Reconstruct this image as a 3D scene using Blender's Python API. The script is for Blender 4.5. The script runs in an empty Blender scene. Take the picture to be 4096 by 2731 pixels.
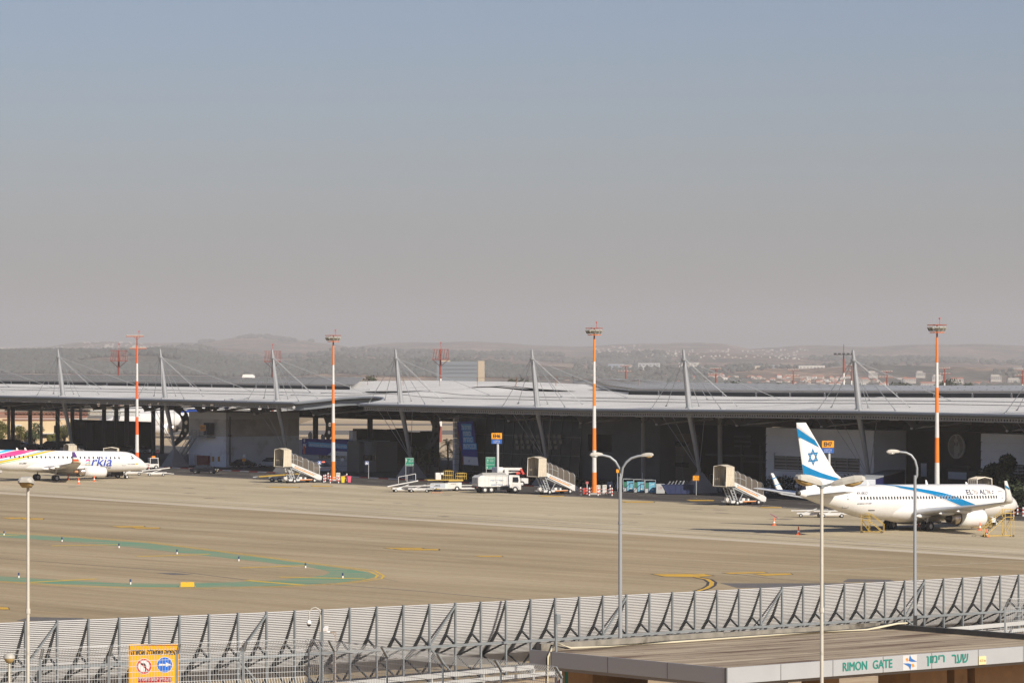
import bpy, bmesh, math, random
from mathutils import Vector, Matrix, noise
R = math.radians
random.seed(7)
SC = bpy.context.scene
COL = SC.collection
# ------------------------------------------------------------------ camera
F = 15360.0          # focal length in pixels of the 4096 px wide photograph (135 mm)
CX, YH, H = 2048.0, 1388.0, 21.3   # image centre, horizon row, camera height (m)
cam_d = bpy.data.cameras.new('camera'); cam = bpy.data.objects.new('camera', cam_d); COL.objects.link(cam)
cam_d.lens = 135.0; cam_d.sensor_width = 36.0; cam_d.clip_start = 1.0; cam_d.clip_end = 120000.0
cam_d.shift_y = (YH - 1365.5) / 4096.0
cam.location = (0, 0, H); cam.rotation_euler = (R(90), 0, 0)
SC.camera = cam
# ------------------------------------------------------------------ light
SUN_EL = 33.0
SUN_DIR = Vector((0.60 * math.cos(R(SUN_EL)), -0.80 * math.cos(R(SUN_EL)), math.sin(R(SUN_EL)))).normalized()
w = bpy.data.worlds.new('World'); SC.world = w; w.use_nodes = True
nt = w.node_tree
bg = nt.nodes['Background']
sky = nt.nodes.new('ShaderNodeTexSky'); sky.sky_type = 'NISHITA'; sky.sun_disc = False
sky.sun_elevation = R(SUN_EL); sky.sun_rotation = math.atan2(SUN_DIR.x, SUN_DIR.y)
sky.altitude = 0; sky.air_density = 1.0; sky.dust_density = 1.0; sky.ozone_density = 3.5
tint = nt.nodes.new('ShaderNodeMix'); tint.data_type = 'RGBA'; tint.blend_type = 'MULTIPLY'; tint.inputs['Factor'].default_value = 1.0
tint.inputs['B'].default_value = (1.08, 1.03, 1.20, 1); nt.links.new(sky.outputs[0], tint.inputs['A']); nt.links.new(tint.outputs['Result'], bg.inputs[0]); bg.inputs[1].default_value = 0.053
sun_d = bpy.data.lights.new('sun', 'SUN'); sun = bpy.data.objects.new('sun', sun_d); COL.objects.link(sun)
sun_d.energy = 5.0; sun_d.angle = R(0.5); sun_d.color = (1.0, 0.92, 0.80)
sun.rotation_euler = SUN_DIR.to_track_quat('Z', 'Y').to_euler()
sun.location = (200, -150, 300)
SC.view_settings.view_transform = 'Standard'; SC.view_settings.look = 'None'
SC.view_settings.exposure = 0.32; SC.view_settings.gamma = 1.0
SC.cycles.use_denoising = True
SC.cycles.max_bounces = 6; SC.cycles.volume_bounces = 1; SC.cycles.diffuse_bounces = 3
SC.cycles.glossy_bounces = 3; SC.cycles.transmission_bounces = 6; SC.cycles.transparent_max_bounces = 16
SC.cycles.caustics_reflective = False; SC.cycles.caustics_refractive = False
# ------------------------------------------------------------------ pixel helpers
def at(px, py, D):
    return Vector(((px - CX) * D / F, D, H - (py - YH) * D / F))
def gp(px, py, z=0.0):
    D = F * (H - z) / (py - YH)
    return Vector(((px - CX) * D / F, D, z))
# ------------------------------------------------------------------ materials
MATS = {}
def mat(name, col, rough=0.6, metal=0.0, var=0.0, vscale=1.0, spec=0.5, stretch=None, bump=0.0, dirt=None, dscale=0.3, dlo=0.45, dhi=0.75, emit=None, coords='Object'):
    if name in MATS: return MATS[name]
    m = bpy.data.materials.new(name); m.use_nodes = True
    n = m.node_tree.nodes; L = m.node_tree.links; b = n['Principled BSDF']
    b.inputs['Base Color'].default_value = (*col, 1); b.inputs['Roughness'].default_value = rough
    b.inputs['Metallic'].default_value = metal; b.inputs['Specular IOR Level'].default_value = spec
    if emit:
        b.inputs['Emission Color'].default_value = (*emit[:3], 1); b.inputs['Emission Strength'].default_value = emit[3]
    if var or bump or dirt:
        tc = n.new('ShaderNodeTexCoord'); mp = n.new('ShaderNodeMapping')
        L.new(tc.outputs[coords], mp.inputs['Vector'])
        if stretch: mp.inputs['Scale'].default_value = stretch
        nz = n.new('ShaderNodeTexNoise'); nz.inputs['Scale'].default_value = vscale; nz.inputs['Detail'].default_value = 6
        L.new(mp.outputs[0], nz.inputs['Vector'])
        cur = None
        if var:
            mr = n.new('ShaderNodeMapRange'); mr.inputs[1].default_value = 0.3; mr.inputs[2].default_value = 0.7
            mr.inputs[3].default_value = 1 - var; mr.inputs[4].default_value = 1 + var
            L.new(nz.outputs['Fac'], mr.inputs[0])
            mx = n.new('ShaderNodeVectorMath'); mx.operation = 'SCALE'; mx.inputs[0].default_value = col
            L.new(mr.outputs[0], mx.inputs['Scale']); cur = mx.outputs[0]
        if dirt:
            n2 = n.new('ShaderNodeTexNoise'); n2.inputs['Scale'].default_value = dscale; n2.inputs['Detail'].default_value = 8
            n2.inputs['Roughness'].default_value = 0.65
            L.new(mp.outputs[0], n2.inputs['Vector'])
            m2 = n.new('ShaderNodeMapRange'); m2.inputs[1].default_value = dlo; m2.inputs[2].default_value = dhi
            L.new(n2.outputs['Fac'], m2.inputs[0])
            mm = n.new('ShaderNodeMix'); mm.data_type = 'RGBA'
            L.new(m2.outputs[0], mm.inputs['Factor'])
            if cur: L.new(cur, mm.inputs['A'])
            else: mm.inputs['A'].default_value = (*col, 1)
            mm.inputs['B'].default_value = (*dirt, 1); cur = mm.outputs['Result']
        if cur: L.new(cur, b.inputs['Base Color'])
        if bump:
            bp = n.new('ShaderNodeBump'); bp.inputs['Strength'].default_value = bump; bp.inputs['Distance'].default_value = 0.053
            L.new(nz.outputs['Fac'], bp.inputs['Height']); L.new(bp.outputs[0], b.inputs['Normal'])
    MATS[name] = m
    return m
# ------------------------------------------------------------------ mesh builder
class MB:
    def __init__(s): s.v = []; s.f = []; s.m = []; s.sm = []; s.M = Matrix.Identity(4); s.mi = 0
    def add(s, vs, fs, smooth=False):
        o = len(s.v)
        for p in vs:
            q = s.M @ Vector(p); s.v.append((q.x, q.y, q.z))
        for f in fs:
            s.f.append(tuple(i + o for i in f)); s.m.append(s.mi); s.sm.append(smooth)
        return s
    def box(s, c, d, rz=0.0, mtx=None):
        x, y, z = d[0] / 2, d[1] / 2, d[2] / 2
        vs = [Vector((sx * x, sy * y, sz * z)) for sx in (-1, 1) for sy in (-1, 1) for sz in (-1, 1)]
        if mtx: vs = [mtx @ v for v in vs]
        elif rz:
            r = Matrix.Rotation(rz, 3, 'Z'); vs = [r @ v for v in vs]
        vs = [v + Vector(c) for v in vs]
        return s.add(vs, [(0, 1, 3, 2), (4, 6, 7, 5), (0, 4, 5, 1), (2, 3, 7, 6), (0, 2, 6, 4), (1, 5, 7, 3)])
    def bb(s, x0, x1, y0, y1, z0, z1):
        return s.box(((x0 + x1) / 2, (y0 + y1) / 2, (z0 + z1) / 2), (abs(x1 - x0), abs(y1 - y0), abs(z1 - z0)))
    def bar(s, a, b, w, h=None, up=(0, 0, 1)):
        a = Vector(a); b = Vector(b); d = b - a; L = d.length
        if L < 1e-6: return s
        h = h or w; d.normalize(); up = Vector(up)
        if abs(d.dot(up)) > 0.98: up = Vector((1, 0, 0)) if abs(d.x) < .9 else Vector((0, 1, 0))
        sx = d.cross(up).normalized(); sy = sx.cross(d).normalized()
        m = Matrix((sx, d, sy)).transposed()
        return s.box((a + b) / 2, (w, L, h), mtx=m)
    def tube(s, a, b, r, r2=None, n=8, caps=True, smooth=True):
        a = Vector(a); b = Vector(b); d = b - a
        if d.length < 1e-6: return s
        r2 = r if r2 is None else r2
        q = d.to_track_quat('Z', 'Y').to_matrix()
        vs = []
        for p, rr in ((a, r), (b, r2)):
            for i in range(n):
                t = 2 * math.pi * i / n; vs.append(p + q @ Vector((rr * math.cos(t), rr * math.sin(t), 0)))
        s.add(vs, [(i, (i + 1) % n, n + (i + 1) % n, n + i) for i in range(n)], smooth)
        if caps: s.add(vs, [tuple(range(n - 1, -1, -1)), tuple(range(n, 2 * n))])
        return s
    def path(s, pts, r, n=8, smooth=True, caps=True):
        pts = [Vector(p) for p in pts]; rings = []
        for i, p in enumerate(pts):
            d = (pts[min(i + 1, len(pts) - 1)] - pts[max(i - 1, 0)]).normalized()
            q = d.to_track_quat('Z', 'Y').to_matrix() if abs(d.z) > .99 else Matrix((d.cross(Vector((0, 0, 1))).normalized(), Vector((0, 0, 0)), Vector((0, 0, 0))))
            if abs(d.z) <= .99:
                sx = d.cross(Vector((0, 0, 1))).normalized(); sy = d.cross(sx).normalized()
            else:
                sx = Vector((1, 0, 0)); sy = d.cross(sx).normalized(); sx = sy.cross(d).normalized()
            rr = r[i] if isinstance(r, (list, tuple)) else r
            rings.append([p + sx * rr * math.cos(2 * math.pi * k / n) + sy * rr * math.sin(2 * math.pi * k / n) for k in range(n)])
        # keep rings aligned
        for i in range(1, len(rings)):
            best = min(range(n), key=lambda k: (rings[i][k] - rings[i - 1][0]).length)
            rg = rings[i]; a = [rg[(best + k) % n] for k in range(n)]; b = [rg[(best - k) % n] for k in range(n)]
            rings[i] = a if (a[1] - rings[i - 1][1]).length <= (b[1] - rings[i - 1][1]).length else b
        s.loft(rings, smooth, caps)
        return s
    def loft(s, rings, smooth=True, caps=True, closed=True):
        n = len(rings[0]); vs = [p for r in rings for p in r]; fs = []
        for i in range(len(rings) - 1):
            for k in range(n if closed else n - 1):
                k2 = (k + 1) % n
                fs.append((i * n + k, i * n + k2, (i + 1) * n + k2, (i + 1) * n + k))
        s.add(vs, fs, smooth)
        if caps and closed:
            s.add(list(rings[0]) + list(rings[-1]), [tuple(range(n - 1, -1, -1)), tuple(range(n, 2 * n))])
        return s
    def lathe(s, prof, c=(0, 0, 0), axis='Z', n=16, smooth=True, caps=True):
        rings = []
        for r, z in prof:
            rg = []
            for k in range(n):
                t = 2 * math.pi * k / n; x, y = r * math.cos(t), r * math.sin(t)
                v = Vector((x, y, z)) if axis == 'Z' else (Vector((z, x, y)) if axis == 'X' else Vector((x, z, y)))
                rg.append(v + Vector(c))
            rings.append(rg)
        return s.loft(rings, smooth, caps)
    def prism(s, poly, z0, z1, mtx=None):
        """poly in local XY extruded z0..z1, optional 4x4 matrix"""
        n = len(poly); vs = [Vector((p[0], p[1], z0)) for p in poly] + [Vector((p[0], p[1], z1)) for p in poly]
        if mtx: vs = [mtx @ v for v in vs]
        return s.add(vs, [tuple(range(n - 1, -1, -1)), tuple(range(n, 2 * n))] + [(i, (i + 1) % n, n + (i + 1) % n, n + i) for i in range(n)])
    def quad(s, a, b, c, d): return s.add([a, b, c, d], [(0, 1, 2, 3)])
    def ico(s, c, r, sub=1, jit=0.0, sq=(1, 1, 1)):
        key = sub
        if key not in ICO:
            bm = bmesh.new(); bmesh.ops.create_icosphere(bm, subdivisions=sub, radius=1)
            ICO[key] = ([v.co.copy() for v in bm.verts], [tuple(v.index for v in f.verts) for f in bm.faces]); bm.free()
        vs, fs = ICO[key]; c = Vector(c)
        return s.add([c + Vector((v.x * r * sq[0], v.y * r * sq[1], v.z * r * sq[2])) * (1 + random.uniform(-jit, jit)) for v in vs], fs)
    def build(s, name, mats, parent=None, loc=None, fixn=True):
        if not isinstance(mats, (list, tuple)): mats = [mats]
        me = bpy.data.meshes.new(name); me.from_pydata(s.v, [], s.f)
        for m in mats: me.materials.append(m)
        if len(mats) > 1: me.polygons.foreach_set('material_index', s.m)
        me.polygons.foreach_set('use_smooth', s.sm)
        if fixn and len(s.f) < 60000:
            bm = bmesh.new(); bm.from_mesh(me); bmesh.ops.recalc_face_normals(bm, faces=bm.faces); bm.to_mesh(me); bm.free()
        me.update()
        o = bpy.data.objects.new(name, me); COL.objects.link(o)
        if parent: o.parent = parent
        if loc: o.location = loc
        return o
ICO = {}
def tag(o, label=None, cat=None, group=None, kind=None):
    if label: o['label'] = label
    if cat: o['category'] = cat
    if group: o['group'] = group
    if kind: o['kind'] = kind
    return o
def thing(name, label, cat, loc=(0, 0, 0), rz=0.0, group=None):
    o = bpy.data.objects.new(name, None); COL.objects.link(o); o.location = loc; o.rotation_euler = (0, 0, rz)
    o.empty_display_size = 0.3
    return tag(o, label, cat, group)
KIDS = {}
def copy_tree(o, loc=None, rz=None, label=None, parent=None, scale=None):
    c = o.copy(); COL.objects.link(c)
    if parent: c.parent = parent
    if loc is not None: c.location = loc
    if rz is not None: c.rotation_euler = (0, 0, rz)
    if scale is not None: c.scale = scale
    if label: c['label'] = label
    for ch in [k for k in COL.objects if k.parent == o]: copy_tree(ch, parent=c)
    return c
# ------------------------------------------------------------------ text
TXT = {}
def text_geo(s, bold=0.0):
    """glyph mesh of a string, height-normalised (cap height 1), origin at left baseline"""
    bold = min(bold, .010); key = (s, bold)
    if key in TXT: return TXT[key]
    cu = bpy.data.curves.new('t', 'FONT'); cu.body = s; cu.size = 1.0; cu.resolution_u = 3; cu.offset = bold
    ob = bpy.data.objects.new('t', cu); me = ob.to_mesh()
    vs = [(v.co.x, v.co.y) for v in me.vertices]; fs = [tuple(p.vertices) for p in me.polygons]
    ob.to_mesh_clear(); bpy.data.objects.remove(ob); bpy.data.curves.remove(cu)
    if vs:
        xs = [v[0] for v in vs]; ys = [v[1] for v in vs]
        x0, x1, y0, y1 = min(xs), max(xs), min(ys), max(ys)
    else: x0 = y0 = 0; x1 = y1 = 1
    TXT[key] = (vs, fs, (x0, x1, y0, y1)); return TXT[key]
def put_text(mb, s, org, ux, uy, w, h, bold=0.02, mp=None, slant=0.0):
    """fit the string into a w x h box whose lower-left corner is org, along ux / uy; mp maps (u,v)->3D instead"""
    vs, fs, (x0, x1, y0, y1) = text_geo(s, bold)
    if not vs: return
    out = []
    for x, y in vs:
        u = (x - x0) / (x1 - x0) * w; v = (y - y0) / (y1 - y0) * h; u += v * slant
        out.append(mp(u, v) if mp else Vector(org) + Vector(ux) * u + Vector(uy) * v)
    mb.add(out, fs)
def bold_text(mb, s, org, ux, uy, w, h, st):
    n_ = Vector(ux).cross(Vector(uy)).normalized()
    for i, (dx, dy) in enumerate(((0, 0), (st, 0), (-st, 0), (0, st * .6), (0, -st * .6))): put_text(mb, s, Vector(org) + Vector(ux) * dx + Vector(uy) * dy + n_ * .0015 * i, ux, uy, w, h, .0)
def he(s): return s[::-1]
def interp(tab, x):
    if x <= tab[0][0]: return tab[0][1]
    for (x0, y0), (x1, y1) in zip(tab, tab[1:]):
        if x <= x1:
            t = (x - x0) / (x1 - x0); return y0 + (y1 - y0) * t
    return tab[-1][1]
# ================================================================== far land
def node_mat(name):
    m = bpy.data.materials.new(name); m.use_nodes = True; MATS[name] = m
    return m, m.node_tree.nodes, m.node_tree.links, m.node_tree.nodes['Principled BSDF']
LF1 = [(-2500, 1440), (-800, 1425), (0, 1413), (250, 1412), (500, 1418), (640, 1409), (760, 1416), (900, 1440), (1000, 1460), (1200, 1456), (1300, 1444), (1360, 1438), (1450, 1450), (1700, 1446), (1900, 1443), (2100, 1457), (2250, 1468), (2450, 1482), (2700, 1476), (3000, 1470), (3200, 1470), (3500, 1462), (3800, 1466), (4096, 1474), (6500, 1460)]
LF2 = [(-2500, 1400), (0, 1408), (500, 1404), (700, 1396), (850, 1392), (960, 1400), (1100, 1414), (1400, 1404), (1600, 1409), (2000, 1420), (2300, 1426), (2480, 1422), (2620, 1410), (2760, 1412), (2900, 1414), (3100, 1425), (3300, 1435), (3500, 1439), (3700, 1437), (3900, 1448), (4096, 1456), (6500, 1430)]
LF3 = [(-2500, 1380), (0, 1390), (200, 1386), (320, 1371), (450, 1367), (650, 1376), (800, 1371), (880, 1359), (960, 1343), (1060, 1338), (1130, 1350), (1250, 1367), (1400, 1386), (1600, 1376), (1900, 1363), (2100, 1379), (2300, 1386), (2500, 1377), (2800, 1371), (2900, 1376), (3000, 1396), (3150, 1386), (3280, 1379), (3500, 1385), (3700, 1378), (3900, 1376), (4096, 1384), (6500, 1370)]
LF0 = [(-2500, 1540), (0, 1527), (1300, 1532), (2000, 1545), (3000, 1556), (4096, 1562), (6500, 1575)]
KD = 1.6   # the ridges stand this much farther off than the table's reference depths
def land_y(px, D):
    D = D / KD
    keys = [(4300, interp(LF0, px)), (5300, interp(LF1, px)), (6400, interp(LF1, px) + 9), (8200, interp(LF2, px)), (9600, interp(LF2, px) + 6), (12500, interp(LF3, px)), (14000, interp(LF3, px) + 14)]
    for (d0, y0), (d1, y1) in zip(keys, keys[1:]):
        if D <= d1:
            t = max(0, (D - d0) / (d1 - d0)); t = t * t * (3 - 2 * t); return y0 + (y1 - y0) * t
    return keys[-1][1]
def land_z(px, D):
    if D < 4300 * KD:
        z1 = H - (interp(LF0, px) - YH) * 4300 * KD / F; t = (D - 1500) / (4300 * KD - 1500)
        return -0.6 + (z1 + 0.6) * t
    z = H - (land_y(px, D) - YH) * D / F
    x = (px - CX) * D / F
    a = min(1, (D / KD - 4300) / 500) * D / 5000.0
    z += a * (2.2 * noise.noise(Vector((x / 400, D / 800, 3))) + 1.1 * noise.noise(Vector((x / 140, D / 320, 7))))
    return z
def land_pt(px, D): return Vector(((px - CX) * D / F, D, land_z(px, D)))
lm, n, L, b = node_mat('hill_soil')
tc = n.new('ShaderNodeTexCoord'); mp = n.new('ShaderNodeMapping'); L.new(tc.outputs['Object'], mp.inputs[0]); mp.inputs['Scale'].default_value = (1, .45, 1)
n1 = n.new('ShaderNodeTexNoise'); n1.inputs['Scale'].default_value = .004; n1.inputs['Detail'].default_value = 9; n1.inputs['Roughness'].default_value = .65; L.new(mp.outputs[0], n1.inputs[0])
r1 = n.new('ShaderNodeValToRGB'); L.new(n1.outputs['Fac'], r1.inputs[0])
e = r1.color_ramp.elements; e[0].position = .40; e[0].color = (.050, .056, .044, 1); e[1].position = .66; e[1].color = (.38, .27, .18, 1)  # soil tones paled too, some haze put into the colour
x_ = r1.color_ramp.elements.new(.47); x_.color = (.105, .085, .06, 1); x_ = r1.color_ramp.elements.new(.55); x_.color = (.20, .13, .09, 1)
n2 = n.new('ShaderNodeTexNoise'); n2.inputs['Scale'].default_value = .032; n2.inputs['Detail'].default_value = 4; L.new(mp.outputs[0], n2.inputs[0])
m2 = n.new('ShaderNodeMapRange'); m2.inputs[1].default_value = .35; m2.inputs[2].default_value = .65; m2.inputs[3].default_value = .55; m2.inputs[4].default_value = 1.35; L.new(n2.outputs['Fac'], m2.inputs[0])
vm = n.new('ShaderNodeVectorMath'); vm.operation = 'SCALE'; L.new(r1.outputs[0], vm.inputs[0]); L.new(m2.outputs[0], vm.inputs['Scale']); L.new(vm.outputs[0], b.inputs['Base Color'])
b.inputs['Roughness'].default_value = .95; b.inputs['Specular IOR Level'].default_value = .1
hb = MB(); NX = 360; cols = [-2500 + 9000 * i / NX for i in range(NX + 1)]
rows = [1500, 2200, 3000, 3700, 4300, 4400, 4500, 4600, 4750, 4900, 5050, 5200, 5350, 5600, 6000, 6400, 6800, 7100, 7400, 7600, 7800, 8000, 8200, 8500, 9000, 9600, 10200, 10700, 11200, 11600, 11900, 12200, 12500, 12900, 14000]
rows = [1500, 2600, 4000, 5400] + [r_ * KD for r_ in rows[4:]]
vs = [land_pt(c, D) for D in rows for c in cols]
hb.add(vs, [(j * (NX + 1) + i, j * (NX + 1) + i + 1, (j + 1) * (NX + 1) + i + 1, (j + 1) * (NX + 1) + i) for j in range(len(rows) - 1) for i in range(NX)], True)
tag(hb.build('hills', lm), kind='structure')
# woodland on the nearest ridges, and scrub on the slopes behind
fol = mat('far_foliage', (.068, .075, .068), .9, var=.3, vscale=.03, spec=.1)  # colour paled to put some of the haze into the trees
wb = MB()
def wood(nn, pxr, Dr, hr, thr, seed):
    rnd = random.Random(seed); k = 0
    while k < nn:
        px = rnd.uniform(*pxr); D = rnd.uniform(*Dr) * KD
        x = (px - CX) * D / F
        if noise.noise(Vector((x / 500, D / 670, seed))) < thr: 
            k += .25; continue
        p = land_pt(px, D); h = rnd.uniform(*hr) * KD; wb.ico((p.x, p.y, p.z + h * .42), h * .55, 1, .18, (rnd.uniform(.9, 1.5), 1, 1)); k += 1
wood(7500, (-600, 950), (4650, 5350), (4.5, 8), -.25, 1)
wood(3000, (900, 2350), (4700, 5350), (4, 8), -.05, 2)
wood(1600, (2300, 4600), (4400, 5350), (3.5, 7), .0, 3)
wood(700, (650, 2500), (7300, 8250), (7, 12), .12, 4)
wood(450, (800, 1250), (11600, 12500), (7, 13), .18, 5)
wood(700, (2400, 4500), (6900, 8250), (7, 12), .0, 6)
tag(wb.build('woodland', fol, fixn=False), 'hazy dark wood and scrub covering the far ridges', 'woodland', kind='stuff')
# ================================================================== aircraft
pw = mat('aircraft_white', (.68, .67, .65), .28, var=.02, vscale=.6, dirt=(.54, .52, .47), dscale=.5, dlo=.55, dhi=.95)
pwg = mat('wing_grey', (.55, .56, .57), .38, var=.05, vscale=1.5)
metal = mat('bare_metal', (.50, .44, .38), .32, .9, var=.15, vscale=3)
dmetal = mat('dark_metal', (.05, .045, .04), .5, .3)
rubber = mat('rubber', (.022, .022, .024), .75)
hubm = mat('wheel_hub', (.62, .62, .6), .4)
glassd = mat('dark_window', (.018, .022, .030), .15, spec=.35)
blk = mat('black_paint', (.02, .02, .022), .5)
linem = mat('panel_line', (.24, .24, .24), .6)
navy = mat('navy_letters', (.035, .042, .085), .45)
greyl = mat('grey_letters', (.30, .25, .23), .45)
elblue = mat('airline_blue', (.0, .165, .36), .3, var=.12, vscale=2.5)
silver = mat('silver_line', (.50, .46, .45), .35)
strutm = mat('gear_strut', (.55, .55, .54), .4)
class AC:
    def __init__(s, x, y, th, secs, x0, p=0.0):
        s.p = p; s.x, s.y, s.th = x, y, th; s.c, s.s = math.cos(th), math.sin(th); s.secs = secs; s.x0 = x0
    def sec(s, x):
        xn = x - s.x0; T = s.secs
        if xn >= T[0][0]: return T[0][1:]
        for A, B in zip(T, T[1:]):
            if xn >= B[0]:
                t = (A[0] - xn) / (A[0] - B[0]); return tuple(A[i] + (B[i] - A[i]) * t for i in range(1, 5))
        return T[-1][1:]
    def inv(s, px, py, yl=0.0):
        k = (px - CX) / F; ax = s.x - s.s * yl; ay = s.y + s.c * yl
        x = (k * ay - ax) / (s.c - s.s * k); D = ay + x * s.s
        return x, H - (py - YH) * D / F + s.p * x
    def side_y(s, x, z):
        zc, wd, ht, hb = s.sec(x); h = ht if z > zc else hb
        q = max(-1, min(1, (z - zc) / h)); return wd * math.sqrt(max(0, 1 - q * q))
    def finv(s, px, py):
        y = -1.7
        for _ in range(6):
            x, z = s.inv(px, py, y); zc, wd, ht, hb = s.sec(x)
            y = .5 * y - .5 * s.side_y(x, z)
        return x, z
    def skin(s, x, z, side=-1, off=.014):
        zc, wd, ht, hb = s.sec(x); h = ht if z > zc else hb
        q = max(-1, min(1, (z - zc) / h)); y = wd * math.sqrt(1 - q * q)
        nrm = Vector((0, side * y / wd ** 2, (z - zc) / h ** 2)).normalized()
        return Vector((x, side * y, zc + q * h)) + nrm * off
def fuse_mesh(ac, n=40):
    rings = []; T = ac.secs; xs = []
    for A, B in zip(T, T[1:]):
        k = max(1, int(abs(A[0] - B[0]) / 1.2))
        for i in range(k): xs.append(A[0] + (B[0] - A[0]) * i / k)
    xs.append(T[-1][0])
    for xn in xs:
        zc, wd, ht, hb = ac.sec(xn + ac.x0); rg = []
        for k in range(n):
            t = 2 * math.pi * k / n; cz = math.sin(t); rg.append(Vector((xn + ac.x0, wd * math.cos(t), zc + (ht if cz > 0 else hb) * cz)))
        rings.append(rg)
    mb = MB(); mb.loft(rings); return mb
def strip(mb, ac, top, bot, N=24, Mr=4, off=.014, side=-1):
    """curved livery band on the fuselage side; top / bot are polylines in photo pixels"""
    tp = [ac.finv(*p) for p in top]; bt = [ac.finv(*p) for p in bot]
    def ev(pl, t):
        n = len(pl) - 1; i = min(int(t * n), n - 1); u = t * n - i
        return pl[i][0] + (pl[i + 1][0] - pl[i][0]) * u, pl[i][1] + (pl[i + 1][1] - pl[i][1]) * u
    vs = []
    for i in range(N + 1):
        a = ev(tp, i / N); b = ev(bt, i / N)
        for j in range(Mr + 1):
            u = j / Mr; vs.append(ac.skin(a[0] + (b[0] - a[0]) * u, a[1] + (b[1] - a[1]) * u, side, off))
    mb.add(vs, [(i * (Mr + 1) + j, i * (Mr + 1) + j + 1, (i + 1) * (Mr + 1) + j + 1, (i + 1) * (Mr + 1) + j) for i in range(N) for j in range(Mr)], True)
def rrect(w, h, r, n=3):
    pts = []
    for cx, cy, a0 in ((w / 2 - r, h / 2 - r, 0), (-w / 2 + r, h / 2 - r, 90), (-w / 2 + r, -h / 2 + r, 180), (w / 2 - r, -h / 2 + r, 270)):
        for i in range(n + 1):
            a = R(a0 + 90 * i / n); pts.append((cx + r * math.cos(a), cy + r * math.sin(a)))
    return pts
def window_at(mb, ac, x, z, w, h, r=.1, off=.02, side=-1):
    pts = [ac.skin(x + a, z + b, side, off) for a, b in rrect(w, h, r)]; mb.add(pts, [tuple(range(len(pts)))])
def frame_at(mb, ac, x, z, w, h, r=.15, t=.03, off=.022, side=-1):
    a = [ac.skin(x + p, z + q, side, off) for p, q in rrect(w, h, r, 4)]; b = [ac.skin(x + p, z + q, side, off) for p, q in rrect(w - 2 * t, h - 2 * t, r - t, 4)]
    n = len(a); mb.add(a + b, [(i, (i + 1) % n, n + (i + 1) % n, n + i) for i in range(n)])
def wing_mesh(secs, n=10):
    """secs: (y, xLE, chord, z, thick)"""
    rings = []
    for y, xl, ch, z, th in secs:
        rg = []
        for k in range(n):
            t = k / n; rg.append(Vector((xl - ch * (t * t * (3 - 2 * t)), y, z + th * ch * 1.25 * math.sqrt(max(0, math.sin(math.pi * t ** .75))) * .55)))
        for k in range(n):
            t = 1 - k / n; rg.append(Vector((xl - ch * (t * t * (3 - 2 * t)), y, z - th * ch * .42 * math.sqrt(max(0, math.sin(math.pi * t ** .75))))))
        rings.append(rg)
    mb = MB(); mb.loft(rings); return mb
def wheel_pair(x, y, r, wd, gap, parent, strut_top, sp=None, dz=0.0):
    m = MB()
    for sy in (-1, 1):
        c = y + sy * gap; m.lathe([(r * .55, c - wd / 2), (r * .92, c - wd / 2), (r, c - wd * .3), (r, c + wd * .3), (r * .92, c + wd / 2), (r * .55, c + wd / 2)], (x, 0, r), 'Y', 22, caps=False)
    g = MB()
    for sy in (-1, 1):
        c = y + sy * gap; e = c + sy * wd * .36; g.lathe([(r * .56, c + sy * wd * .25), (r * .56, e), (r * .3, e + sy * .01), (r * .22, e - sy * .06), (.05, e - sy * .04)], (x, 0, r), 'Y', 18)
    s_ = MB(); s_.tube((x, y, r), strut_top, .11, .14); s_.tube((x, y - gap, r), (x, y + gap, r), .09)
    if sp: s_.tube((x, y, r + .5), sp, .06)
    ge = s_.build('landing_gear', strutm, parent); ge.location.z = dz; m.build('tyre', rubber, ge); g.build('wheel_rim', hubm, ge)
def nacelle(x0, x1, y, z, r, parent, xc, cone=None):
    L = x0 - x1; m = MB()
    m.lathe([(r * .80, x0 - .55), (r * .86, x0 - .12), (r * .93, x0), (r * .99, x0 - .25), (r * 1.03, x0 - L * .3), (r * 1.0, x0 - L * .62), (r * .86, x1), (r * .82, x1 + .02), (r * .80, x1 + .5)], (0, y, z), 'X', 30, caps=False)
    e = m.build('engine', pw, parent)
    f = MB(); f.lathe([(.02, x0 - .2), (r * .22, x0 - .5), (r * .24, x0 - .56), (r * .84, x0 - .6)], (0, y, z), 'X', 24, caps=False); f.build('fan', dmetal, e)
    k = MB(); k.lathe([(r * .80, x1 + .3), (r * .74, x1 + .1), (r * .66, x1 - .35), (r * .54, xc), (r * .50, xc + .05), (r * .5, xc + .5)], (0, y, z), 'X', 24, caps=False)
    k.build('exhaust', metal, e)
    q = MB(); q.lathe([(r * .40, xc + .5), (r * .34, xc), (r * .03, xc - .8)], (0, y, z), 'X', 16); q.build('exhaust_cone', cone or dmetal, e)
    d = MB(); d.lathe([(r * .55, x1 + .12), (r * .84, x1 + .10)], (0, y, z), 'X', 24, caps=False); d.build('exhaust_duct', dmetal, e)
    return e
def aerial(p, ac, xn, h=.42, up=True):
    x = xn + ac.x0; zc, wd, ht, hb = ac.sec(x); z = zc + ht if up else zc - hb; s = 1 if up else -1
    m = MB(); m.add([(x, .02, z - .05 * s), (x - .45, .02, z - .05 * s), (x - .5, .01, z + h * s), (x - .3, .01, z + h * s), (x, -.02, z - .05 * s), (x - .45, -.02, z - .05 * s), (x - .5, -.01, z + h * s), (x - .3, -.01, z + h * s)],
          [(0, 1, 2, 3), (4, 5, 6, 7), (0, 1, 5, 4), (1, 2, 6, 5), (2, 3, 7, 6), (3, 0, 4, 7)]); m.build('aerial', pw, p)

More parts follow.
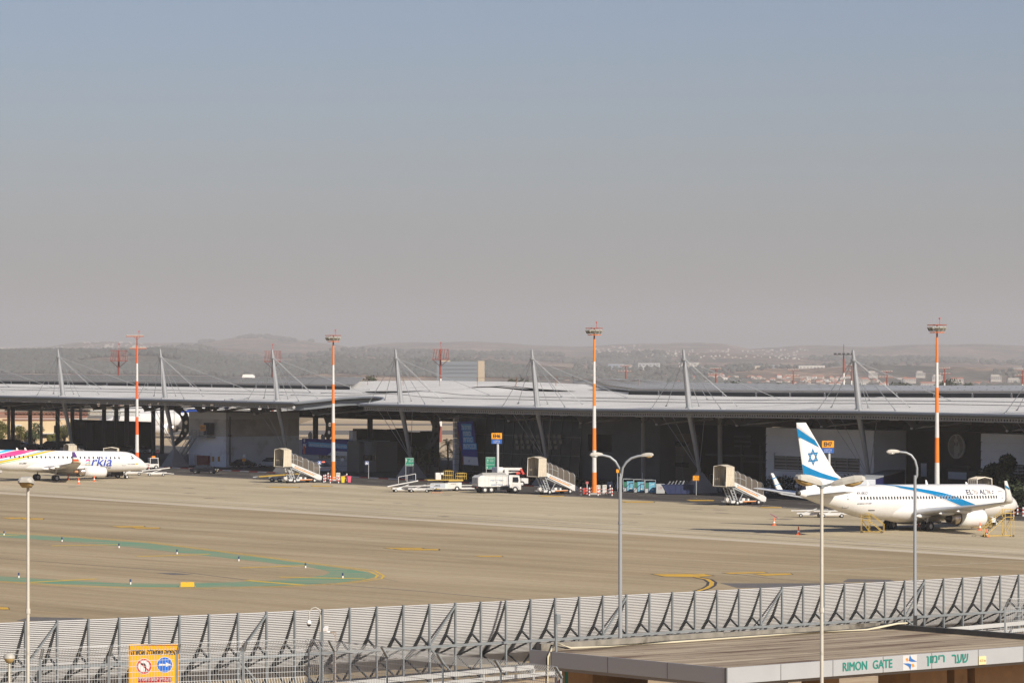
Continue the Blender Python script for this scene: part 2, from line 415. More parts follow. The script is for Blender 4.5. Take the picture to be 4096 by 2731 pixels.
# ---- large twin jet, right (blue and white) -------------------------------------------------
S7 = [(0, 2.72, .03, .03, .03), (-.18, 2.73, .30, .30, .28), (-.5, 2.78, .55, .52, .50), (-1.0, 2.86, .85, .80, .78), (-1.7, 2.95, 1.14, 1.10, 1.08), (-2.5, 3.03, 1.38, 1.45, 1.35), (-3.4, 3.10, 1.57, 1.85, 1.58),
      (-4.5, 3.18, 1.72, 2.0, 1.80), (-6, 3.25, 1.83, 2.05, 1.98), (-7.5, 3.27, 1.88, 2.05, 2.05), (-24.5, 3.27, 1.88, 2.05, 2.05), (-27, 3.34, 1.86, 1.98, 1.95), (-29, 3.46, 1.76, 1.78, 1.78), (-31.5, 3.74, 1.52, 1.42, 1.48),
      (-34, 4.02, 1.14, 1.02, 1.14), (-36, 4.20, .80, .74, .80), (-37.6, 4.32, .48, .46, .48), (-38.4, 4.37, .28, .28, .28)]
A7 = AC(46.2, 447.6, R(43.0), S7, 19.6, .0205)
jet = thing('airliner', 'white twin-engine airliner with blue star on striped tail fin, parked at the right', 'airliner', (46.2, 447.6, 0), R(43.0)); jet.rotation_euler = (0, .0205, R(43.0))
X0 = A7.x0
fu = fuse_mesh(A7).build('fuselage', pw, jet)
fr = MB()   # belly fairing
fr.lathe([(.05, 7.2), (.9, 6.6), (1.35, 5.6), (1.5, 4), (1.52, 0), (1.45, -2.2), (1.1, -4.2), (.5, -6.0), (.05, -6.8)], (0, 0, 0), 'X', 24)
fr.v = [(x, y * 1.5, 2.35 + z * 1.0) for x, y, z in fr.v]; fr.build('belly_fairing', pw, jet)
def zigst(pl, ox, oy, sc): return [(ox + a / sc, oy + b / sc) for a, b in pl]
m = MB(); z2 = lambda pl: zigst(pl, 3600, 1880, 4.742)
strip(m, A7, z2([(-420, 262), (-100, 285), (0, 300), (300, 338), (600, 385), (800, 425), (1000, 480), (1200, 560), (1400, 640), (1500, 700), (1600, 800), (1668, 880)]),
      z2([(-420, 266), (-100, 305), (0, 338), (300, 395), (560, 450), (780, 520), (950, 590), (1130, 665), (1300, 730), (1410, 790), (1500, 850), (1560, 905)]), 44, 6)
m.build('blue_livery_band', elblue, fu)
m = MB()
strip(m, A7, z2([(-100, 310), (0, 343), (300, 400), (560, 455), (780, 525), (950, 595), (1130, 670)]), z2([(-100, 312), (0, 352), (300, 418), (560, 480), (780, 552), (940, 618), (1090, 672)]), 30, 2)
m.build('grey_livery_line', silver, fu)
wfm = mat('window_frame', (.60, .60, .59), .4)
def windows(ac, par, xs, z, wd, ht, r, fr_=True, side=-1):
    for x in xs:
        m = MB(); window_at(m, ac, x, z, wd, ht, r, side=side); m.mi = 1
        if fr_: frame_at(m, ac, x, z, wd + .08, ht + .08, r + .035, .035, .018, side)
        m.build('window', [glassd, wfm], par)
x_0 = A7.finv(3443.4, 1993)[0]
windows(A7, fu, [x_0 + i * .508 for i in range(48) if x_0 + i * .508 < A7.x0 - 5.8 and i != 26], 3.83, .24, .36, .115)
def door7(name, x, z, wd, ht):
    d = MB(); frame_at(d, A7, x, z, wd, ht, .18, .06); o = d.build(name, linem, fu)
    hd = MB(); window_at(hd, A7, x, z + .1, .26, .07, .03, .03); window_at(hd, A7, x, z + .45, .1, .1, .045, .03); hd.build('handle', blk, o)
xa, za = A7.finv(3150 + 750 / 3.136, 1660 + 1060 / 3.136); door7('door', xa, 3.60, .84, 1.85)
xa, za = A7.finv(3600 + 1930 / 4.742, 1880 + 520 / 4.742); door7('door', xa, 3.60, .84, 1.85)
for pxx in (617, 722):
    xa, za = A7.finv(3600 + pxx / 4.742, 1880 + 540 / 4.742); d = MB(); frame_at(d, A7, xa, 3.60, .60, 1.20, .22, .03); d.build('exit_hatch', linem, fu)
for pp, nm in (([(2032, 448), (2085, 452), (2128, 492), (2110, 525), (2050, 500)], 'cockpit_window'),):
    c = MB(); q = [A7.skin(X0 - a_, z_, -1, .02) for a_, z_ in ((1.95, 3.5), (2.1, 3.98), (2.75, 4.22), (3.3, 4.0), (3.15, 3.6))]; c.add(q, [tuple(range(len(q)))])
    q = [Vector((v.x, -v.y, v.z)) for v in q]; c.add(q, [tuple(range(len(q)))])
    # front panes wrapping the nose
    c.add([Vector((X0 - 1.75, -.85, 3.62)), Vector((X0 - 1.75, .85, 3.62)), Vector((X0 - 2.3, .75, 4.22)), Vector((X0 - 2.3, -.75, 4.22))], [(0, 1, 2, 3)])
    c.build(nm, glassd, fu)
def sliced(pts, fs, n, lo=-9, hi=9):
    bm = bmesh.new(); vv = [bm.verts.new((x, y, 0)) for x, y in pts]
    for f_ in fs:
        try: bm.faces.new([vv[i] for i in f_])
        except ValueError: pass
    for i in range(1, n):
        bmesh.ops.bisect_plane(bm, geom=bm.verts[:] + bm.edges[:] + bm.faces[:], plane_co=(0, i / n, 0), plane_no=(0, 1, 0))
    for c_, kw in ((lo, 'clear_inner'), (hi, 'clear_outer')):
        if abs(c_) < 5: bmesh.ops.bisect_plane(bm, geom=bm.verts[:] + bm.edges[:] + bm.faces[:], plane_co=(0, c_, 0), plane_no=(0, 1, 0), **{kw: True})
    bm.verts.index_update(); r_ = [(v.co.x, v.co.y) for v in bm.verts], [tuple(v.index for v in f.verts) for f in bm.faces]; bm.free(); return r_
def ftext(ac, s, p0, p1, hpx, mt, name, par, bold=.02, slant=0.0, off=.035):
    """text from pixel p0 (lower left) to p1 (lower right), cap height in pixels"""
    m_ = MB()
    def mp(u, v):
        px = p0[0] + (p1[0] - p0[0]) * u - slant * v * hpx; py = p0[1] + (p1[1] - p0[1]) * u - v * hpx
        return ac.skin(*ac.finv(px, py), -1, off)
    vs, fs, (x0, x1, y0, y1) = text_geo(s, bold); v2, f2 = sliced([((x - x0) / (x1 - x0), (y - y0) / (y1 - y0)) for x, y in vs], fs, 6 if hpx > 15 else 2)
    m_.add([mp(u, v) for u, v in v2], f2); return m_.build(name, mt, par)
def q2(x, y): return (3600 + x / 4.742, 1880 + y / 4.742)
def q1(x, y): return (3150 + x / 3.136, 1660 + y / 3.136)
ftext(A7, 'EL', q2(1262, 458), q2(1378, 456), 18.5, navy, 'lettering', fu, .02, .35)
ftext(A7, he('על'), q2(1395, 455), q2(1480, 455), 20, greyl, 'lettering', fu, .018, .45)
ftext(A7, 'AL', q2(1500, 455), q2(1625, 455), 18.5, navy, 'lettering', fu, .02, .2)
ftext(A7, he('אל'), q2(1640, 453), q2(1722, 453), 20, greyl, 'lettering', fu, .018, .45)
ftext(A7, '=', q2(1738, 448), q2(1760, 448), 13, navy, 'lettering', fu, .04, 0)
ftext(A7, '4X-EKO', q1(858, 995), q1(997, 993), 10.5, navy, 'registration', fu, .005)
ftext(A7, 'BOEING 737-800', q1(868, 1116), q1(1045, 1112), 4.6, navy, 'lettering', fu, .02, -.5)
# open hold door
ho = MB(); q = [A7.skin(*A7.finv(*p), -1, .03) for p in (q1(1010, 1186), q1(1092, 1186), q1(1040, 1268), q1(950, 1268))]; ho.add(q, [(0, 1, 2, 3)]); ho.build('hold_opening', blk, fu)
ho = MB(); q = [A7.skin(*A7.finv(*p), -1, .03) for p in (z2([(1490, 735)])[0], z2([(1610, 730)])[0], z2([(1560, 800)])[0], z2([(1500, 795)])[0])]; ho.add(q, [(0, 1, 2, 3)]); ho.build('hold_opening', blk, fu)
for s_ in (-1, 1):
    wsec = [(s_ * 1.2, X0 - 12.9, 8.9, 1.95, .13), (s_ * 2.0, X0 - 13.4, 8.1, 2.0, .13), (s_ * 5.8, X0 - 15.5, 5.9, 2.45, .12), (s_ * 11.5, X0 - 18.5, 3.7, 3.05, .11), (s_ * 17.0, X0 - 21.4, 1.75, 3.70, .10)]
    wg = wing_mesh(wsec).build('wing', pwg, jet)
    wl = MB(); rings = []
    prof = [(17.0, X0 - 21.4, 1.75, 3.70), (17.35, X0 - 21.7, 1.55, 3.82), (17.6, X0 - 22.0, 1.35, 4.12), (17.75, X0 - 22.5, 1.05, 4.8), (17.95, X0 - 23.5, .55, 6.2)]
    for i, (y, xl, ch, z) in enumerate(prof):
        nx, nz = ((0, 1), (.35, .93), (.8, .6), (1, .15), (1, .1))[i]
        rings.append([Vector((xl - ch * a, s_ * (y - nx * t * ch * .5), z + nz * t * ch * .5)) for a, t in ((0, 0), (.25, .1), (.6, .08), (1, 0), (.6, -.08), (.25, -.1))])
    wl.loft(rings); wl = wl.build('winglet', pw, wg)
    if s_ < 0:
        st = MB(); off = -.07
        st.add([Vector((X0 - 23.0, s_ * 17.86 + off, 5.2)), Vector((X0 - 23.78, s_ * 17.88 + off, 5.5)), Vector((X0 - 23.82, s_ * 17.9 + off, 5.75)), Vector((X0 - 23.1, s_ * 17.88 + off, 5.4))], [(0, 1, 2, 3)])
        st.build('winglet_band', elblue, wl)
    else:
        for z0_, z1_ in ((4.90, 4.98), (5.68, 5.78)):
            st = MB(); st.add([Vector((X0 - 22.5 - (z0_ - 4.8) * .71, 17.66 - (z0_ - 4.8) * -.143, z0_)), Vector((X0 - 23.5 - (z0_ - 4.8) * .4, 17.66 + (z0_ - 4.8) * .143, z0_ - .2)), Vector((X0 - 23.5 - (z1_ - 4.8) * .4, 17.66 + (z1_ - 4.8) * .143, z1_ - .2)), Vector((X0 - 22.5 - (z1_ - 4.8) * .71, 17.66 + (z1_ - 4.8) * .143, z1_))], [(0, 1, 2, 3)])
            st.build('winglet_band', elblue, wl)
    fm = MB()
    for yy, xx, zz in ((3.3, X0 - 20.9, 1.75), (6.6, X0 - 20.6, 2.15), (9.6, X0 - 21.0, 2.5)):
        fm = MB(); fm.lathe([(.03, xx + 1.5), (.2, xx + .9), (.26, xx + .2), (.22, xx - .7), (.03, xx - 1.3)], (0, s_ * yy, zz), 'X', 10); fm.build('flap_fairing', pw, wg)
    e = nacelle(7.35, 2.9, s_ * 4.83, 1.52, 1.06, wg, 1.5)
    pm = MB(); pm.add([(6.3, s_ * 4.83 - .14, 2.5), (2.0, s_ * 4.83 - .14, 2.55), (.6, s_ * 4.83 - .14, 2.2), (3.0, s_ * 4.83 - .14, 1.9), (6.3, s_ * 4.83 + .14, 2.5), (2.0, s_ * 4.83 + .14, 2.55), (.6, s_ * 4.83 + .14, 2.2), (3.0, s_ * 4.83 + .14, 1.9)],
           [(0, 1, 2, 3), (4, 5, 6, 7), (0, 1, 5, 4), (1, 2, 6, 5), (2, 3, 7, 6), (3, 0, 4, 7)]); pm.build('pylon', pw, e)
    tp = wing_mesh([(s_ * .5, X0 - 33.3, 4.3, 4.08, .09), (s_ * 7.1, X0 - 37.0, 1.45, 4.75, .08)]).build('tailplane', pwg, jet)
    wheel_pair(0, s_ * 2.86, .56, .42, .43, jet, (.3, s_ * 2.75, 2.2), (-.2, s_ * 1.7, 1.9))
wheel_pair(15.6, 0, .35, .22, .2, jet, (15.4, 0, 1.5), dz=.32)
m = MB(); m.bb(14.6, 15.3, -.35, -.32, .75, 1.3); m.bb(14.6, 15.3, .32, .35, .75, 1.3); m.build('gear_door', pw, jet)
fin = [(-28.6, 5.12), (-30.6, 5.62), (-32.4, 6.63), (-37.5, 12.38), (-39.05, 12.35), (-37.7, 6.33), (-37.2, 4.7), (-33, 4.6)]
m = MB(); n_ = len(fin); th_ = [.02, .06, .12, .07, .02, .03, .04, .2]
# fin as a shaped slab: thick along the middle, thin at the edges
cen = [(x * .93 + -35.4 * .07, z * .93 + 7.9 * .07) for x, z in fin]
for sd in (-1, 1):
    vs = [Vector((X0 + x, sd * .03, z)) for x, z in fin] + [Vector((X0 + x, sd * .17, z)) for x, z in cen]
    m.add(vs, [(i, (i + 1) % n_, n_ + (i + 1) % n_, n_ + i) for i in range(n_)] + [tuple(range(n_, 2 * n_))])
m.add([Vector((X0 + x, -.03, z)) for x, z in fin] + [Vector((X0 + x, .03, z)) for x, z in fin], [(i, (i + 1) % n_, n_ + (i + 1) % n_, n_ + i) for i in range(n_)])
fino = m.build('tail_fin', pw, jet)
def fin_poly(px_poly, mt, name, off=-.185, both=False):
    q = []
    for p in px_poly:
        x, z = A7.inv(*q1(*p), off); q.append((x, z))
    m_ = MB(); m_.add([Vector((x, off, z)) for x, z in q], [tuple(range(len(q)))])
    if both: m_.add([Vector((x, -off, z)) for x, z in q], [tuple(range(len(q)))])
    return m_.build(name, mt, fino)
fin_poly([(97, 160), (330, 318), (384, 406), (116, 270)], elblue, 'fin_band')
fin_poly([(172, 615), (290, 672), (420, 725), (560, 770), (690, 806), (625, 826), (520, 812), (380, 780), (285, 752), (192, 738)], elblue, 'fin_band')
fin_poly([(95, 118), (322, 300), (330, 316), (97, 158)], silver, 'fin_line')
def star_bars(cx, cy, r, wd, rot, mt, name, off):
    m_ = MB()
    for t0 in (0, 60):
        P = [A7.inv(*q1(cx + r * .68 * math.sin(R(rot + t0 + 120 * i)), cy - r * math.cos(R(rot + t0 + 120 * i))), off) for i in range(3)]
        c = (sum(p[0] for p in P) / 3, sum(p[1] for p in P) / 3)
        I = [(c[0] + (p[0] - c[0]) * (1 - wd), c[1] + (p[1] - c[1]) * (1 - wd)) for p in P]
        for sg in (1,):
            vs = [Vector((p[0], sg * off, p[1])) for p in P + I]; m_.add(vs, [(i, (i + 1) % 3, 3 + (i + 1) % 3, 3 + i) for i in range(3)])
    return m_.build(name, mt, fino)
star_bars(307, 525, 110, .36, -4, mat('star_navy', (.01, .055, .17), .4), 'star_emblem', -.19)
star_bars(307, 525, 98, .20, -4, mat('star_blue', (.015, .22, .45), .4), 'star_emblem', -.195)
aerial(fu, A7, -26.5); aerial(fu, A7, -16.2, .5); aerial(fu, A7, -9, .25)
m = MB(); m.lathe([(.29, X0 - 38.35), (.26, X0 - 38.75), (.05, X0 - 38.8)], (0, 0, 4.37), 'X', 14); m.build('exhaust_outlet', dmetal, fu)

# ---- regional jet, left (striped) -----------------------------------------------------------
S9 = [(0, 2.34, .03, .03, .03), (-.2, 2.36, .28, .26, .26), (-.6, 2.44, .52, .50, .50), (-1.3, 2.66, .84, .85, .82), (-2.1, 2.80, 1.10, 1.20, 1.08), (-3.0, 2.95, 1.28, 1.55, 1.28), (-4.2, 3.08, 1.43, 1.68, 1.50),
      (-5.5, 3.14, 1.50, 1.68, 1.64), (-7, 3.15, 1.505, 1.68, 1.67), (-26, 3.15, 1.505, 1.68, 1.67), (-29, 3.3, 1.42, 1.55, 1.5), (-32, 3.65, 1.15, 1.2, 1.15), (-35, 4.05, .75, .8, .78), (-38, 4.35, .3, .35, .3)]
A9 = AC(-74.4, 613.1, R(37.0), S9, 18.9, .027)
rj = thing('regional_jet', 'white regional jet with rainbow stripes along its fuselage, parked at the left edge', 'airliner', (-74.4, 613.1, 0), R(37.0)); rj.rotation_euler = (0, .027, R(37.0))
X9 = A9.x0
fu9 = fuse_mesh(A9, 36).build('fuselage', pw, rj)
fr = MB(); fr.lathe([(.05, 6.2), (.8, 5.4), (1.15, 4.4), (1.2, 0), (1.1, -3), (.7, -5.2), (.05, -7)], (0, 0, 0), 'X', 20)
fr.v = [(x, y * 1.4, 2.25 + z * .82) for x, y, z in fr.v]; fr.build('belly_fairing', pw, rj)
z3 = lambda pl: zigst(pl, 0, 1760, 6.533)
lv = {'cyan': (.05, .42, .75), 'magenta': (.75, .06, .22), 'paleblue': (.13, .38, .66), 'yellow': (.85, .42, .02), 'green': (.20, .48, .08), 'purple': (.10, .04, .22), 'red': (.75, .10, .03)}
LV = {k_: mat('livery_' + k_, v_, .32) for k_, v_ in lv.items()}
def band(col, top, bot, N=24, Mr=3):
    m_ = MB(); strip(m_, A9, z3(top), z3(bot), N, Mr); m_.build('livery_band', LV[col], fu9)
band('cyan', [(-1500, 560), (-500, 370), (0, 292), (150, 246)], [(-1500, 700), (-500, 450), (0, 338), (350, 252)])
band('magenta', [(-1500, 740), (-500, 470), (0, 362), (250, 303), (470, 262)], [(-1500, 900), (-500, 610), (0, 485), (330, 415), (640, 345)], 30, 4)
for t0, t1, b0, b1 in (((300, 298), (620, 252), (300, 325), (700, 252)), ((420, 300), (780, 252), (460, 330), (850, 252)), ((560, 310), (900, 256), (620, 345), (960, 258))):
    band('magenta', [t0, ((t0[0] + t1[0]) / 2, (t0[1] + t1[1]) / 2), t1], [b0, ((b0[0] + b1[0]) / 2, (b0[1] + b1[1]) / 2), b1], 10)
band('paleblue', [(-1500, 950), (-500, 640), (0, 510), (450, 422), (800, 348), (1100, 262)], [(-1500, 975), (-500, 660), (0, 532), (450, 442), (800, 366), (1180, 265)])
band('yellow', [(-1500, 980), (-500, 670), (0, 540), (500, 442), (900, 345), (1180, 285)], [(-1500, 1050), (-500, 730), (0, 586), (500, 490), (900, 398), (1230, 315)])
band('yellow', [(1100, 302), (1250, 280), (1400, 272)], [(1150, 325), (1300, 300), (1420, 280)], 8)
band('green', [(-1500, 1062), (-500, 742), (0, 598), (500, 506), (1000, 416), (1470, 312)], [(-1500, 1090), (-500, 760), (0, 614), (500, 520), (1000, 428), (1480, 315)])
x_0 = A9.finv(20 / 6.533, 1824.5)[0]
windows(A9, fu9, [x_0 + i * .80 for i in range(-3, 33) if x_0 + i * .80 < X9 - 6.1], 3.77, .27, .36, .12, False)
def q4(x, y): return (300 + x / 5.6, 1760 + y / 5.6)
xa, _ = A9.finv(*q4(1092, 440)); d = MB(); frame_at(d, A9, xa, 3.42, .80, 1.75, .16, .05); o = d.build('door', linem, fu9)
hd = MB(); window_at(hd, A9, xa - .1, 3.6, .15, .1, .04, .03); hd.build('handle', linem, o)
xa, _ = A9.finv(1658 / 6.533, 1760 + 460 / 6.533); d = MB(); frame_at(d, A9, xa, 3.55, .52, 1.0, .15, .03); d.build('exit_hatch', linem, fu9)
c = MB(); q = [A9.skin(*A9.finv(*q4(*p)), -1, .02) for p in ((1235, 352), (1262, 352), (1312, 410), (1296, 420), (1250, 424))]; c.add(q, [tuple(range(5))]); q = [Vector((v.x, -v.y, v.z)) for v in q]; c.add(q, [tuple(range(5))])
c.add([Vector((X9 - 1.75, -.65, 3.35)), Vector((X9 - 1.75, .65, 3.35)), Vector((X9 - 2.35, .55, 4.0)), Vector((X9 - 2.35, -.55, 4.0))], [(0, 1, 2, 3)])
c.build('cockpit_window', glassd, fu9)
arkb = mat('blue_letters', (.025, .06, .36), .4)
ftext(A9, 'rkia', q4(352, 582), q4(806, 582), 39, arkb, 'lettering', fu9, .028, -.25)
# the many-coloured first letter: stacked slices of one glyph
vs_, fs_, bbx = text_geo('a', .028)
for lo, hi, cm in ((0, .17, mat('livery_teal', (.02, .30, .33), .4)), (.17, .33, LV['yellow']), (.33, .5, LV['paleblue']), (.5, .64, LV['green']), (.64, 1.01, mat('livery_pink', (.60, .10, .30), .4))):
    v2, f2 = sliced([((x - bbx[0]) / (bbx[1] - bbx[0]), (y - bbx[2]) / (bbx[3] - bbx[2])) for x, y in vs_], fs_, 6, lo + .03, hi - .03)
    m_ = MB(); m_.add([A9.skin(*A9.finv(*q4(212 + 130 * u + 20 * v, 582 - 158 * v)), -1, .02) for u, v in v2], f2)
    m_.build('lettering', cm, fu9)
ftext(A9, he('ארקיע'), q4(590, 640), q4(790, 640), 7.5, navy, 'lettering', fu9, .02, -.1)
ftext(A9, '4X-EMF', (480 / 6.533, 1760 + 622 / 6.533), (672 / 6.533, 1760 + 622 / 6.533), 6.5, blk, 'registration', fu9, .01, -.4)
ftext(A9, he('שושנת רפאלי'), q4(1168, 543), q4(1345, 541), 4, navy, 'lettering', fu9, .005)
m = MB(); q = [A9.skin(*A9.finv(*q4(*p)), -1, .02) for p in ((1355, 515), (1400, 515), (1400, 542), (1355, 542))]; m.add(q, [(0, 1, 2, 3)]); m.build('badge', LV['yellow'], fu9)
for s_ in (-1, 1):
    wg = wing_mesh([(s_ * 1.0, X9 - 13.8, 6.6, 2.0, .13), (s_ * 4.6, X9 - 15.8, 4.5, 2.25, .12), (s_ * 13.2, X9 - 20.3, 1.9, 3.05, .10)]).build('wing', pwg, rj)
    prof = [(13.2, X9 - 20.3, 1.9, 3.05), (13.7, X9 - 20.7, 1.7, 3.2), (13.95, X9 - 21.1, 1.3, 3.45), (14.3, X9 - 22.2, .45, 4.85)]
    cols_ = [pw, LV['magenta'], LV['green'], pw, LV['yellow'], pw, LV['red'], pw, LV['purple']]
    lv_ = [0, .5, .85, 1.2, 1.45, 1.7, 1.95, 2.2, 2.4, 3.0]
    def pr(t):
        i = min(int(t), 2); u = t - i; return [prof[i][k_] + (prof[i + 1][k_] - prof[i][k_]) * u for k_ in range(4)]
    wl = MB(); rings = []
    for i in range(len(lv_) - 1):
        rr = []
        for t in (lv_[i], lv_[i + 1]):
            y, xl, ch, z = pr(t); nx = min(1, t / 1.6); nz = 1 - nx * .85
            rr.append([Vector((xl - ch * a, s_ * (y - nx * tt * ch * .5), z + nz * tt * ch * .5)) for a, tt in ((0, 0), (.25, .1), (.6, .08), (1, 0), (.6, -.08), (.25, -.1))])
        wl.mi = i; wl.loft(rr, True, False)
    wl.build('winglet', cols_, wg)
    for yy, xx, zz in ((3.0, X9 - 20.4, 1.95), (5.4, X9 - 20.3, 2.1), (7.6, X9 - 20.9, 2.35)):
        fm = MB(); fm.lathe([(.03, xx + 1.3), (.18, xx + .8), (.22, xx + .1), (.18, xx - .6), (.03, xx - 1.1)], (0, s_ * yy, zz), 'X', 10); fm.build('flap_fairing', pw, wg)
    e = nacelle(8.3, 4.3, s_ * 4.3, 1.55, .80, wg, 3.2, mat('rust_cone', (.42, .20, .09), .5))
    pm = MB(); pm.bb(2.2, 7.2, s_ * 4.3 - .12, s_ * 4.3 + .12, 2.1, 2.5); pm.build('pylon', pw, e)
    wing_mesh([(s_ * .4, X9 - 34.2, 3.2, 4.2, .09), (s_ * 6.0, X9 - 36.6, 1.3, 4.75, .08)]).build('tailplane', pwg, rj)
    wheel_pair(0, s_ * 2.97, .50, .33, .34, rj, (.2, s_ * 2.8, 2.1), (-.1, s_ * 1.5, 1.9))
wheel_pair(14.9, 0, .31, .2, .2, rj, (14.7, 0, 1.4), dz=.40)
fin = [(-29.0, 4.9), (-31, 5.7), (-36.3, 10.5), (-38.0, 10.5), (-37.0, 5.2), (-33, 4.6)]
m = MB(); n_ = len(fin)
for sd in (-1, 1): m.add([Vector((X9 + x, sd * .12, z)) for x, z in fin], [tuple(range(n_))])
m.add([Vector((X9 + x, -.12, z)) for x, z in fin] + [Vector((X9 + x, .12, z)) for x, z in fin], [(i, (i + 1) % n_, n_ + (i + 1) % n_, n_ + i) for i in range(n_)]); m.build('tail_fin', LV['magenta'], rj)
aerial(fu9, A9, -22.5, .4); aerial(fu9, A9, -24, .35)

# ---- wide-body behind the terminal -----------------------------------------------------------
SW = [(0, 3.8, .03, .03, .03), (-.4, 3.85, .6, .6, .6), (-1.5, 4.0, 1.3, 1.3, 1.3), (-3.5, 4.3, 2.1, 2.2, 2.0), (-6, 4.5, 2.6, 2.6, 2.5), (-9, 4.55, 2.7, 2.7, 2.7), (-42, 4.55, 2.7, 2.7, 2.7), (-52, 5.2, 1.9, 1.9, 1.9), (-60, 6.2, .6, .6, .6)]
AW = AC(-70.5, 905.0, R(158), SW, 30)
wj = thing('wide_body_airliner', 'large white airliner with a blue band seen between columns behind the terminal', 'airliner', (-70.5, 905.0, 0), R(158))
f_ = fuse_mesh(AW, 28).build('fuselage', pw, wj)
windows(AW, f_, [24 - i * .75 for i in range(36)], 4.95, .30, .42, .12, False, 1)
m = MB()
vs = []
for i in range(21):
    t = i / 20; x = 17 - 14 * t; z1_ = 4.6 + 2.4 * t ** 1.2; z0_ = z1_ - 1.1
    for j in range(4): vs.append(AW.skin(x, z0_ + (z1_ - z0_) * j / 3, 1, .03))
m.add(vs, [(i * 4 + j, i * 4 + j + 1, i * 4 + j + 5, i * 4 + j + 4) for i in range(20) for j in range(3)]); m.build('blue_livery_band', mat('deep_blue', (.02, .06, .28), .4), f_)
for s_ in (-1, 1):
    wg = wing_mesh([(s_ * 2, 9, 12, 3.0, .12), (s_ * 10, 3, 7.5, 4.2, .11), (s_ * 29, -12, 2.2, 7.0, .10)]).build('wing', pwg, wj)
    nacelle(12.5, 6.5, s_ * 9.5, 2.3, 1.55, wg, 4.6)
    wheel_pair(-1, s_ * 4.6, .65, .5, .6, wj, (-1, s_ * 4.4, 4))
    wing_mesh([(s_ * 1, -22, 7, 5.6, .09), (s_ * 10, -28, 2.2, 6.6, .08)]).build('tailplane', pwg, wj)
wheel_pair(24, 0, .5, .35, .35, wj, (24, 0, 3.5))
fin = [(-20, 6.8), (-27, 12.3), (-31, 12.3), (-29.5, 6.0)]
m = MB()
m.prism([(x, z) for x, z in fin], -.2, .2, Matrix(((1, 0, 0, 0), (0, 0, 1, 0), (0, 1, 0, 0), (0, 0, 0, 1)))); m.build('tail_fin', pw, wj)
# ================================================================== terminal frame: a runs along the eave, b inward from the mast line
TX, TY, TUX, TUY, TIX, TIY = 47.9, 530.0, -.574, .819, .819, .574
def T(a, b, z=0.0): return Vector((TX + a * TUX + b * TIX, TY + a * TUY + b * TIY, z))
TROT = math.atan2(TUY, TUX)      # local +X = along the eave, local +Y = toward the apron
def fac(px, py, b):
    k = (px - CX) / F; a = (TX + b * TIX - k * (TY + b * TIY)) / (k * TUY - TUX); D = TY + a * TUY + b * TIY
    return a, H - (py - YH) * D / F
def ab(px, py):
    p = gp(px, py); r = Vector((p.x - TX, p.y - TY)); return r.x * TUX + r.y * TUY, r.x * TIX + r.y * TIY
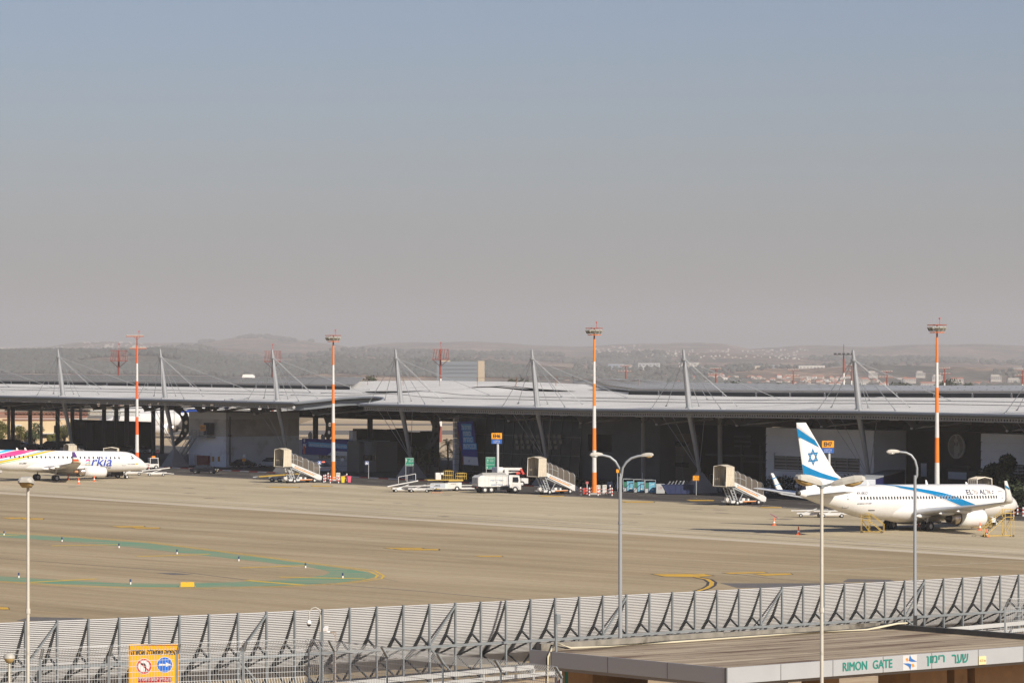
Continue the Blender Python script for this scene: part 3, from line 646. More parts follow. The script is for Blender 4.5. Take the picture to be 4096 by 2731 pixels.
# ================================================================== ground
def ground_mat(name, c0, c1, c2, rot, sc=(.006, .09, 1), seam=None, fine=.12):
    m, n, L, b = node_mat(name)
    tc = n.new('ShaderNodeTexCoord'); mp = n.new('ShaderNodeMapping'); mp.vector_type = 'TEXTURE'; mp.inputs['Rotation'].default_value = (0, 0, rot); L.new(tc.outputs['Object'], mp.inputs[0])
    m2 = n.new('ShaderNodeVectorMath'); m2.operation = 'MULTIPLY'; m2.inputs[1].default_value = sc; L.new(mp.outputs[0], m2.inputs[0])
    na = n.new('ShaderNodeTexNoise'); na.inputs['Scale'].default_value = 1; na.inputs['Detail'].default_value = 9; na.inputs['Roughness'].default_value = .62; L.new(m2.outputs[0], na.inputs[0])
    cr = n.new('ShaderNodeValToRGB'); L.new(na.outputs['Fac'], cr.inputs[0]); e = cr.color_ramp.elements
    e[0].position = .30; e[0].color = (*c0, 1); e[1].position = .72; e[1].color = (*c2, 1); k = e.new(.5); k.color = (*c1, 1)
    nb = n.new('ShaderNodeTexNoise'); nb.inputs['Scale'].default_value = .035; nb.inputs['Detail'].default_value = 6; L.new(tc.outputs['Object'], nb.inputs[0])
    nc = n.new('ShaderNodeTexNoise'); nc.inputs['Scale'].default_value = 1.7; nc.inputs['Detail'].default_value = 5; L.new(tc.outputs['Object'], nc.inputs[0])
    ad = n.new('ShaderNodeMath'); ad.operation = 'ADD'; L.new(nb.outputs['Fac'], ad.inputs[0]); L.new(nc.outputs['Fac'], ad.inputs[1])
    mr = n.new('ShaderNodeMapRange'); mr.inputs[1].default_value = .7; mr.inputs[2].default_value = 1.3; mr.inputs[3].default_value = 1 - fine; mr.inputs[4].default_value = 1 + fine; L.new(ad.outputs[0], mr.inputs[0])
    sc_ = n.new('ShaderNodeVectorMath'); sc_.operation = 'SCALE'; L.new(cr.outputs[0], sc_.inputs[0]); L.new(mr.outputs[0], sc_.inputs['Scale']); out = sc_.outputs[0]
    # fine drag marks along the taxi direction and scattered oil stains
    m4 = n.new('ShaderNodeVectorMath'); m4.operation = 'MULTIPLY'; m4.inputs[1].default_value = (sc[0] * 5, sc[1] * 7, 1); L.new(mp.outputs[0], m4.inputs[0])
    nf = n.new('ShaderNodeTexNoise'); nf.inputs['Scale'].default_value = 1; nf.inputs['Detail'].default_value = 5; L.new(m4.outputs[0], nf.inputs[0])
    mf = n.new('ShaderNodeMapRange'); mf.inputs[1].default_value = .3; mf.inputs[2].default_value = .7; mf.inputs[3].default_value = .90; mf.inputs[4].default_value = 1.10; L.new(nf.outputs['Fac'], mf.inputs[0])
    s5 = n.new('ShaderNodeVectorMath'); s5.operation = 'SCALE'; L.new(out, s5.inputs[0]); L.new(mf.outputs[0], s5.inputs['Scale']); out = s5.outputs[0]
    m6 = n.new('ShaderNodeVectorMath'); m6.operation = 'MULTIPLY'; m6.inputs[1].default_value = (.05, .16, 1); L.new(mp.outputs[0], m6.inputs[0])
    no = n.new('ShaderNodeTexNoise'); no.inputs['Scale'].default_value = 1; no.inputs['Detail'].default_value = 7; no.inputs['Roughness'].default_value = .7; L.new(m6.outputs[0], no.inputs[0])
    mo2 = n.new('ShaderNodeMapRange'); mo2.inputs[1].default_value = .60; mo2.inputs[2].default_value = .74; mo2.inputs[3].default_value = 1; mo2.inputs[4].default_value = .74; L.new(no.outputs['Fac'], mo2.inputs[0])
    s7 = n.new('ShaderNodeVectorMath'); s7.operation = 'SCALE'; L.new(out, s7.inputs[0]); L.new(mo2.outputs[0], s7.inputs['Scale']); out = s7.outputs[0]
    if seam:
        sx = n.new('ShaderNodeSeparateXYZ'); L.new(mp.outputs[0], sx.inputs[0])
        fac_ = None
        for ax, per, wd, dep in seam:
            mo = n.new('ShaderNodeMath'); mo.operation = 'PINGPONG'; mo.inputs[1].default_value = per / 2; L.new(sx.outputs[ax], mo.inputs[0])
            lt = n.new('ShaderNodeMapRange'); lt.inputs[1].default_value = wd; lt.inputs[2].default_value = wd * 2.2; lt.inputs[3].default_value = dep; lt.inputs[4].default_value = 1; L.new(mo.outputs[0], lt.inputs[0])
            s2 = n.new('ShaderNodeVectorMath'); s2.operation = 'SCALE'; L.new(out, s2.inputs[0]); L.new(lt.outputs[0], s2.inputs['Scale']); out = s2.outputs[0]
    L.new(out, b.inputs['Base Color']); b.inputs['Roughness'].default_value = .88; b.inputs['Specular IOR Level'].default_value = .25
    return m
TR = TROT
g_dust = ground_mat('dry_ground', (.30, .22, .14), (.42, .33, .22), (.50, .41, .29), R(4), (.0025, .03, 1))
g_brown = ground_mat('worn_apron', (.255, .19, .108), (.34, .265, .16), (.42, .34, .22), TR + R(7), (.010, .16, 1), [(1, 7.5, .06, .86), (0, 15, .06, .9)])
g_conc = ground_mat('apron_concrete', (.345, .28, .185), (.43, .36, .24), (.51, .43, .30), TR + R(2), (.016, .14, 1), [(0, 7.5, .07, .82), (1, 7.5, .06, .84)])
g_asph = ground_mat('asphalt', (.040, .037, .036), (.062, .055, .05), (.095, .083, .073), TR, (.03, .35, 1), None, .15)
g_farasph = mat('far_asphalt', (.13, .115, .10), .9)
g_patch = mat('dark_patch', (.12, .108, .10), .9, var=.15, vscale=.8)
p_yel = mat('yellow_paint', (.62, .36, .02), .7, dirt=(.33, .24, .12), dscale=.9, dlo=.5, dhi=.72)
p_wht = mat('white_paint', (.60, .56, .50), .75, dirt=(.35, .28, .20), dscale=.8, dlo=.48, dhi=.7)
p_grn = mat('green_paint', (.13, .27, .16), .8, dirt=(.31, .25, .15), dscale=.16, dlo=.43, dhi=.68, stretch=(1, 3, 1))
p_blk = mat('black_border_paint', (.045, .04, .037), .8)
def sheet(name, pts, z, mt, parent=None, kind='structure'):
    m = MB(); m.add([(p[0], p[1], z) for p in pts], [tuple(range(len(pts)))]); o = m.build(name, mt, parent); 
    if parent is None: tag(o, kind=kind)
    return o
def ribbon(mb, pts, wd, z):
    pts = [Vector((p[0], p[1], 0)) for p in pts]; L_, R_ = [], []
    for i, p in enumerate(pts):
        d = (pts[min(i + 1, len(pts) - 1)] - pts[max(i - 1, 0)]).normalized(); nn = Vector((-d.y, d.x, 0)) * wd / 2
        L_.append((p.x + nn.x, p.y + nn.y, z)); R_.append((p.x - nn.x, p.y - nn.y, z))
    n = len(pts); mb.add(L_ + R_, [(i, i + 1, n + i + 1, n + i) for i in range(n - 1)])
sheet('ground', [(-3500, -300), (3500, -300), (3500, 1520), (-3500, 1520)], 0, g_dust)
def fpy(px, b_, lo=1850, hi=2080):
    for _ in range(40):
        mid = (lo + hi) / 2
        if ab(px, mid)[1] > b_: lo = mid
        else: hi = mid
    return lo
A0 = gp(0, 1974); A1 = gp(4096, 2237); du = (A1 - A0).normalized()
P_, Q_ = A0 - du * 400, A1 + du * 330
nn = Vector((du.y, -du.x, 0)); nn = nn if nn.y < 0 else -nn
sheet('apron', [P_, Q_, T(-420, -22), T(480, -22)], .004, g_conc)
sheet('taxiway', [P_ + nn * .0, Q_, Q_ + nn * 230 + du * 40, P_ + nn * 230], .004, g_brown)
sheet('road', [T(-420, -22), T(480, -22), T(480, -3.9), T(-420, -3.9)], .004, g_asph)
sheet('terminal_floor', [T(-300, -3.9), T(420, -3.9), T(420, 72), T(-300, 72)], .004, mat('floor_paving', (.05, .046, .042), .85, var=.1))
# far runways and strips beyond the terminal
for i, (ya, yb) in enumerate(((1662, 1672), (1694, 1701), (1720, 1738))):
    D0, D1 = F * H / (yb - YH), F * H / (ya - YH)
    sheet('runway', [(-2500, D0 - 60), (2500, D0 + 60), (2500, D1 + 60), (-2500, D1 - 60)], .004, g_farasph)
# edge line between apron and taxiway, service lane line, dark patches
m = MB(); ribbon(m, [P_ - nn * 1.2, Q_ - nn * 1.2], 2.6, .007); tag(m.build('apron_edge_line', mat('pale_strip_paint', (.50, .43, .32), .85)), kind='structure')
m = MB(); ribbon(m, [P_ - nn * 5.2, Q_ - nn * 5.2], .42, .008); tag(m.build('apron_seam', mat('dark_seam', (.15, .125, .10), .9)), kind='structure')
m = MB(); ribbon(m, [P_ - nn * 9.5, Q_ - nn * 9.5], .28, .008); tag(m.build('apron_white_line', p_wht), kind='structure')
m = MB()
for k in range(60): a = 420 - k * 12; ribbon(m, [T(a, -11), T(a - 4.5, -11)], .16, .008)
ribbon(m, [T(430, -20.6), T(-300, -20.6)], .15, .008); tag(m.build('lane_markings', p_wht), kind='structure')
m = MB()
for pts in (((1370, 1385), (1340, 1360)),): pass
for q in ([(2880, 2331), (3640, 2331), (3560, 2352), (2950, 2350)], [(3390, 2314), (3560, 2317), (3600, 2328), (3370, 2326)], [(120, 2466), (330, 2470), (370, 2482), (60, 2482)], [(625, 2290), (700, 2290), (775, 2296), (690, 2298)], [(2560, 2392), (2640, 2395), (2600, 2402), (2520, 2400)]):
    m.add([gp(x, y, .007) for x, y in q], [(0, 1, 2, 3)])
tag(m.build('asphalt_patches', g_patch), kind='structure')
# dark joint lines meandering over the apron
m = MB()
for pl, wd in (([(-300, 2216), (0, 2232), (270, 2252), (700, 2283), (1000, 2320), (1360, 2338), (1700, 2365), (2050, 2397)], .30), ([(900, 2000), (1900, 2058), (2700, 2110), (3400, 2165), (4200, 2225)], .30),
               ([(2900, 2290), (3100, 2314), (3300, 2330)], .25), ([(1000, 2180), (1900, 2135), (2800, 2120)], .12)):
    ribbon(m, [gp(*p) for p in pl], wd, .0085)
tag(m.build('joint_lines', mat('joint_sealant', (.13, .105, .085), .9)), kind='structure')
m = MB()
for pl, wd in (([(2880, 2290), (3300, 2281), (3700, 2262), (4096, 2243)], .2), ([(400, 2106), (1100, 2093), (1700, 2080)], .14), ([(0, 2038), (600, 2028)], .14), ([(3050, 2020), (3400, 2052)], .2)): ribbon(m, [gp(*p) for p in pl], wd, .009)
tag(m.build('thin_white_lines', p_wht), kind='structure')
m = MB()
for pl, wd in (([(-100, 2068), (250, 2085), (560, 2112), (900, 2145), (1300, 2180), (1800, 2225), (2400, 2262), (3000, 2300), (3500, 2325)], .18), ([(60, 2448), (700, 2455), (1300, 2462)], .2),
               ([(500, 1914), (700, 1917), (860, 1916)], .15), ([(700, 1928), (1400, 1955), (2400, 2003), (3300, 2060)], .10)): ribbon(m, [gp(*p) for p in pl], wd, .0095)
tag(m.build('taxi_lines', mat('faded_yellow_paint', (.40, .26, .07), .8, dirt=(.27, .2, .13), dscale=.5, dlo=.4, dhi=.6)), kind='structure')
m = MB(); q = [gp(*p) for p in ((3074, 2053), (3084, 2053), (3119, 2072), (3108, 2073))]; m.add([(p.x, p.y, .012) for p in q], [(0, 1, 2, 3)])
q = [gp(*p) for p in ((560 + 0, 1926), (566, 1926), (598, 1934), (590, 1934))]
tag(m.build('white_stand_mark', p_wht), kind='structure')
m = MB(); q = [gp(*p) for p in ((3077, 2053.6), (3083, 2053.6), (3115, 2071.6), (3108, 2072))]; m.add([(p.x, p.y, .016) for p in q], [(0, 1, 2, 3)]); tag(m.build('red_stand_mark', mat('dark_red_paint', (.28, .03, .04), .8)), kind='structure')
m = MB()
for cx_, cy_, r_, t0, t1 in ((-4, 268, 22, -40, 60), (-2, 270, 24, -45, 55), (6, 272, 17, -60, 50), (14, 266, 26, -50, 40), (16, 267, 28, -50, 45), (30, 300, 34, 150, 230), (-48, 330, 40, 20, 90), (-20, 420, 60, 200, 260), (-44, 255, 9, -30, 60), (28, 262, 12, 10, 90)):
    ribbon(m, [(cx_ + r_ * math.cos(R(t0 + (t1 - t0) * i / 16)), cy_ + r_ * 1.4 * math.sin(R(t0 + (t1 - t0) * i / 16))) for i in range(17)], .22, .0075)
tag(m.build('tyre_marks', mat('tyre_mark', (.235, .18, .115), .9, dirt=(.32, .25, .16), dscale=.25, dlo=.42, dhi=.6)), kind='structure')
rnd_ = random.Random(8); m = MB()
for i in range(60):
    a_ = rnd_.uniform(-60, 330); b_ = rnd_.uniform(-75, -24); c = T(a_, b_); w_ = rnd_.uniform(.4, 2.2); h_ = rnd_.uniform(.3, .9); ang = TROT + rnd_.uniform(-.2, .2); k_ = rnd_.randint(7, 10)
    m.add([(c.x + w_ * rnd_.uniform(.7, 1.2) * math.cos(t_) * math.cos(ang) - h_ * math.sin(t_) * math.sin(ang), c.y + w_ * math.cos(t_) * math.sin(ang) + h_ * math.sin(t_) * math.cos(ang), .0095 + i * .00002) for t_ in [6.283 * q / k_ for q in range(k_)]], [tuple(range(k_))])
tag(m.build('oil_stains', mat('oil_stain', (.17, .135, .10), .75, dirt=(.33, .27, .19), dscale=.8, dlo=.40, dhi=.6)), kind='structure')
# green island with its double yellow edge
outer = [(-900, 2090), (-300, 2118), (0, 2132), (250, 2146), (600, 2172), (1000, 2223), (1250, 2256), (1400, 2276), (1470, 2287), (1505, 2297), (1495, 2308), (1440, 2319), (1340, 2330), (1150, 2340), (950, 2346), (700, 2348), (500, 2345), (250, 2336), (0, 2321), (-300, 2300), (-900, 2258)]
inner = [(-900, 2103), (-300, 2130), (0, 2147), (250, 2163), (550, 2190), (850, 2224), (1080, 2250), (1230, 2266), (1300, 2279), (1320, 2288), (1310, 2294), (1290, 2300), (1230, 2308), (1110, 2318), (930, 2327), (700, 2333), (480, 2331), (240, 2318), (0, 2303), (-300, 2284), (-900, 2240)]
m = MB(); n_ = len(outer); m.add([gp(x, y, .008) for x, y in outer] + [gp(x, y, .008) for x, y in inner], [(i, i + 1, n_ + i + 1, n_ + i) for i in range(n_ - 1)]); tag(m.build('green_island_paint', p_grn), kind='structure')
m = MB(); o2 = [(x + (6 if x > 1300 else 0), y + (-2.5 if i < 9 else 2.5)) for i, (x, y) in enumerate(outer)]; o3 = [(x + (30 if x > 1450 else (14 if x > 1300 else 0)), y + (-5.5 if i < 9 else 5.5)) for i, (x, y) in enumerate(outer)]
ribbon(m, [gp(*p) for p in o2], .22, .012); ribbon(m, [gp(*p) for p in o3], .22, .012)
for a_, b_ in (((205, 2182), (480, 2177)), ((550, 2225), (838, 2216)), ((960, 2270), (1225, 2261)), ((-60, 2142), (75, 2139)), ((120, 2328), (385, 2314)), ((985, 2320), (1215, 2339)), ((1120, 2307), (1460, 2314))): ribbon(m, [gp(*a_), gp(*b_)], .85, .016)
tag(m.build('yellow_island_lines', mat('fresh_yellow_paint', (.62, .40, .03), .7, var=.12, vscale=1.5)), kind='structure')
# yellow marking plates with black borders on the ground
m = MB(); k = MB()
def plate(q, g=1.0):
    c = sum((gp(*p) for p in q), Vector()) / len(q); P = [gp(*p) for p in q]
    k.add([(p.x, p.y, .013) for p in P], [tuple(range(len(P)))]); m.add([(c.x + (p.x - c.x) * .93, c.y + (p.y - c.y) * .88, .017) for p in P], [tuple(range(len(P)))])
for q in ([(2600, 2295), (2822, 2294), (2862, 2302), (2780, 2308), (2650, 2305)], [(2885, 2290), (3060, 2286), (3075, 2290), (2920, 2295)], [(3010, 2295), (3165, 2292), (3175, 2297), (3060, 2302)], [(0, 2070), (120, 2068), (125, 2072), (40, 2075)], [(80, 2072), (178, 2072), (175, 2077), (90, 2077)],
          [(440, 2104), (580, 2103), (582, 2107), (480, 2109)], [(520, 2108), (645, 2109), (640, 2113), (540, 2113)], [(1530, 2190), (1690, 2190), (1700, 2194), (1560, 2194)], [(1570, 2195), (1760, 2195), (1760, 2200), (1610, 2200)], [(1890, 2222), (2010, 2222), (2015, 2226), (1920, 2226)], [(-60, 2425), (35, 2428), (40, 2437), (-60, 2437)],
          [(1060, 1946), (1200, 1947), (1200, 1950), (1090, 1950)], [(1240, 1941), (1330, 1942), (1330, 1945), (1250, 1945)], [(2150, 1982), (2260, 1982), (2262, 1985), (2170, 1986)], [(2480, 2004), (2620, 2005), (2620, 2009), (2500, 2009)], [(2740, 1998), (2860, 1999), (2860, 2003), (2760, 2003)], [(3030, 2027), (3130, 2027), (3130, 2031), (3050, 2031)]): plate(q)
ribbon(k, [gp(*p) for p in [(2785, 2307), (2830, 2316), (2848, 2328), (2845, 2340), (2826, 2352), (2790, 2363)]], .95, .012); ribbon(m, [gp(*p) for p in [(2785, 2307), (2830, 2316), (2848, 2328), (2845, 2340), (2826, 2352), (2790, 2363)]], .42, .017)
tag(k.build('ground_sign_borders', p_blk), kind='structure'); tag(m.build('ground_sign_paint', p_yel), kind='structure')
# ================================================================== terminal building
t_white = mat('roof_sheet', (.50, .50, .49), .5, var=.05, vscale=.25)
steel = mat('light_steel', (.33, .34, .35), .42, .35, var=.05)
gtube = mat('eave_grey', (.24, .26, .28), .45, .3)
dgrey = mat('dark_steel', (.06, .064, .068), .6, spec=.2)
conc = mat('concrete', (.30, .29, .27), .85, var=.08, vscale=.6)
concd = mat('shaded_concrete', (.06, .065, .07), .85, spec=.15, var=.1, vscale=.5)  # darker copy of the concrete, shade under the roof put into its colour
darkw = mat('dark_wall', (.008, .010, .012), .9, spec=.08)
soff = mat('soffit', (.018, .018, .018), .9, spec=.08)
slabw = mat('white_slab_wall', (.72, .75, .79), .75, var=.06, vscale=.3)
pwall = mat('grey_wall', (.10, .11, .115), .8, spec=.1, var=.07, vscale=.4)
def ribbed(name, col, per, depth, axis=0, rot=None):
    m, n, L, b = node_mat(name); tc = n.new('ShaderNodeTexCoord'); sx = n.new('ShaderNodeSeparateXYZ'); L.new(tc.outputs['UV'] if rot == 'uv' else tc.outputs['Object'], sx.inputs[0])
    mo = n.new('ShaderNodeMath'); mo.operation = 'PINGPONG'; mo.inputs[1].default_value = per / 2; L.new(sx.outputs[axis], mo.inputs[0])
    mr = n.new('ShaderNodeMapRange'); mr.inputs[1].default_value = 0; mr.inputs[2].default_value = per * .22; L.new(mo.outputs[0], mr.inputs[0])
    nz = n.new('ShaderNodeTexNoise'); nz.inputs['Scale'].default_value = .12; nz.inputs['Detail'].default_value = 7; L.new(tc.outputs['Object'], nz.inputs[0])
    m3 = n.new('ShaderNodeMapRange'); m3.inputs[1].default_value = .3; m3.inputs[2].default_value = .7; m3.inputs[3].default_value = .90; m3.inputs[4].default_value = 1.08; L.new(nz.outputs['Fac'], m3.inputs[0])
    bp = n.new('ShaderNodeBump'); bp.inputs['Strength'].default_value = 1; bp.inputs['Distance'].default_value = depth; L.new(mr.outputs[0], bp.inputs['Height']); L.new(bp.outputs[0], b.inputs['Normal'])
    vm = n.new('ShaderNodeVectorMath'); vm.operation = 'SCALE'; vm.inputs[0].default_value = col; mg = n.new('ShaderNodeMapRange'); mg.inputs[2].default_value = per * .12; mg.inputs[3].default_value = .68; L.new(mo.outputs[0], mg.inputs[0]); mq = n.new('ShaderNodeMath'); mq.operation = 'MULTIPLY'; L.new(m3.outputs[0], mq.inputs[0]); L.new(mg.outputs[0], mq.inputs[1]); L.new(mq.outputs[0], vm.inputs['Scale']); L.new(vm.outputs[0], b.inputs['Base Color']); b.inputs['Roughness'].default_value = .8; b.inputs['Specular IOR Level'].default_value = .15  # rib shading painted into the colour as a dark line along each groove
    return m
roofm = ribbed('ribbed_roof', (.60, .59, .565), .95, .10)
TB = thing('terminal_building', 'long terminal hall under one curved silver roof hung from leaning masts', 'building', T(0, 0), TROT)
# inside TB's frame: x = a, y = -b  (local +Y points to the apron)
def P(a, b, z): return Vector((a, -b, z))
def zlow(a): return .5 * max(0, min(1, (a + 4) / 64.0))
RISE = [(140, .017), (166, .030), (215, .036), (245, .072)]
def zr(a, b):
    z = 12.72 + .052 * b if b < 30 else 14.28 + interp(RISE, a) * (b - 30)
    z += .55 * math.exp(-((a - 135) / 9.0) ** 2) * min(1, max(0, (b + 3) / 6))
    hump = math.exp(-((a - 150 - .6 * (b - 40)) / 32.0) ** 2); z += .12 * hump * min(1, max(0, (b - 8) / 30.0))
    return z - zlow(a)
notch = [(122.5, -3), (123.5, 0), (125.2, 2.8), (127.5, 5), (130, 6.4), (132.5, 6.4), (135, 5.2), (137.2, 3), (139.5, .2), (142.5, -3)]
def b0(a): return interp(notch, a) if 122.5 < a < 142.5 else -3.0
def bmax(a): return 63 - 19 * max(0, min(1, (a - 205) / 30.0))
AL = [-110 + i * 2.5 for i in range(91)] + [118 + i * .5 for i in range(56)] + [147.5 + i * 2.5 for i in range(81)]
bs = [0, .06, .14, .25, .4, .55, .7, .82, .92, 1]
m = MB(); vs = []
for a in AL:
    s0 = b0(a)
    for t in bs: b_ = s0 + (bmax(a) - s0) * t; vs.append(P(a, b_, zr(a, b_)))
nb_ = len(bs); m.add(vs, [(i * nb_ + j, i * nb_ + j + 1, (i + 1) * nb_ + j + 1, (i + 1) * nb_ + j) for i in range(len(AL) - 1) for j in range(nb_ - 1)], True)
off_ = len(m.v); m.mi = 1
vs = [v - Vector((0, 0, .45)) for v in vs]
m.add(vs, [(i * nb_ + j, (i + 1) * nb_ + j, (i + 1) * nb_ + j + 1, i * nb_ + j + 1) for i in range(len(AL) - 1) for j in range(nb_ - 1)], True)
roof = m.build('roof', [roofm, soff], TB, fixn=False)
m = MB(); m.path([P(a, b0(a) - .15, zr(a, b0(a)) - .22) for a in AL if a < 122.4], .26, 8); m.path([P(a, b0(a) - .15, zr(a, b0(a)) - .22) for a in AL if a > 122.4], .26, 8); m.build('eave_tube', gtube, roof)
m = MB()   # toothed edge strip under the tube
a = -108.0
while a < 345:
    if not (121.5 < a < 143):
        z = zr(a, -3) - .5; q = [P(a, -2.85, z), P(a + .56, -2.85, z), P(a + .56, -2.85, z - .18), P(a + .40, -2.85, z - .18), P(a + .34, -2.85, z - .42), P(a + .22, -2.85, z - .42), P(a + .16, -2.85, z - .18), P(a, -2.85, z - .18)]
        m.add([q[0], q[1], q[2], q[3], q[6], q[7]], [(0, 1, 2, 3, 4, 5)]); m.add([q[7], q[6], P(a + .16, -2.85, z - .62), P(a, -2.85, z - .62)], [(0, 1, 2, 3)]); m.add([q[3], q[2], P(a + .56, -2.85, z - .62), P(a + .40, -2.85, z - .62)], [(0, 1, 2, 3)])
        m.add([P(a + .16, -2.85, z - .45), P(a + .40, -2.85, z - .45), P(a + .40, -2.85, z - .62), P(a + .16, -2.85, z - .62)], [(0, 1, 2, 3)])
    a += .56
m.build('edge_strip', mat('edge_metal', (.30, .29, .26), .6), roof, fixn=False)
# inner fascia of the notch
m = MB(); vs = []
for a_, b_ in [(143.5, -2.4)] + [(a, interp(notch, a) + .8) for a in [142 - .8 * i for i in range(24)]]:
    vs += [P(a_, b_, zr(a_, b_) - .55), P(a_, b_, zr(a_, b_) - 1.45)]
m.add(vs, [(2 * i, 2 * i + 1, 2 * i + 3, 2 * i + 2) for i in range(len(vs) // 2 - 1)]); m.build('notch_fascia', gtube, roof, fixn=False)
# standing seams, walkway wires and gutters on the roof
for a_, sl in ((26, 1.3), (166, 1.25), (262, 1.1), (268, 1.1)):
    m = MB()
    pts = [P(a_ + sl * b_ * .0, b_, zr(a_, b_) + .1) for b_ in (-2.9, 5, 12, 20, 27)]; m.path(pts, .16 if a_ == 166 else .05, 6); m.build('roof_gutter', steel, roof)
m = MB()
for b_ in (10.5, 17.0):
    m.path([P(a, b_ + .5 * math.sin(a * .11) * (b_ > 12), zr(a, b_) + .14) for a in range(-100, 330, 5)], .045, 5)
m.build('walkway_wire', dgrey, roof)
# solar arrays
pan = mat('solar_glass', (.15, .142, .13), .85, var=.15, vscale=.5, spec=.08); panf = mat('panel_frame', (.45, .46, .47), .5)
def panels(lim, nm):
    m = MB()
    for r_ in range(24):
        b_ = 28 + r_ * 1.75; lo, hi = lim(b_)
        if b_ > 61: break
        if b_ > 42.5: hi = min(hi, 205 + (63 - b_) / 19 * 30 - 1)
        if hi - lo < 4: continue
        n_ = max(2, int((hi - lo) / 8)); st = (hi - lo) / n_
        for i in range(n_):
            a0, a1 = lo + st * i, lo + st * (i + 1) - .25; z0_, z1_ = zr((a0 + a1) / 2, b_), zr((a0 + a1) / 2, b_ + 1.5)
            zA0, zA1 = zr(a0, b_) + .62, zr(a1, b_) + .62
            m.mi = 0; m.add([P(a0, b_, zA0), P(a1, b_, zA1), P(a1, b_ + 1.45, zA1 + .26), P(a0, b_ + 1.45, zA0 + .26)], [(0, 1, 2, 3)])
            m.mi = 1; m.add([P(a0, b_, zA0), P(a1, b_, zA1), P(a1, b_ - .02, zA1 - .09), P(a0, b_ - .02, zA0 - .09)], [(0, 1, 2, 3)]); m.add([P(a0, b_ + 1.3, zA0 + .24), P(a1, b_ + 1.3, zA1 + .24), P(a1, b_ + 1.46, zA1 + .27), P(a0, b_ + 1.46, zA0 + .27)], [(0, 1, 2, 3)])
            if r_ == 0:
                m.mi = 2; m.add([P(a0, b_ + .1, zA0 - .02), P(a1, b_ + .1, zA1 - .02), P(a1, b_ + .1, zA1 - .72), P(a0, b_ + .1, zA0 - .72)], [(0, 1, 2, 3)]); m.bar(P(a0, b_, zA0 - .1), P(a1, b_, zA1 - .1), .12, .12); m.mi = 1; m.bar(P(a0, b_ + .02, zA0 - .62), P(a0, b_ + .05, zA0), .1)  # dark plate added to stand for the shadow gap under the front row
    m.build(nm, [pan, panf, dgrey], roof, fixn=False)
panels(lambda b_: (174 + (b_ - 28) * 1.45, 345), 'solar_array'); panels(lambda b_: (-108, 91 + (b_ - 28) * 1.85), 'solar_array')
m = MB()
for cx_, cy_, L_, W_ in ((150, 22, 10, 1.6), (128, 33, 16, 1.8), (104, 40, 14, 1.8)):
    pts = [P(cx_ + L_ * math.cos(t), cy_ + W_ * math.sin(t), zr(cx_ + L_ * math.cos(t), cy_ + W_ * math.sin(t)) + .12) for t in [2 * math.pi * i / 24 for i in range(24)]]
    m.add(pts, [tuple(range(24))])
m.build('skylight', darkw, roof)
m = MB()
for i in range(9):
    a_ = 205 - i * 12; b_ = 44; m.tube(P(a_, b_, zr(a_, b_)), P(a_, b_, zr(a_, b_) + 1.7), .05); 
    if i: m.bar(P(a_, b_, zr(a_, b_) + 1.6), P(a_ + 12, b_, zr(a_ + 12, b_) + 1.6), .05)
m.build('safety_rail', mat('faded_orange_rail', (.38, .20, .09), .7), roof)
# masts, their cables and feet
anch = [(6.2, -2.2), (10, 3.4), (-3, -2.4), (2, 3.4), (20.7, 19.5), (-9.8, -1.8), (-5.1, 4.9), (4, 20.2)]
for n_ in range(-1, 9):
    a_ = 38.3 * (6 - n_); zt = 20.9; zb = zr(a_, 0)
    m = MB(); m.path([P(a_, 1.9, 2.9), P(a_, .95, 7.6), P(a_, 0, zb - .5), P(a_, 0, zb), P(a_, -.55, zb + 4.2), P(a_, -1.0, zt - .9), P(a_, -1.1, zt)], [.24, .34, .46, .46, .38, .24, .17], 16)
    m.tube(P(a_, -.02, zb - .05), P(a_, -.04, zb + .2), .58, n=16); m.tube(P(a_, -1.0, zt - 1.5), P(a_, -1.02, zt - 1.25), .4, n=10)
    mo_ = m.build('roof_mast', steel, TB)
    for da, b_ in anch:
        m = MB(); A_ = P(a_ + (.2 if da > 0 else -.2), -1.0, zt - 1.35); B_ = P(a_ + da, b_, zr(a_ + da, b_) + .05); m.tube(A_, B_, .045, n=6); m.tube(B_, B_ + (A_ - B_).normalized() * .7, .11, .05, n=6); m.tube(B_ - Vector((0, 0, .05)), B_ + Vector((0, 0, .1)), .18, n=6); m.build('cable', steel, mo_)
    for da in (5.2, -5.2, 2.6):
        m = MB(); m.tube(P(a_, 1.85, 3.2), P(a_ + da, -1.2, zb - 1.0), .04, n=6); m.build('cable', steel, mo_)
    m = MB(); m.add([P(a_ - 1.9, .2, 0), P(a_ + 1.9, .2, 0), P(a_ + 2.3, 3.6, 0), P(a_ - 2.3, 3.6, 0), P(a_ - .35, 1.6, 3.0), P(a_ + .35, 1.6, 3.0), P(a_ + .35, 2.2, 3.0), P(a_ - .35, 2.2, 3.0)], [(0, 1, 5, 4), (1, 2, 6, 5), (2, 3, 7, 6), (3, 0, 4, 7), (4, 5, 6, 7)])
    m.build('mast_footing', conc, mo_)
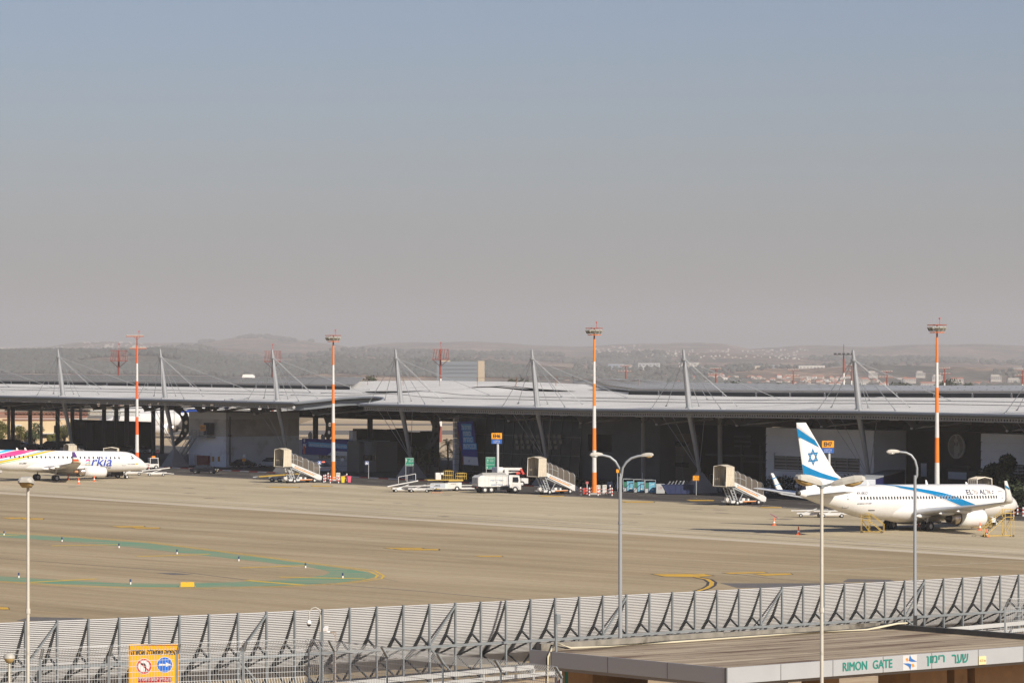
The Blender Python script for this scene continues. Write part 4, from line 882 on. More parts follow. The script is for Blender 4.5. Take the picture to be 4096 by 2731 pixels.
# curved bracket arms under the eave
def holed(poly, holes, th, mtx):
    cu = bpy.data.curves.new('c', 'CURVE'); cu.dimensions = '2D'; cu.fill_mode = 'BOTH'; cu.extrude = th / 2
    for pl in [poly] + holes:
        sp = cu.splines.new('POLY'); sp.points.add(len(pl) - 1); sp.use_cyclic_u = True
        for i, p in enumerate(pl): sp.points[i].co = (p[0], p[1], 0, 1)
    ob = bpy.data.objects.new('c', cu); me = ob.to_mesh(); r_ = [mtx @ v.co for v in me.vertices], [tuple(p.vertices) for p in me.polygons]
    ob.to_mesh_clear(); bpy.data.objects.remove(ob); bpy.data.curves.remove(cu); return r_
def circ(x, y, r, n=14): return [(x + r * math.cos(2 * math.pi * i / n), y + r * math.sin(2 * math.pi * i / n)) for i in range(n)]
for i in range(-1, 22):
    a_ = -28.7 + i * 19.15
    if 124 < a_ < 136: continue
    z = zr(a_, 0) - .5; M_ = Matrix(((0, 0, 1, a_), (-1, 0, 0, 0), (0, 1, 0, 0), (0, 0, 0, 1)))
    poly = [(-2.4, z - .5), (-.4, z - .8), (.6, z - 1.2), (1.2, z - 1.9), (1.6, z - 2.05), (2.4, z - 1.9), (5.5, z - 1.2), (9, z - .8), (9, z), (-2.4, z)]
    v_, f_ = holed(poly, [circ(2.3, z - 1.0, .42), circ(4.0, z - .75, .33)], .25, M_)
    m = MB(); m.add(v_, f_); br = m.build('bracket_arm', mat('bracket_grey', (.14, .14, .145), .6, spec=.2), TB, fixn=False)
    m = MB(); m.tube(P(a_ - .9, -1.9, z - .75), P(a_ + .9, -1.9, z - .75), .11); m.tube(P(a_, -1.9, z - .75), P(a_, 1.5, z - .7), .1); m.tube(P(a_, 1.4, z - 1.95), P(a_, 12, z - 1.3), .12)
    m.ico(P(a_, 1.25, z - 1.97), .2); m.build('pipe_tie', mat('pale_steel', (.6, .6, .6), .4), br)
# columns
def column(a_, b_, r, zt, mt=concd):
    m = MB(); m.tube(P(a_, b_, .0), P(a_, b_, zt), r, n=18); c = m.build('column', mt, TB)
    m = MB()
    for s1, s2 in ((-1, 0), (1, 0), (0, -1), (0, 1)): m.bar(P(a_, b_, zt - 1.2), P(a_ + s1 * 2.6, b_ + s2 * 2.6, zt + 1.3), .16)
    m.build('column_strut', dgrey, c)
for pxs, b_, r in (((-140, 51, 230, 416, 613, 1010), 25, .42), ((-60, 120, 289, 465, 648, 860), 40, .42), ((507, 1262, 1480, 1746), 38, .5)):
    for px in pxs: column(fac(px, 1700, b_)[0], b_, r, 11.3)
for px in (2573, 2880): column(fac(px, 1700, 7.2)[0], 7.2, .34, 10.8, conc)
# arched ribs with lightening holes
for px, b_ in ((700, 14), (1275, 26), (1700, 30), (430, 60)):
    a_ = fac(px, 1700, b_)[0]; M_ = Matrix(((0, 0, 1, a_), (-1, 0, 0, -b_), (0, 1, 0, 0), (0, 0, 0, 1)))
    out = [(-2.5, 11.4), (1.0, 10.5), (2.6, 9.0), (3.2, 7.2), (2.8, 5.4), (1.6, 4.0), (.2, 3.0)]; inn = [(-.6, 3.4), (.8, 4.6), (1.5, 6.0), (1.6, 7.4), (1.1, 8.6), (-.2, 9.6), (-2.5, 10.2)]
    v_, f_ = holed(out + inn, [circ(2.35, 7.3, .42), circ(2.2, 5.9, .36), (circ(1.6, 9.0, .45)), circ(1.45, 4.8, .25)], .3, M_)
    m = MB(); m.add(v_, f_); m.build('arched_rib', mat('rib_grey', (.10, .105, .11), .6), TB, fixn=False)
# deep beams / soffits behind the eave
def bx(name, a0, a1, b_0, b_1, z0, z1, mt, par=None, fixn=True):
    m = MB(); m.bb(a0, a1, -b_1, -b_0, z0, z1); return m.build(name, mt, par or TB)
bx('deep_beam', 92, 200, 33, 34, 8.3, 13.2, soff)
bx('upper_fascia', -110, 57, 14.5, 14.9, 9.5, 13, mat('brown_soffit', (.05, .048, .045), .85))
for i in range(24):
    a_ = -60 + i * 17
    m = MB(); m.bar(P(a_, 2, 11.2), P(a_, 34, 11.9), .25); m.bar(P(a_, 12, 9.9), P(a_ + 8.5, 22, 12.2), .13); m.bar(P(a_, 12, 9.9), P(a_ - 8.5, 22, 12.2), .13); m.bar(P(a_, 10, 9.7), P(a_, 33, 9.9), .18); m.build('truss', dgrey, TB)
# end-stair block with two-tone walls
a1, a2 = 180.8, 193.9; ad = 166.0
a_c, z_c = fac(903, 1650, 6.2)
m = MB(); m.mi = 0; m.bb(180.8, 193.8, -21.5, -6.2, 0, 5.4); m.mi = 1; m.bb(180.8, 193.8, -21.5, -6.2, 5.402, 8.45); m.mi = 2; m.bb(180.8, 193.8, -21.5, -6.2, 8.452, 9.68)
blk5 = m.build('stair_block', [mat('white_plaster', (.80, .83, .87), .8, var=.05, vscale=.4, dirt=(.42, .38, .32), dscale=.35, dlo=.55, dhi=.8), mat('beige_plaster', (.58, .55, .50), .8, var=.05, dirt=(.30, .26, .22), dscale=.3, dlo=.5, dhi=.8), mat('pale_plaster', (.66, .65, .62), .8)], TB)
m = MB(); m.tube(P(180.6, 6.9, .4), P(180.6, 6.9, 9.0), .14, n=8); m.box(P(180.6, 6.9, 5.6), (.4, .4, .3)); m.build('drain_pipe', dgrey, blk5)
m = MB(); a_s, z_s = fac(812, 1711, 6.1); a_g, z_g = fac(811, 1711, 4.2)
m.box(P(a_g, 4.25, z_g), (1.9, .08, 1.05)); m.bar(P(a_g, 4.3, z_g - .9), P(a_g, 4.3, z_g), .08); sg = m.build('gate_board', mat('orange_sign', (.80, .33, .02), .5), blk5)
m = MB(); put_text(m, 'EH5', P(a_g + .75, 4.2, z_g - .33), Vector((-1, 0, 0)), Vector((0, 0, 1)), 1.5, .64, .03); m.build('lettering', blk, sg)
st_m = mat('grey_galvanised', (.25, .26, .27), .5)
m = MB(); m.box(P(a_s - 2.9, 5.6, z_s - .1), (2.0, 1.0, 2.1)); m.build('plant_cabinet', concd, blk5)
m = MB(); m.box(P(a_s - 1.6, 5.3, z_s - 1.55), (5.2, 1.8, .25))
for da in (-4.2, -1.6, 1.0): m.bar(P(a_s + da, 4.4, z_s - 1.4), P(a_s + da, 4.4, z_s - .35), .07)
m.bar(P(a_s - 4.2, 4.4, z_s - .35), P(a_s + 1.0, 4.4, z_s - .35), .07); m.bar(P(a_s - 4.2, 4.4, z_s - .85), P(a_s + 1.0, 4.4, z_s - .85), .05)
A_, B_ = P(a_s + 1.0, 4.9, z_s - 1.5), P(a_s + 6.4, 4.9, .9)
for off in (-.5, .5): m.bar(A_ + Vector((0, off, 0)), B_ + Vector((0, off, 0)), .1, .3); m.bar(A_ + Vector((0, off, 1)), B_ + Vector((0, off, 1)), .07); m.bar(A_ + Vector((0, off, .5)), B_ + Vector((0, off, .5)), .05)
for i in range(16): c_ = A_.lerp(B_, i / 15); m.box(c_, (.3, 1.0, .06)); 
for i in range(0, 16, 3):
    c_ = A_.lerp(B_, i / 15)
    for off in (-.5, .5): m.bar(c_ + Vector((0, off, 0)), c_ + Vector((0, off, 1)), .05)
m.build('outside_stair', st_m, blk5)
bx('fire_hatch', *[fac(p, 1860, 5.8)[0] for p in (788, 833)], 5.75, 6.15, .1, 1.9, mat('dark_red_door', (.20, .03, .025), .6), blk5)
bx('white_locker', *[fac(p, 1860, 5.6)[0] for p in (763, 783)], 5.3, 6.15, .1, 2.1, mat('locker_white', (.62, .63, .64), .6), blk5)
m = MB()
for px in (853, 876): a_, z_ = fac(px, 1835, 6.15); m.box(P(a_, 6.1, z_), (.6, .06, .9))
m.build('notice_plate', mat('orange_notice', (.50, .25, .03), .6), blk5)
# left hall: dark partition
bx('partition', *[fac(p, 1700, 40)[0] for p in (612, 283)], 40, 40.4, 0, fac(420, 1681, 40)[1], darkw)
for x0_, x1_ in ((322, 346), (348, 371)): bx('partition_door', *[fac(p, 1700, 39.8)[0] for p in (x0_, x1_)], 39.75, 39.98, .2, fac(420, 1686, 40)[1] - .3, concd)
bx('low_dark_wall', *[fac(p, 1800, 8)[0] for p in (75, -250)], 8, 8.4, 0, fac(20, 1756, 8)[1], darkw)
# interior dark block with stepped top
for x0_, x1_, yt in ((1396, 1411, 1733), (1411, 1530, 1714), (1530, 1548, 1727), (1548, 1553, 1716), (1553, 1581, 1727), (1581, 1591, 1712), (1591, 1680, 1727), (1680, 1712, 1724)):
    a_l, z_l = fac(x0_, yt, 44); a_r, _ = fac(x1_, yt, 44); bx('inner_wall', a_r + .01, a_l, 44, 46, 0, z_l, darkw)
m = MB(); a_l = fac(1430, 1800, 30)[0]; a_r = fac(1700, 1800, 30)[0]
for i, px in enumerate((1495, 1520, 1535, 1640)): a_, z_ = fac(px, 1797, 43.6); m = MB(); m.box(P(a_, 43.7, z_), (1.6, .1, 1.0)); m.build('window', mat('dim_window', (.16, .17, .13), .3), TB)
# glazed hall
gl, gr = fac(1836, 1700, 9)[0], fac(2318, 1700, 9)[0] - .8
hallg = mat('hall_glass', (.004, .009, .012), .15, spec=.08)
m = MB(); m.add([P(gl, 8.2, 0), P(gr, 8.2, 0), P(gr, 9.2, 12.1), P(gl, 9.2, 12.1)], [(0, 1, 2, 3)]); gwall = m.build('glass_wall', hallg, TB)
m = MB()
for i in range(14):
    a_ = gl + (gr - gl) * i / 13; m.bar(P(a_, 8.15, 0), P(a_, 9.15, 12), .07)
for z_ in (1.2, 4.3, 7.2, 9.8): m.bar(P(gl, 8.15 + z_ / 12, z_), P(gr, 8.15 + z_ / 12, z_), .08)
m.build('mullions', mat('green_grey_frame', (.025, .045, .05), .4), gwall)
m = MB()
for i in range(26):
    a_, z_ = fac(2055 + (i % 9) * 22 + (i // 9) * 4, 1745 + (i // 9) * 22, 8.0)
    m = MB(); m.box(P(a_, 8.35, z_), (.9, .04, .55)); m.build('window', mat('teal_pane', (.02, .035, .036), .25), gwall)  # small panes in a paler teal than the wall glass
a_p = fac(1824, 1700, 8.0)[0]
m = MB()
for i in range(13): m.box(P(a_p, 8.0, .9 + i * .86), (.5, .9, .80))
m.build('stone_pier', slabw, TB)
# slab-clad walls
def slab_wall(px0, px1, b_, ztop, win=None, mt=slabw, rows=8, dep=6):
    aL, aR = fac(px0, 1750, b_)[0], fac(px1, 1750, b_)[0]; m = MB(); h_ = ztop / rows
    m.bb(aR + .05, aL - .05, -b_ - dep, -b_ - .15, 0, ztop - .02)
    for i in range(rows):
        z0_ = i * h_
        segs = [(aR, aL)]
        if win and win[2] < z0_ + h_ * .5 < win[3]: segs = [(aR, min(win[0], win[1])), (max(win[0], win[1]), aL)]
        for s0, s1 in segs:
            if s1 - s0 > .3: m.add([P(s0, b_ - .10, z0_ + .04), P(s1, b_ - .10, z0_ + .04), P(s1, b_ - .02, z0_ + h_ - .04), P(s0, b_ - .02, z0_ + h_ - .04), P(s0, b_ + .16, z0_ + .04), P(s1, b_ + .16, z0_ + .04), P(s1, b_ + .16, z0_ + h_ - .04), P(s0, b_ + .16, z0_ + h_ - .04)],
                                  [(0, 1, 2, 3), (4, 7, 6, 5), (0, 4, 5, 1), (3, 2, 6, 7), (0, 3, 7, 4), (1, 5, 6, 2)])
    return m.build('wall', mt, TB)
def louvre(par, aL, aR, z0_, z1_, b_, n):
    m = MB(); m.bb(aR, aL, -b_ - .16, -b_ - .1, z0_, z1_); w_ = m.build('window', mat('louvre_dark', (.045, .045, .043), .35), par)
    m = MB()
    for i in range(n): z_ = z0_ + (z1_ - z0_) * (i + .5) / n; m.bar(P(aL, b_ - .05, z_), P(aR, b_ - .05, z_), .08, .10)
    k_ = max(2, int((aL - aR) / 2.6))
    for i in range(k_ + 1): a_ = aR + (aL - aR) * i / k_; m.bar(P(a_, b_ + .02, z0_), P(a_, b_ + .02, z1_), .09)
    m.build('louvre', mat('louvre_slat', (.33, .34, .34), .5), w_)
wA, wB = fac(3097, 1800, 9)[0], fac(3440, 1800, 9)[0]
w5 = slab_wall(3065, 3496, 9, 9.6, (wA, wB, 3.2, 5.6)); louvre(w5, wA, wB, 3.15, 5.5, 9, 5)
wA, wB = fac(3962, 1800, 9)[0], fac(4300, 1800, 9)[0]
w7 = slab_wall(3925, 4500, 9, 9.6, (wA, wB, 3.2, 5.6)); louvre(w7, wA, wB, 3.15, 5.5, 9, 5)
w2 = slab_wall(2316, 2640, 9, 11.2, (fac(2353, 1750, 9)[0], fac(2448, 1750, 9)[0], 5.3, 8.1), pwall, 13)
bx('window', *sorted([fac(2353, 1750, 9)[0], fac(2448, 1750, 9)[0]]), 9.02, 9.14, 5.0, 8.0, darkw, w2)
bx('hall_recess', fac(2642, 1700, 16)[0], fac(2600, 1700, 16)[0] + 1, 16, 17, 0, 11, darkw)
bR, bL = fac(2732, 1700, 12)[0], fac(2604, 1700, 12)[0]
wb_ = bx('upper_office', bR, bL, 12, 15, 0, fac(2650, 1733, 12)[1], mat('warm_grey_wall', (.15, .138, .12), .8, var=.05))
for y0_, y1_ in ((1764, 1783), (1846, 1864)):
    for i in range(5): a_l = bL - .9 - i * 1.75; bx('window', a_l - 1.5, a_l, 11.9, 12.05, fac(2660, y1_, 12)[1], fac(2660, y0_, 12)[1], mat('office_glass', (.015, .017, .019), .1), wb_)
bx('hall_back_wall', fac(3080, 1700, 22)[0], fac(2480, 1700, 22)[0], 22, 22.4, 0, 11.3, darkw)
m = MB()
for px in (2965, 3040): a_ = fac(px, 1800, 15)[0]; m = MB(); m.bb(a_ - .18, a_ + .18, -15.3, -15, 0, fac(px, 1779, 15)[1]); m.build('steel_post', concd, TB)
for px0, px1, y_, bb_ in ((2820, 3050, 1817, 12), (2970, 3075, 1845, 15), (2935, 3005, 1745, 20), (2935, 3005, 1764, 20), (2935, 3000, 1783, 20)):
    a_l, z_ = fac(px0, y_, bb_); a_r = fac(px1, y_, bb_)[0]; m = MB(); m.bb(a_r, a_l, -bb_ - .2, -bb_, z_ - .16, z_ + .16); m.build('steel_beam', concd, TB)
# loading hall with emblem
a_l, a_r = fac(3496, 1800, 15)[0] + .5, fac(3925, 1800, 15)[0] - 1.5
lw = bx('wall', a_r, a_l, 15, 16, 0, 11.6, mat('brown_grey_wall', (.045, .045, .042), .85, spec=.1, var=.15, vscale=.25))
bx('wall_return', fac(3516, 1800, 10)[0], fac(3497, 1800, 10)[0], 9.6, 15, 0, 10, concd)
bx('crane_rail', a_r, a_l, 14.4, 14.9, 9.55, 9.95, concd)
a_e, z_e = fac(3829, 1785, 14.9)
em = MB(); M_ = Matrix(((1, 0, 0, a_e), (0, 0, -1, -14.8), (0, 1, 0, z_e), (0, 0, 0, 1)))
em.prism([(x * 1.0, y) for x, y in circ(0, 0, 1.72, 40)], -.1, .1, M_); emb = em.build('round_emblem', mat('emblem_white', (.40, .40, .38), .6), lw)
m = MB()
for i in range(17):
    y_ = -1.35 + i * .17; hw = math.sqrt(max(0, 1.5 ** 2 - y_ ** 2))
    for s_, inner_ in ((1, .42), (-1, .42)):
        inn_ = inner_ if y_ < .9 else .15
        if s_ == -1 and -.9 < y_ < .5: inn_ = .75      # viewed from the apron x runs to the left
        if hw > inn_ + .1: m.prism([(s_ * inn_, y_), (s_ * hw, y_), (s_ * hw, y_ + .10), (s_ * inn_, y_ + .10)], -.12, -.14, M_)
for cx_, cy_ in ((-.25, .35), (.25, .35)): m.prism([(cx_ - .1, cy_ - .25), (cx_ + .1, cy_ - .25), (cx_ + .1, cy_ + .25), (cx_ - .1, cy_ + .25)], -.12, -.14, M_)
m.v = [(x, y if True else y, z) for x, y, z in m.v]; m.build('emblem_slats', blk, emb)
m = MB(); a_d, _ = fac(3831, 1900, 14.9); m.bb(a_d - 2.2, a_d + 2.2, -15.1, -14.85, 0, 4.4); dd = m.build('loading_door', blk, lw)
m = MB(); m.bb(a_d - 1.9, a_d + 1.9, -14.85, -14.8, 2.9, 3.9); m.build('door_shutter', slabw, dd)
m = MB(); m.bb(a_d - 2.6, a_d + 2.6, -14.9, -14.5, 4.5, 4.85); m.build('door_canopy', dgrey, dd)
for px, mt_ in ((3730, concd), (3905, concd)):
    a_ = fac(px, 1880, 14.9)[0]; bx('side_door', a_ - 1.6, a_ + 1.6, 14.85, 15.1, 0, 4.1, mt_, lw)
m = MB(); a_, z_ = fac(3695, 1879, 14.8); m.box(P(a_, 14.8, z_), (1.2, .06, 1.9)); m.build('notice_plate', slabw, lw)
# kerb in front of the terminal: painted segments
for i in range(150):
    a_ = 330 - i * 2.9
    m = MB(); m.bb(a_ - 2.88, a_, 3.75, 4.05, .004, .16)
    red = i % 2 == 0; zone = 20 < a_ < 72
    if 95 > i > -1 or True:
        o = m.build('kerb', (mat('kerb_black', (.03, .03, .03), .8) if zone else mat('kerb_red', (.42, .05, .04), .7)) if red else mat('kerb_white', (.62, .60, .57), .7), TB)
        if i > 98: bpy.data.objects.remove(o)
# ================================================================== apron equipment
white = mat('vehicle_white', (.62, .61, .585), .4, var=.04, vscale=2, dirt=(.45, .40, .33), dscale=1.2, dlo=.52, dhi=.85)
cream = mat('cream_canvas', (.52, .46, .36), .8, var=.10, vscale=3)
creamd = mat('cream_lining', (.50, .46, .38), .8)
chrome = mat('galvanised', (.50, .52, .53), .4, .4)
orange = mat('orange_paint', (.72, .24, .03), .5)
yelm = mat('yellow_metal', (.50, .33, .05), .5, dirt=(.35, .25, .12), dscale=2, dlo=.5, dhi=.8)
redp = mat('red_paint', (.55, .05, .03), .5)
wp = mat('barrier_white', (.75, .73, .70), .5)
smoke, n, L, b = node_mat('smoky_canopy'); b.inputs['Base Color'].default_value = (.13, .11, .09, 1); b.inputs['Roughness'].default_value = .22; b.inputs['Alpha'].default_value = .86
def whl(mb, x, y, r, w_=.22): mb.lathe([(r * .5, y - w_ / 2), (r * .93, y - w_ / 2), (r, y - w_ * .3), (r, y + w_ * .3), (r * .93, y + w_ / 2), (r * .5, y + w_ / 2)], (x, 0, r), 'Y', 16, caps=False)
def wheel_part(par, x, y, r, w_=.22):
    m = MB(); whl(m, x, y, r, w_); o = m.build('wheel', rubber, par); g = MB(); s_ = 1 if y > 0 else -1; g.lathe([(r * .52, y + s_ * w_ * .3), (r * .5, y + s_ * w_ * .42), (.03, y + s_ * w_ * .35)], (x, 0, r), 'Y', 12); g.build('hub', hubm, o)
def stairs(loc, rz, label, grp='covered passenger stairs'):
    t = thing('passenger_stairs', label, 'stair truck', loc, rz, grp)
    m = MB(); m.bb(-3.9, 2.0, -.75, .75, .42, .58); m.bb(.4, 2.4, -.9, .9, .35, .62); m.bb(2.3, 3.2, -.25, .25, .5, .62); m.box((2.9, .5, .85), (.5, .35, .35)); m.box((.1, .6, .78), (.5, .4, .35)); m.box((-.9, .5, .72), (.3, .3, .3)); m.build('chassis', white, t)
    m = MB(); m.bb(-2.2, .2, .76, .80, .45, .55); m.build('orange_skirt', orange, t)
    for x_, y_ in ((1.4, .95), (1.4, -.95), (-2.4, .95), (-2.4, -.95)): wheel_part(t, x_, y_, .36)
    for s_ in (-1, 1):
        m = MB()
        for dx in (0, .5): m.bar((1.1 + dx, s_ * .62, .6), (2.0 + dx * 1.2, s_ * .62, 2.6), .12)
        for q_ in range(5): m.bar((1.15 + q_ * .2, s_ * .62, .8 + q_ * .38), (1.75 + q_ * .2, s_ * .62, .95 + q_ * .38), .06)
        m.bar((.8, s_ * .62, .6), (-.1, s_ * .62, 1.9), .09); m.build('lift_frame', chrome, t)
    m = MB(); n_ = 15
    for i in range(n_): x_ = 1.5 - i * .37; z_ = 2.66 - i * .145; m.box((x_, 0, z_), (.34, 1.35, .04)); m.box((x_ - .17, 0, z_ - .07), (.03, 1.35, .12))
    m.bar((1.7, .66, 2.35), (-3.8, .66, .35), .08, .22); m.bar((1.7, -.66, 2.35), (-3.8, -.66, .35), .08, .22); m.build('stair_flight', chrome, t)
    for s_ in (-1, 1):
        m = MB(); y_ = s_ * .80
        pr = [(1.75, 3.15), (-3.55, 1.22), (-3.95, .95), (-3.85, .42), (-3.3, .42), (1.55, 2.45), (2.1, 2.6), (2.1, 3.2)]
        m.add([(x_, y_ - .03, z_) for x_, z_ in pr] + [(x_, y_ + .03, z_) for x_, z_ in pr], [tuple(range(7, -1, -1)), tuple(range(8, 16))] + [(i, (i + 1) % 8, 8 + (i + 1) % 8, 8 + i) for i in range(8)]); bd = m.build('side_board', white, t)
        if s_ > 0:
            m = MB(); d = Vector((-5.3, 0, -1.93)).normalized(); u_ = Vector((-.34, 0, .94)); u_ = Vector((d.z, 0, -d.x)) if True else u_
            o1 = Vector((1.35, y_ + .036, 2.46)); m.add([o1, o1 + d * 4.0, o1 + d * 4.0 + u_ * .14, o1 + u_ * .14], [(0, 1, 2, 3)]); m.build('orange_stripe', orange, bd)
            m = MB(); put_text(m, 'BEN GURION INTERNATIONAL AIRPORT', Vector((1.3, y_ + .036, 2.66)), d, u_, 4.4, .13, .01); put_text(m, he('נמל התעופה הבינלאומי בן גוריון'), Vector((1.1, y_ + .036, 2.84)), d, u_, 4.5, .15, .01); m.build('lettering', navy, bd)
    # canopy: arched smoked panels between bright ribs
    def arch(x_, z_, h_=1.95, w_=.78, n_=10, tilt=0):
        pts = [Vector((x_, -w_, z_)), ]
        for i in range(n_ + 1): tt = math.pi * i / n_; pts.append(Vector((x_ + tilt, -w_ * math.cos(tt), z_ + h_ - .55 + .55 * math.sin(tt))))
        pts.append(Vector((x_, w_, z_))); return pts
    st_ = [(2.2, 2.75), (1.5, 2.75), (.75, 2.55), (-.3, 2.15), (-1.35, 1.77), (-2.4, 1.38), (-3.45, 1.0)]
    rings = [arch(x_, z_, 2.0 if i < 3 else 2.0) for i, (x_, z_) in enumerate(st_)]
    m = MB(); m.loft(rings, True, False, closed=False); cn = m.build('canopy', smoke, t, fixn=False)
    for i, rg in enumerate(rings):
        m = MB(); m.path([(p.x, p.y * 1.02, p.z + .01) for p in rg], .035, 6); m.build('canopy_rib', chrome, cn)
    m = MB(); m.bar((2.2, .8, 3.75), (.9, .8, 3.7), .05); m.bar((.9, .8, 3.7), (-.25, .8, 3.3), .05); m.build('grab_rail', chrome, t)
    # cabin with pleated canvas sides, open toward the aircraft
    m = MB(); W_ = 1.30
    for s_ in (-1, 1):
        vs = []; k_ = 9
        for i in range(k_ + 1):
            x_ = 2.25 + i * .15; y_ = s_ * (W_ + (.05 if i % 2 else -.03)); f_ = .12 * i / k_; vs += [(x_ + f_, y_, 2.62), (x_ - .02, y_, 5.25)]
        m.add(vs, [(2 * i, 2 * i + 2, 2 * i + 3, 2 * i + 1) for i in range(k_)])
    vs = []
    for i in range(10): x_ = 2.25 + i * .15; z_ = 5.30 + (.05 if i % 2 else 0); vs += [(x_, -W_, z_ - .05), (x_, 0, z_ + .18), (x_, W_, z_ - .05)]
    m.add(vs, [(3 * i + j, 3 * i + 3 + j, 3 * i + 4 + j, 3 * i + 1 + j) for i in range(9) for j in range(2)]); cb = m.build('cabin_canvas', cream, t, fixn=False)
    m = MB(); m.bb(2.0, 3.75, -W_, W_, 2.5, 2.62); m.build('cabin_floor', dgrey, t)
    m = MB(); m.bb(2.2, 2.25, -W_, -.7, 2.62, 5.2); m.bb(2.2, 2.25, .7, W_, 2.62, 5.2); m.bb(2.2, 2.25, -.7, .7, 4.75, 5.25); m.build('cabin_wall', creamd, t)
    m = MB()
    for s_ in (-1, 1): m.path([(3.72, s_ * W_, 2.6), (3.6, s_ * W_, 5.25)], .06, 8)
    m.path([(3.6, -W_, 5.25), (3.6, 0, 5.46), (3.6, W_, 5.25)], .06, 8); m.path([(3.72, -W_ * 1.04, 2.62), (3.72, W_ * 1.04, 2.62)], .07, 8); m.build('cabin_bumper', mat('cream_pad', (.66, .60, .48), .6), t)
    m = MB(); m.bb(2.4, 2.9, -1.25, -.9, 2.62, 3.7); m.build('control_box', mat('beige_box', (.55, .45, .28), .6), t)
    return t
def stair_at(px, py, rz, label, sc=1.0):
    g = gp(px, py); c_, s_ = math.cos(rz), math.sin(rz); wx, wy = 1.4 * sc, .95 * sc
    return (g.x - (wx * c_ - wy * s_), g.y - (wx * s_ + wy * c_), 0)
rz = R(218)
st0 = stairs(stair_at(2198, 1977, rz, ''), rz, 'covered stairs between the garbage truck and the middle striped mast')
def more_stairs(loc, r_, lab, sc=1.0):
    return copy_tree(st0, loc, r_, lab, scale=(sc, sc, sc))
more_stairs(stair_at(1178, 1932, rz, ''), rz, 'covered stairs beside the yellow belt loader, in front of the navy banner')
more_stairs(stair_at(2949, 2021, rz, ''), rz, 'covered stairs just left of the big airliner tail')
more_stairs((-70.2, 634, 0), R(205), 'covered stairs whose cabin shows above the regional jet, nearer its wing', .98)
more_stairs((-65.4, 631.5, 0), R(265), 'covered stairs whose low cabin roof shows right behind the cockpit end of the regional jet', .90)
more_stairs((-89, 640, 0), R(170), 'covered stairs whose smoked canopy pokes up at the left picture edge', 1.0)
c_, s_ = math.cos(R(43)), math.sin(R(43))
more_stairs((46.2 + 16.2 * c_ - 5.9 * s_, 447.6 + 16.2 * s_ + 5.9 * c_, 0), R(-47), 'covered stairs whose cream cabin roof rises behind the big airliner nose', 1.05)
# tall striped masts ------------------------------------------------------------------
m_or = mat('mast_orange', (.78, .20, .02), .55, var=.06, vscale=1); m_re = mat('mast_orange_red', (.75, .13, .03), .55); m_wh = mat('mast_white', (.60, .59, .56), .55, var=.05, dirt=(.5, .47, .42), dscale=.6, dlo=.55, dhi=.9)
m_br = mat('rusty_red', (.30, .07, .03), .6)
def tall_mast(x, y, ht, label, kind=0, oc=None):
    oc = oc or m_or
    t = thing('light_mast', label, 'light mast', (x, y, 0), R(12), 'tall striped floodlight masts')
    nb = 7; hb = (ht - 1.6) / nb; r0, r1 = .36, .13
    for i in range(nb):
        m = MB(); za, zb_ = i * hb, (i + 1) * hb; m.tube((0, 0, za), (0, 0, zb_), r0 + (r1 - r0) * za / ht, r0 + (r1 - r0) * zb_ / ht, n=16, caps=False, smooth=False); m.build('mast_section', oc if i % 2 == 0 else m_wh, t)
    m = MB(); m.tube((0, 0, nb * hb), (0, 0, ht), .12, .09, n=10); m.build('mast_tip', m_br, t)
    m = MB(); m.box((0, 0, .12), (1.6, 1.6, .3)); m.build('base_slab', conc, t)
    if kind == 0:
        for z_, w_ in ((ht, 2.5), (ht - .95, 1.9)):
            m = MB()
            for a_ in (0, 60, 120): d = Vector((math.cos(R(a_)), math.sin(R(a_)), 0)) * w_ / 2; m.bar(Vector((0, 0, z_)) - d, Vector((0, 0, z_)) + d, .12)
            m.tube((0, 0, z_ - .06), (0, 0, z_ + .08), .55, n=12)
            rim = [Vector((w_ / 2 * math.cos(R(a)), w_ / 2 * math.sin(R(a)), z_)) for a in range(0, 360, 30)]
            for i in range(12): m.bar(rim[i], rim[(i + 1) % 12], .07)
            m.build('lamp_ring', m_br if z_ == ht else oc, t)
        for i, a_ in enumerate((185, 215, 250, 280, 310, 345)):
            d = Vector((math.cos(R(a_)), math.sin(R(a_)), 0)); m = MB(); c0 = Vector((0, 0, ht - .5)) + d * 1.05
            mt = Matrix.Rotation(R(a_), 3, 'Z') @ Matrix.Rotation(R(28), 3, 'Y'); m.box(c0, (.26, .52, .52), mtx=mt); fl = m.build('floodlight', mat('lamp_housing', (.42, .40, .34), .5), t)
            m = MB(); m.box(c0 + mt @ Vector((.14, 0, 0)), (.02, .42, .42), mtx=mt); m.build('lens', mat('lamp_lens', (.16, .15, .12), .15), fl)
    else:
        for z_, dx in ((ht, -.35), (ht - 2.1, .15)):
            m = MB(); m.bar((-1.5 + dx, 0, z_), (1.5 + dx, 0, z_), .16); m.bar((0, 0, z_ - .6), (.6, 0, z_), .07); m.bar((0, 0, z_ - .6), (-.6, 0, z_), .07); m.build('cross_arm', m_br, t)
            m = MB(); m.bar((-1.5 + dx, 0, z_ + .15), (1.5 + dx, 0, z_ + .15), .1); m.build('lamp_strip', mat('lamp_housing', (.42, .40, .34), .5), t)
    m = MB(); m.tube((.35, 0, ht), (.35, 0, ht + .75), .03); m.ico((.35, 0, ht + .85), .13); m.build('beacon', redp, t)
    m = MB(); m.tube((-.6, 0, ht), (-.6, 0, ht + 1.1), .022); m.build('antenna', chrome, t)
    return t
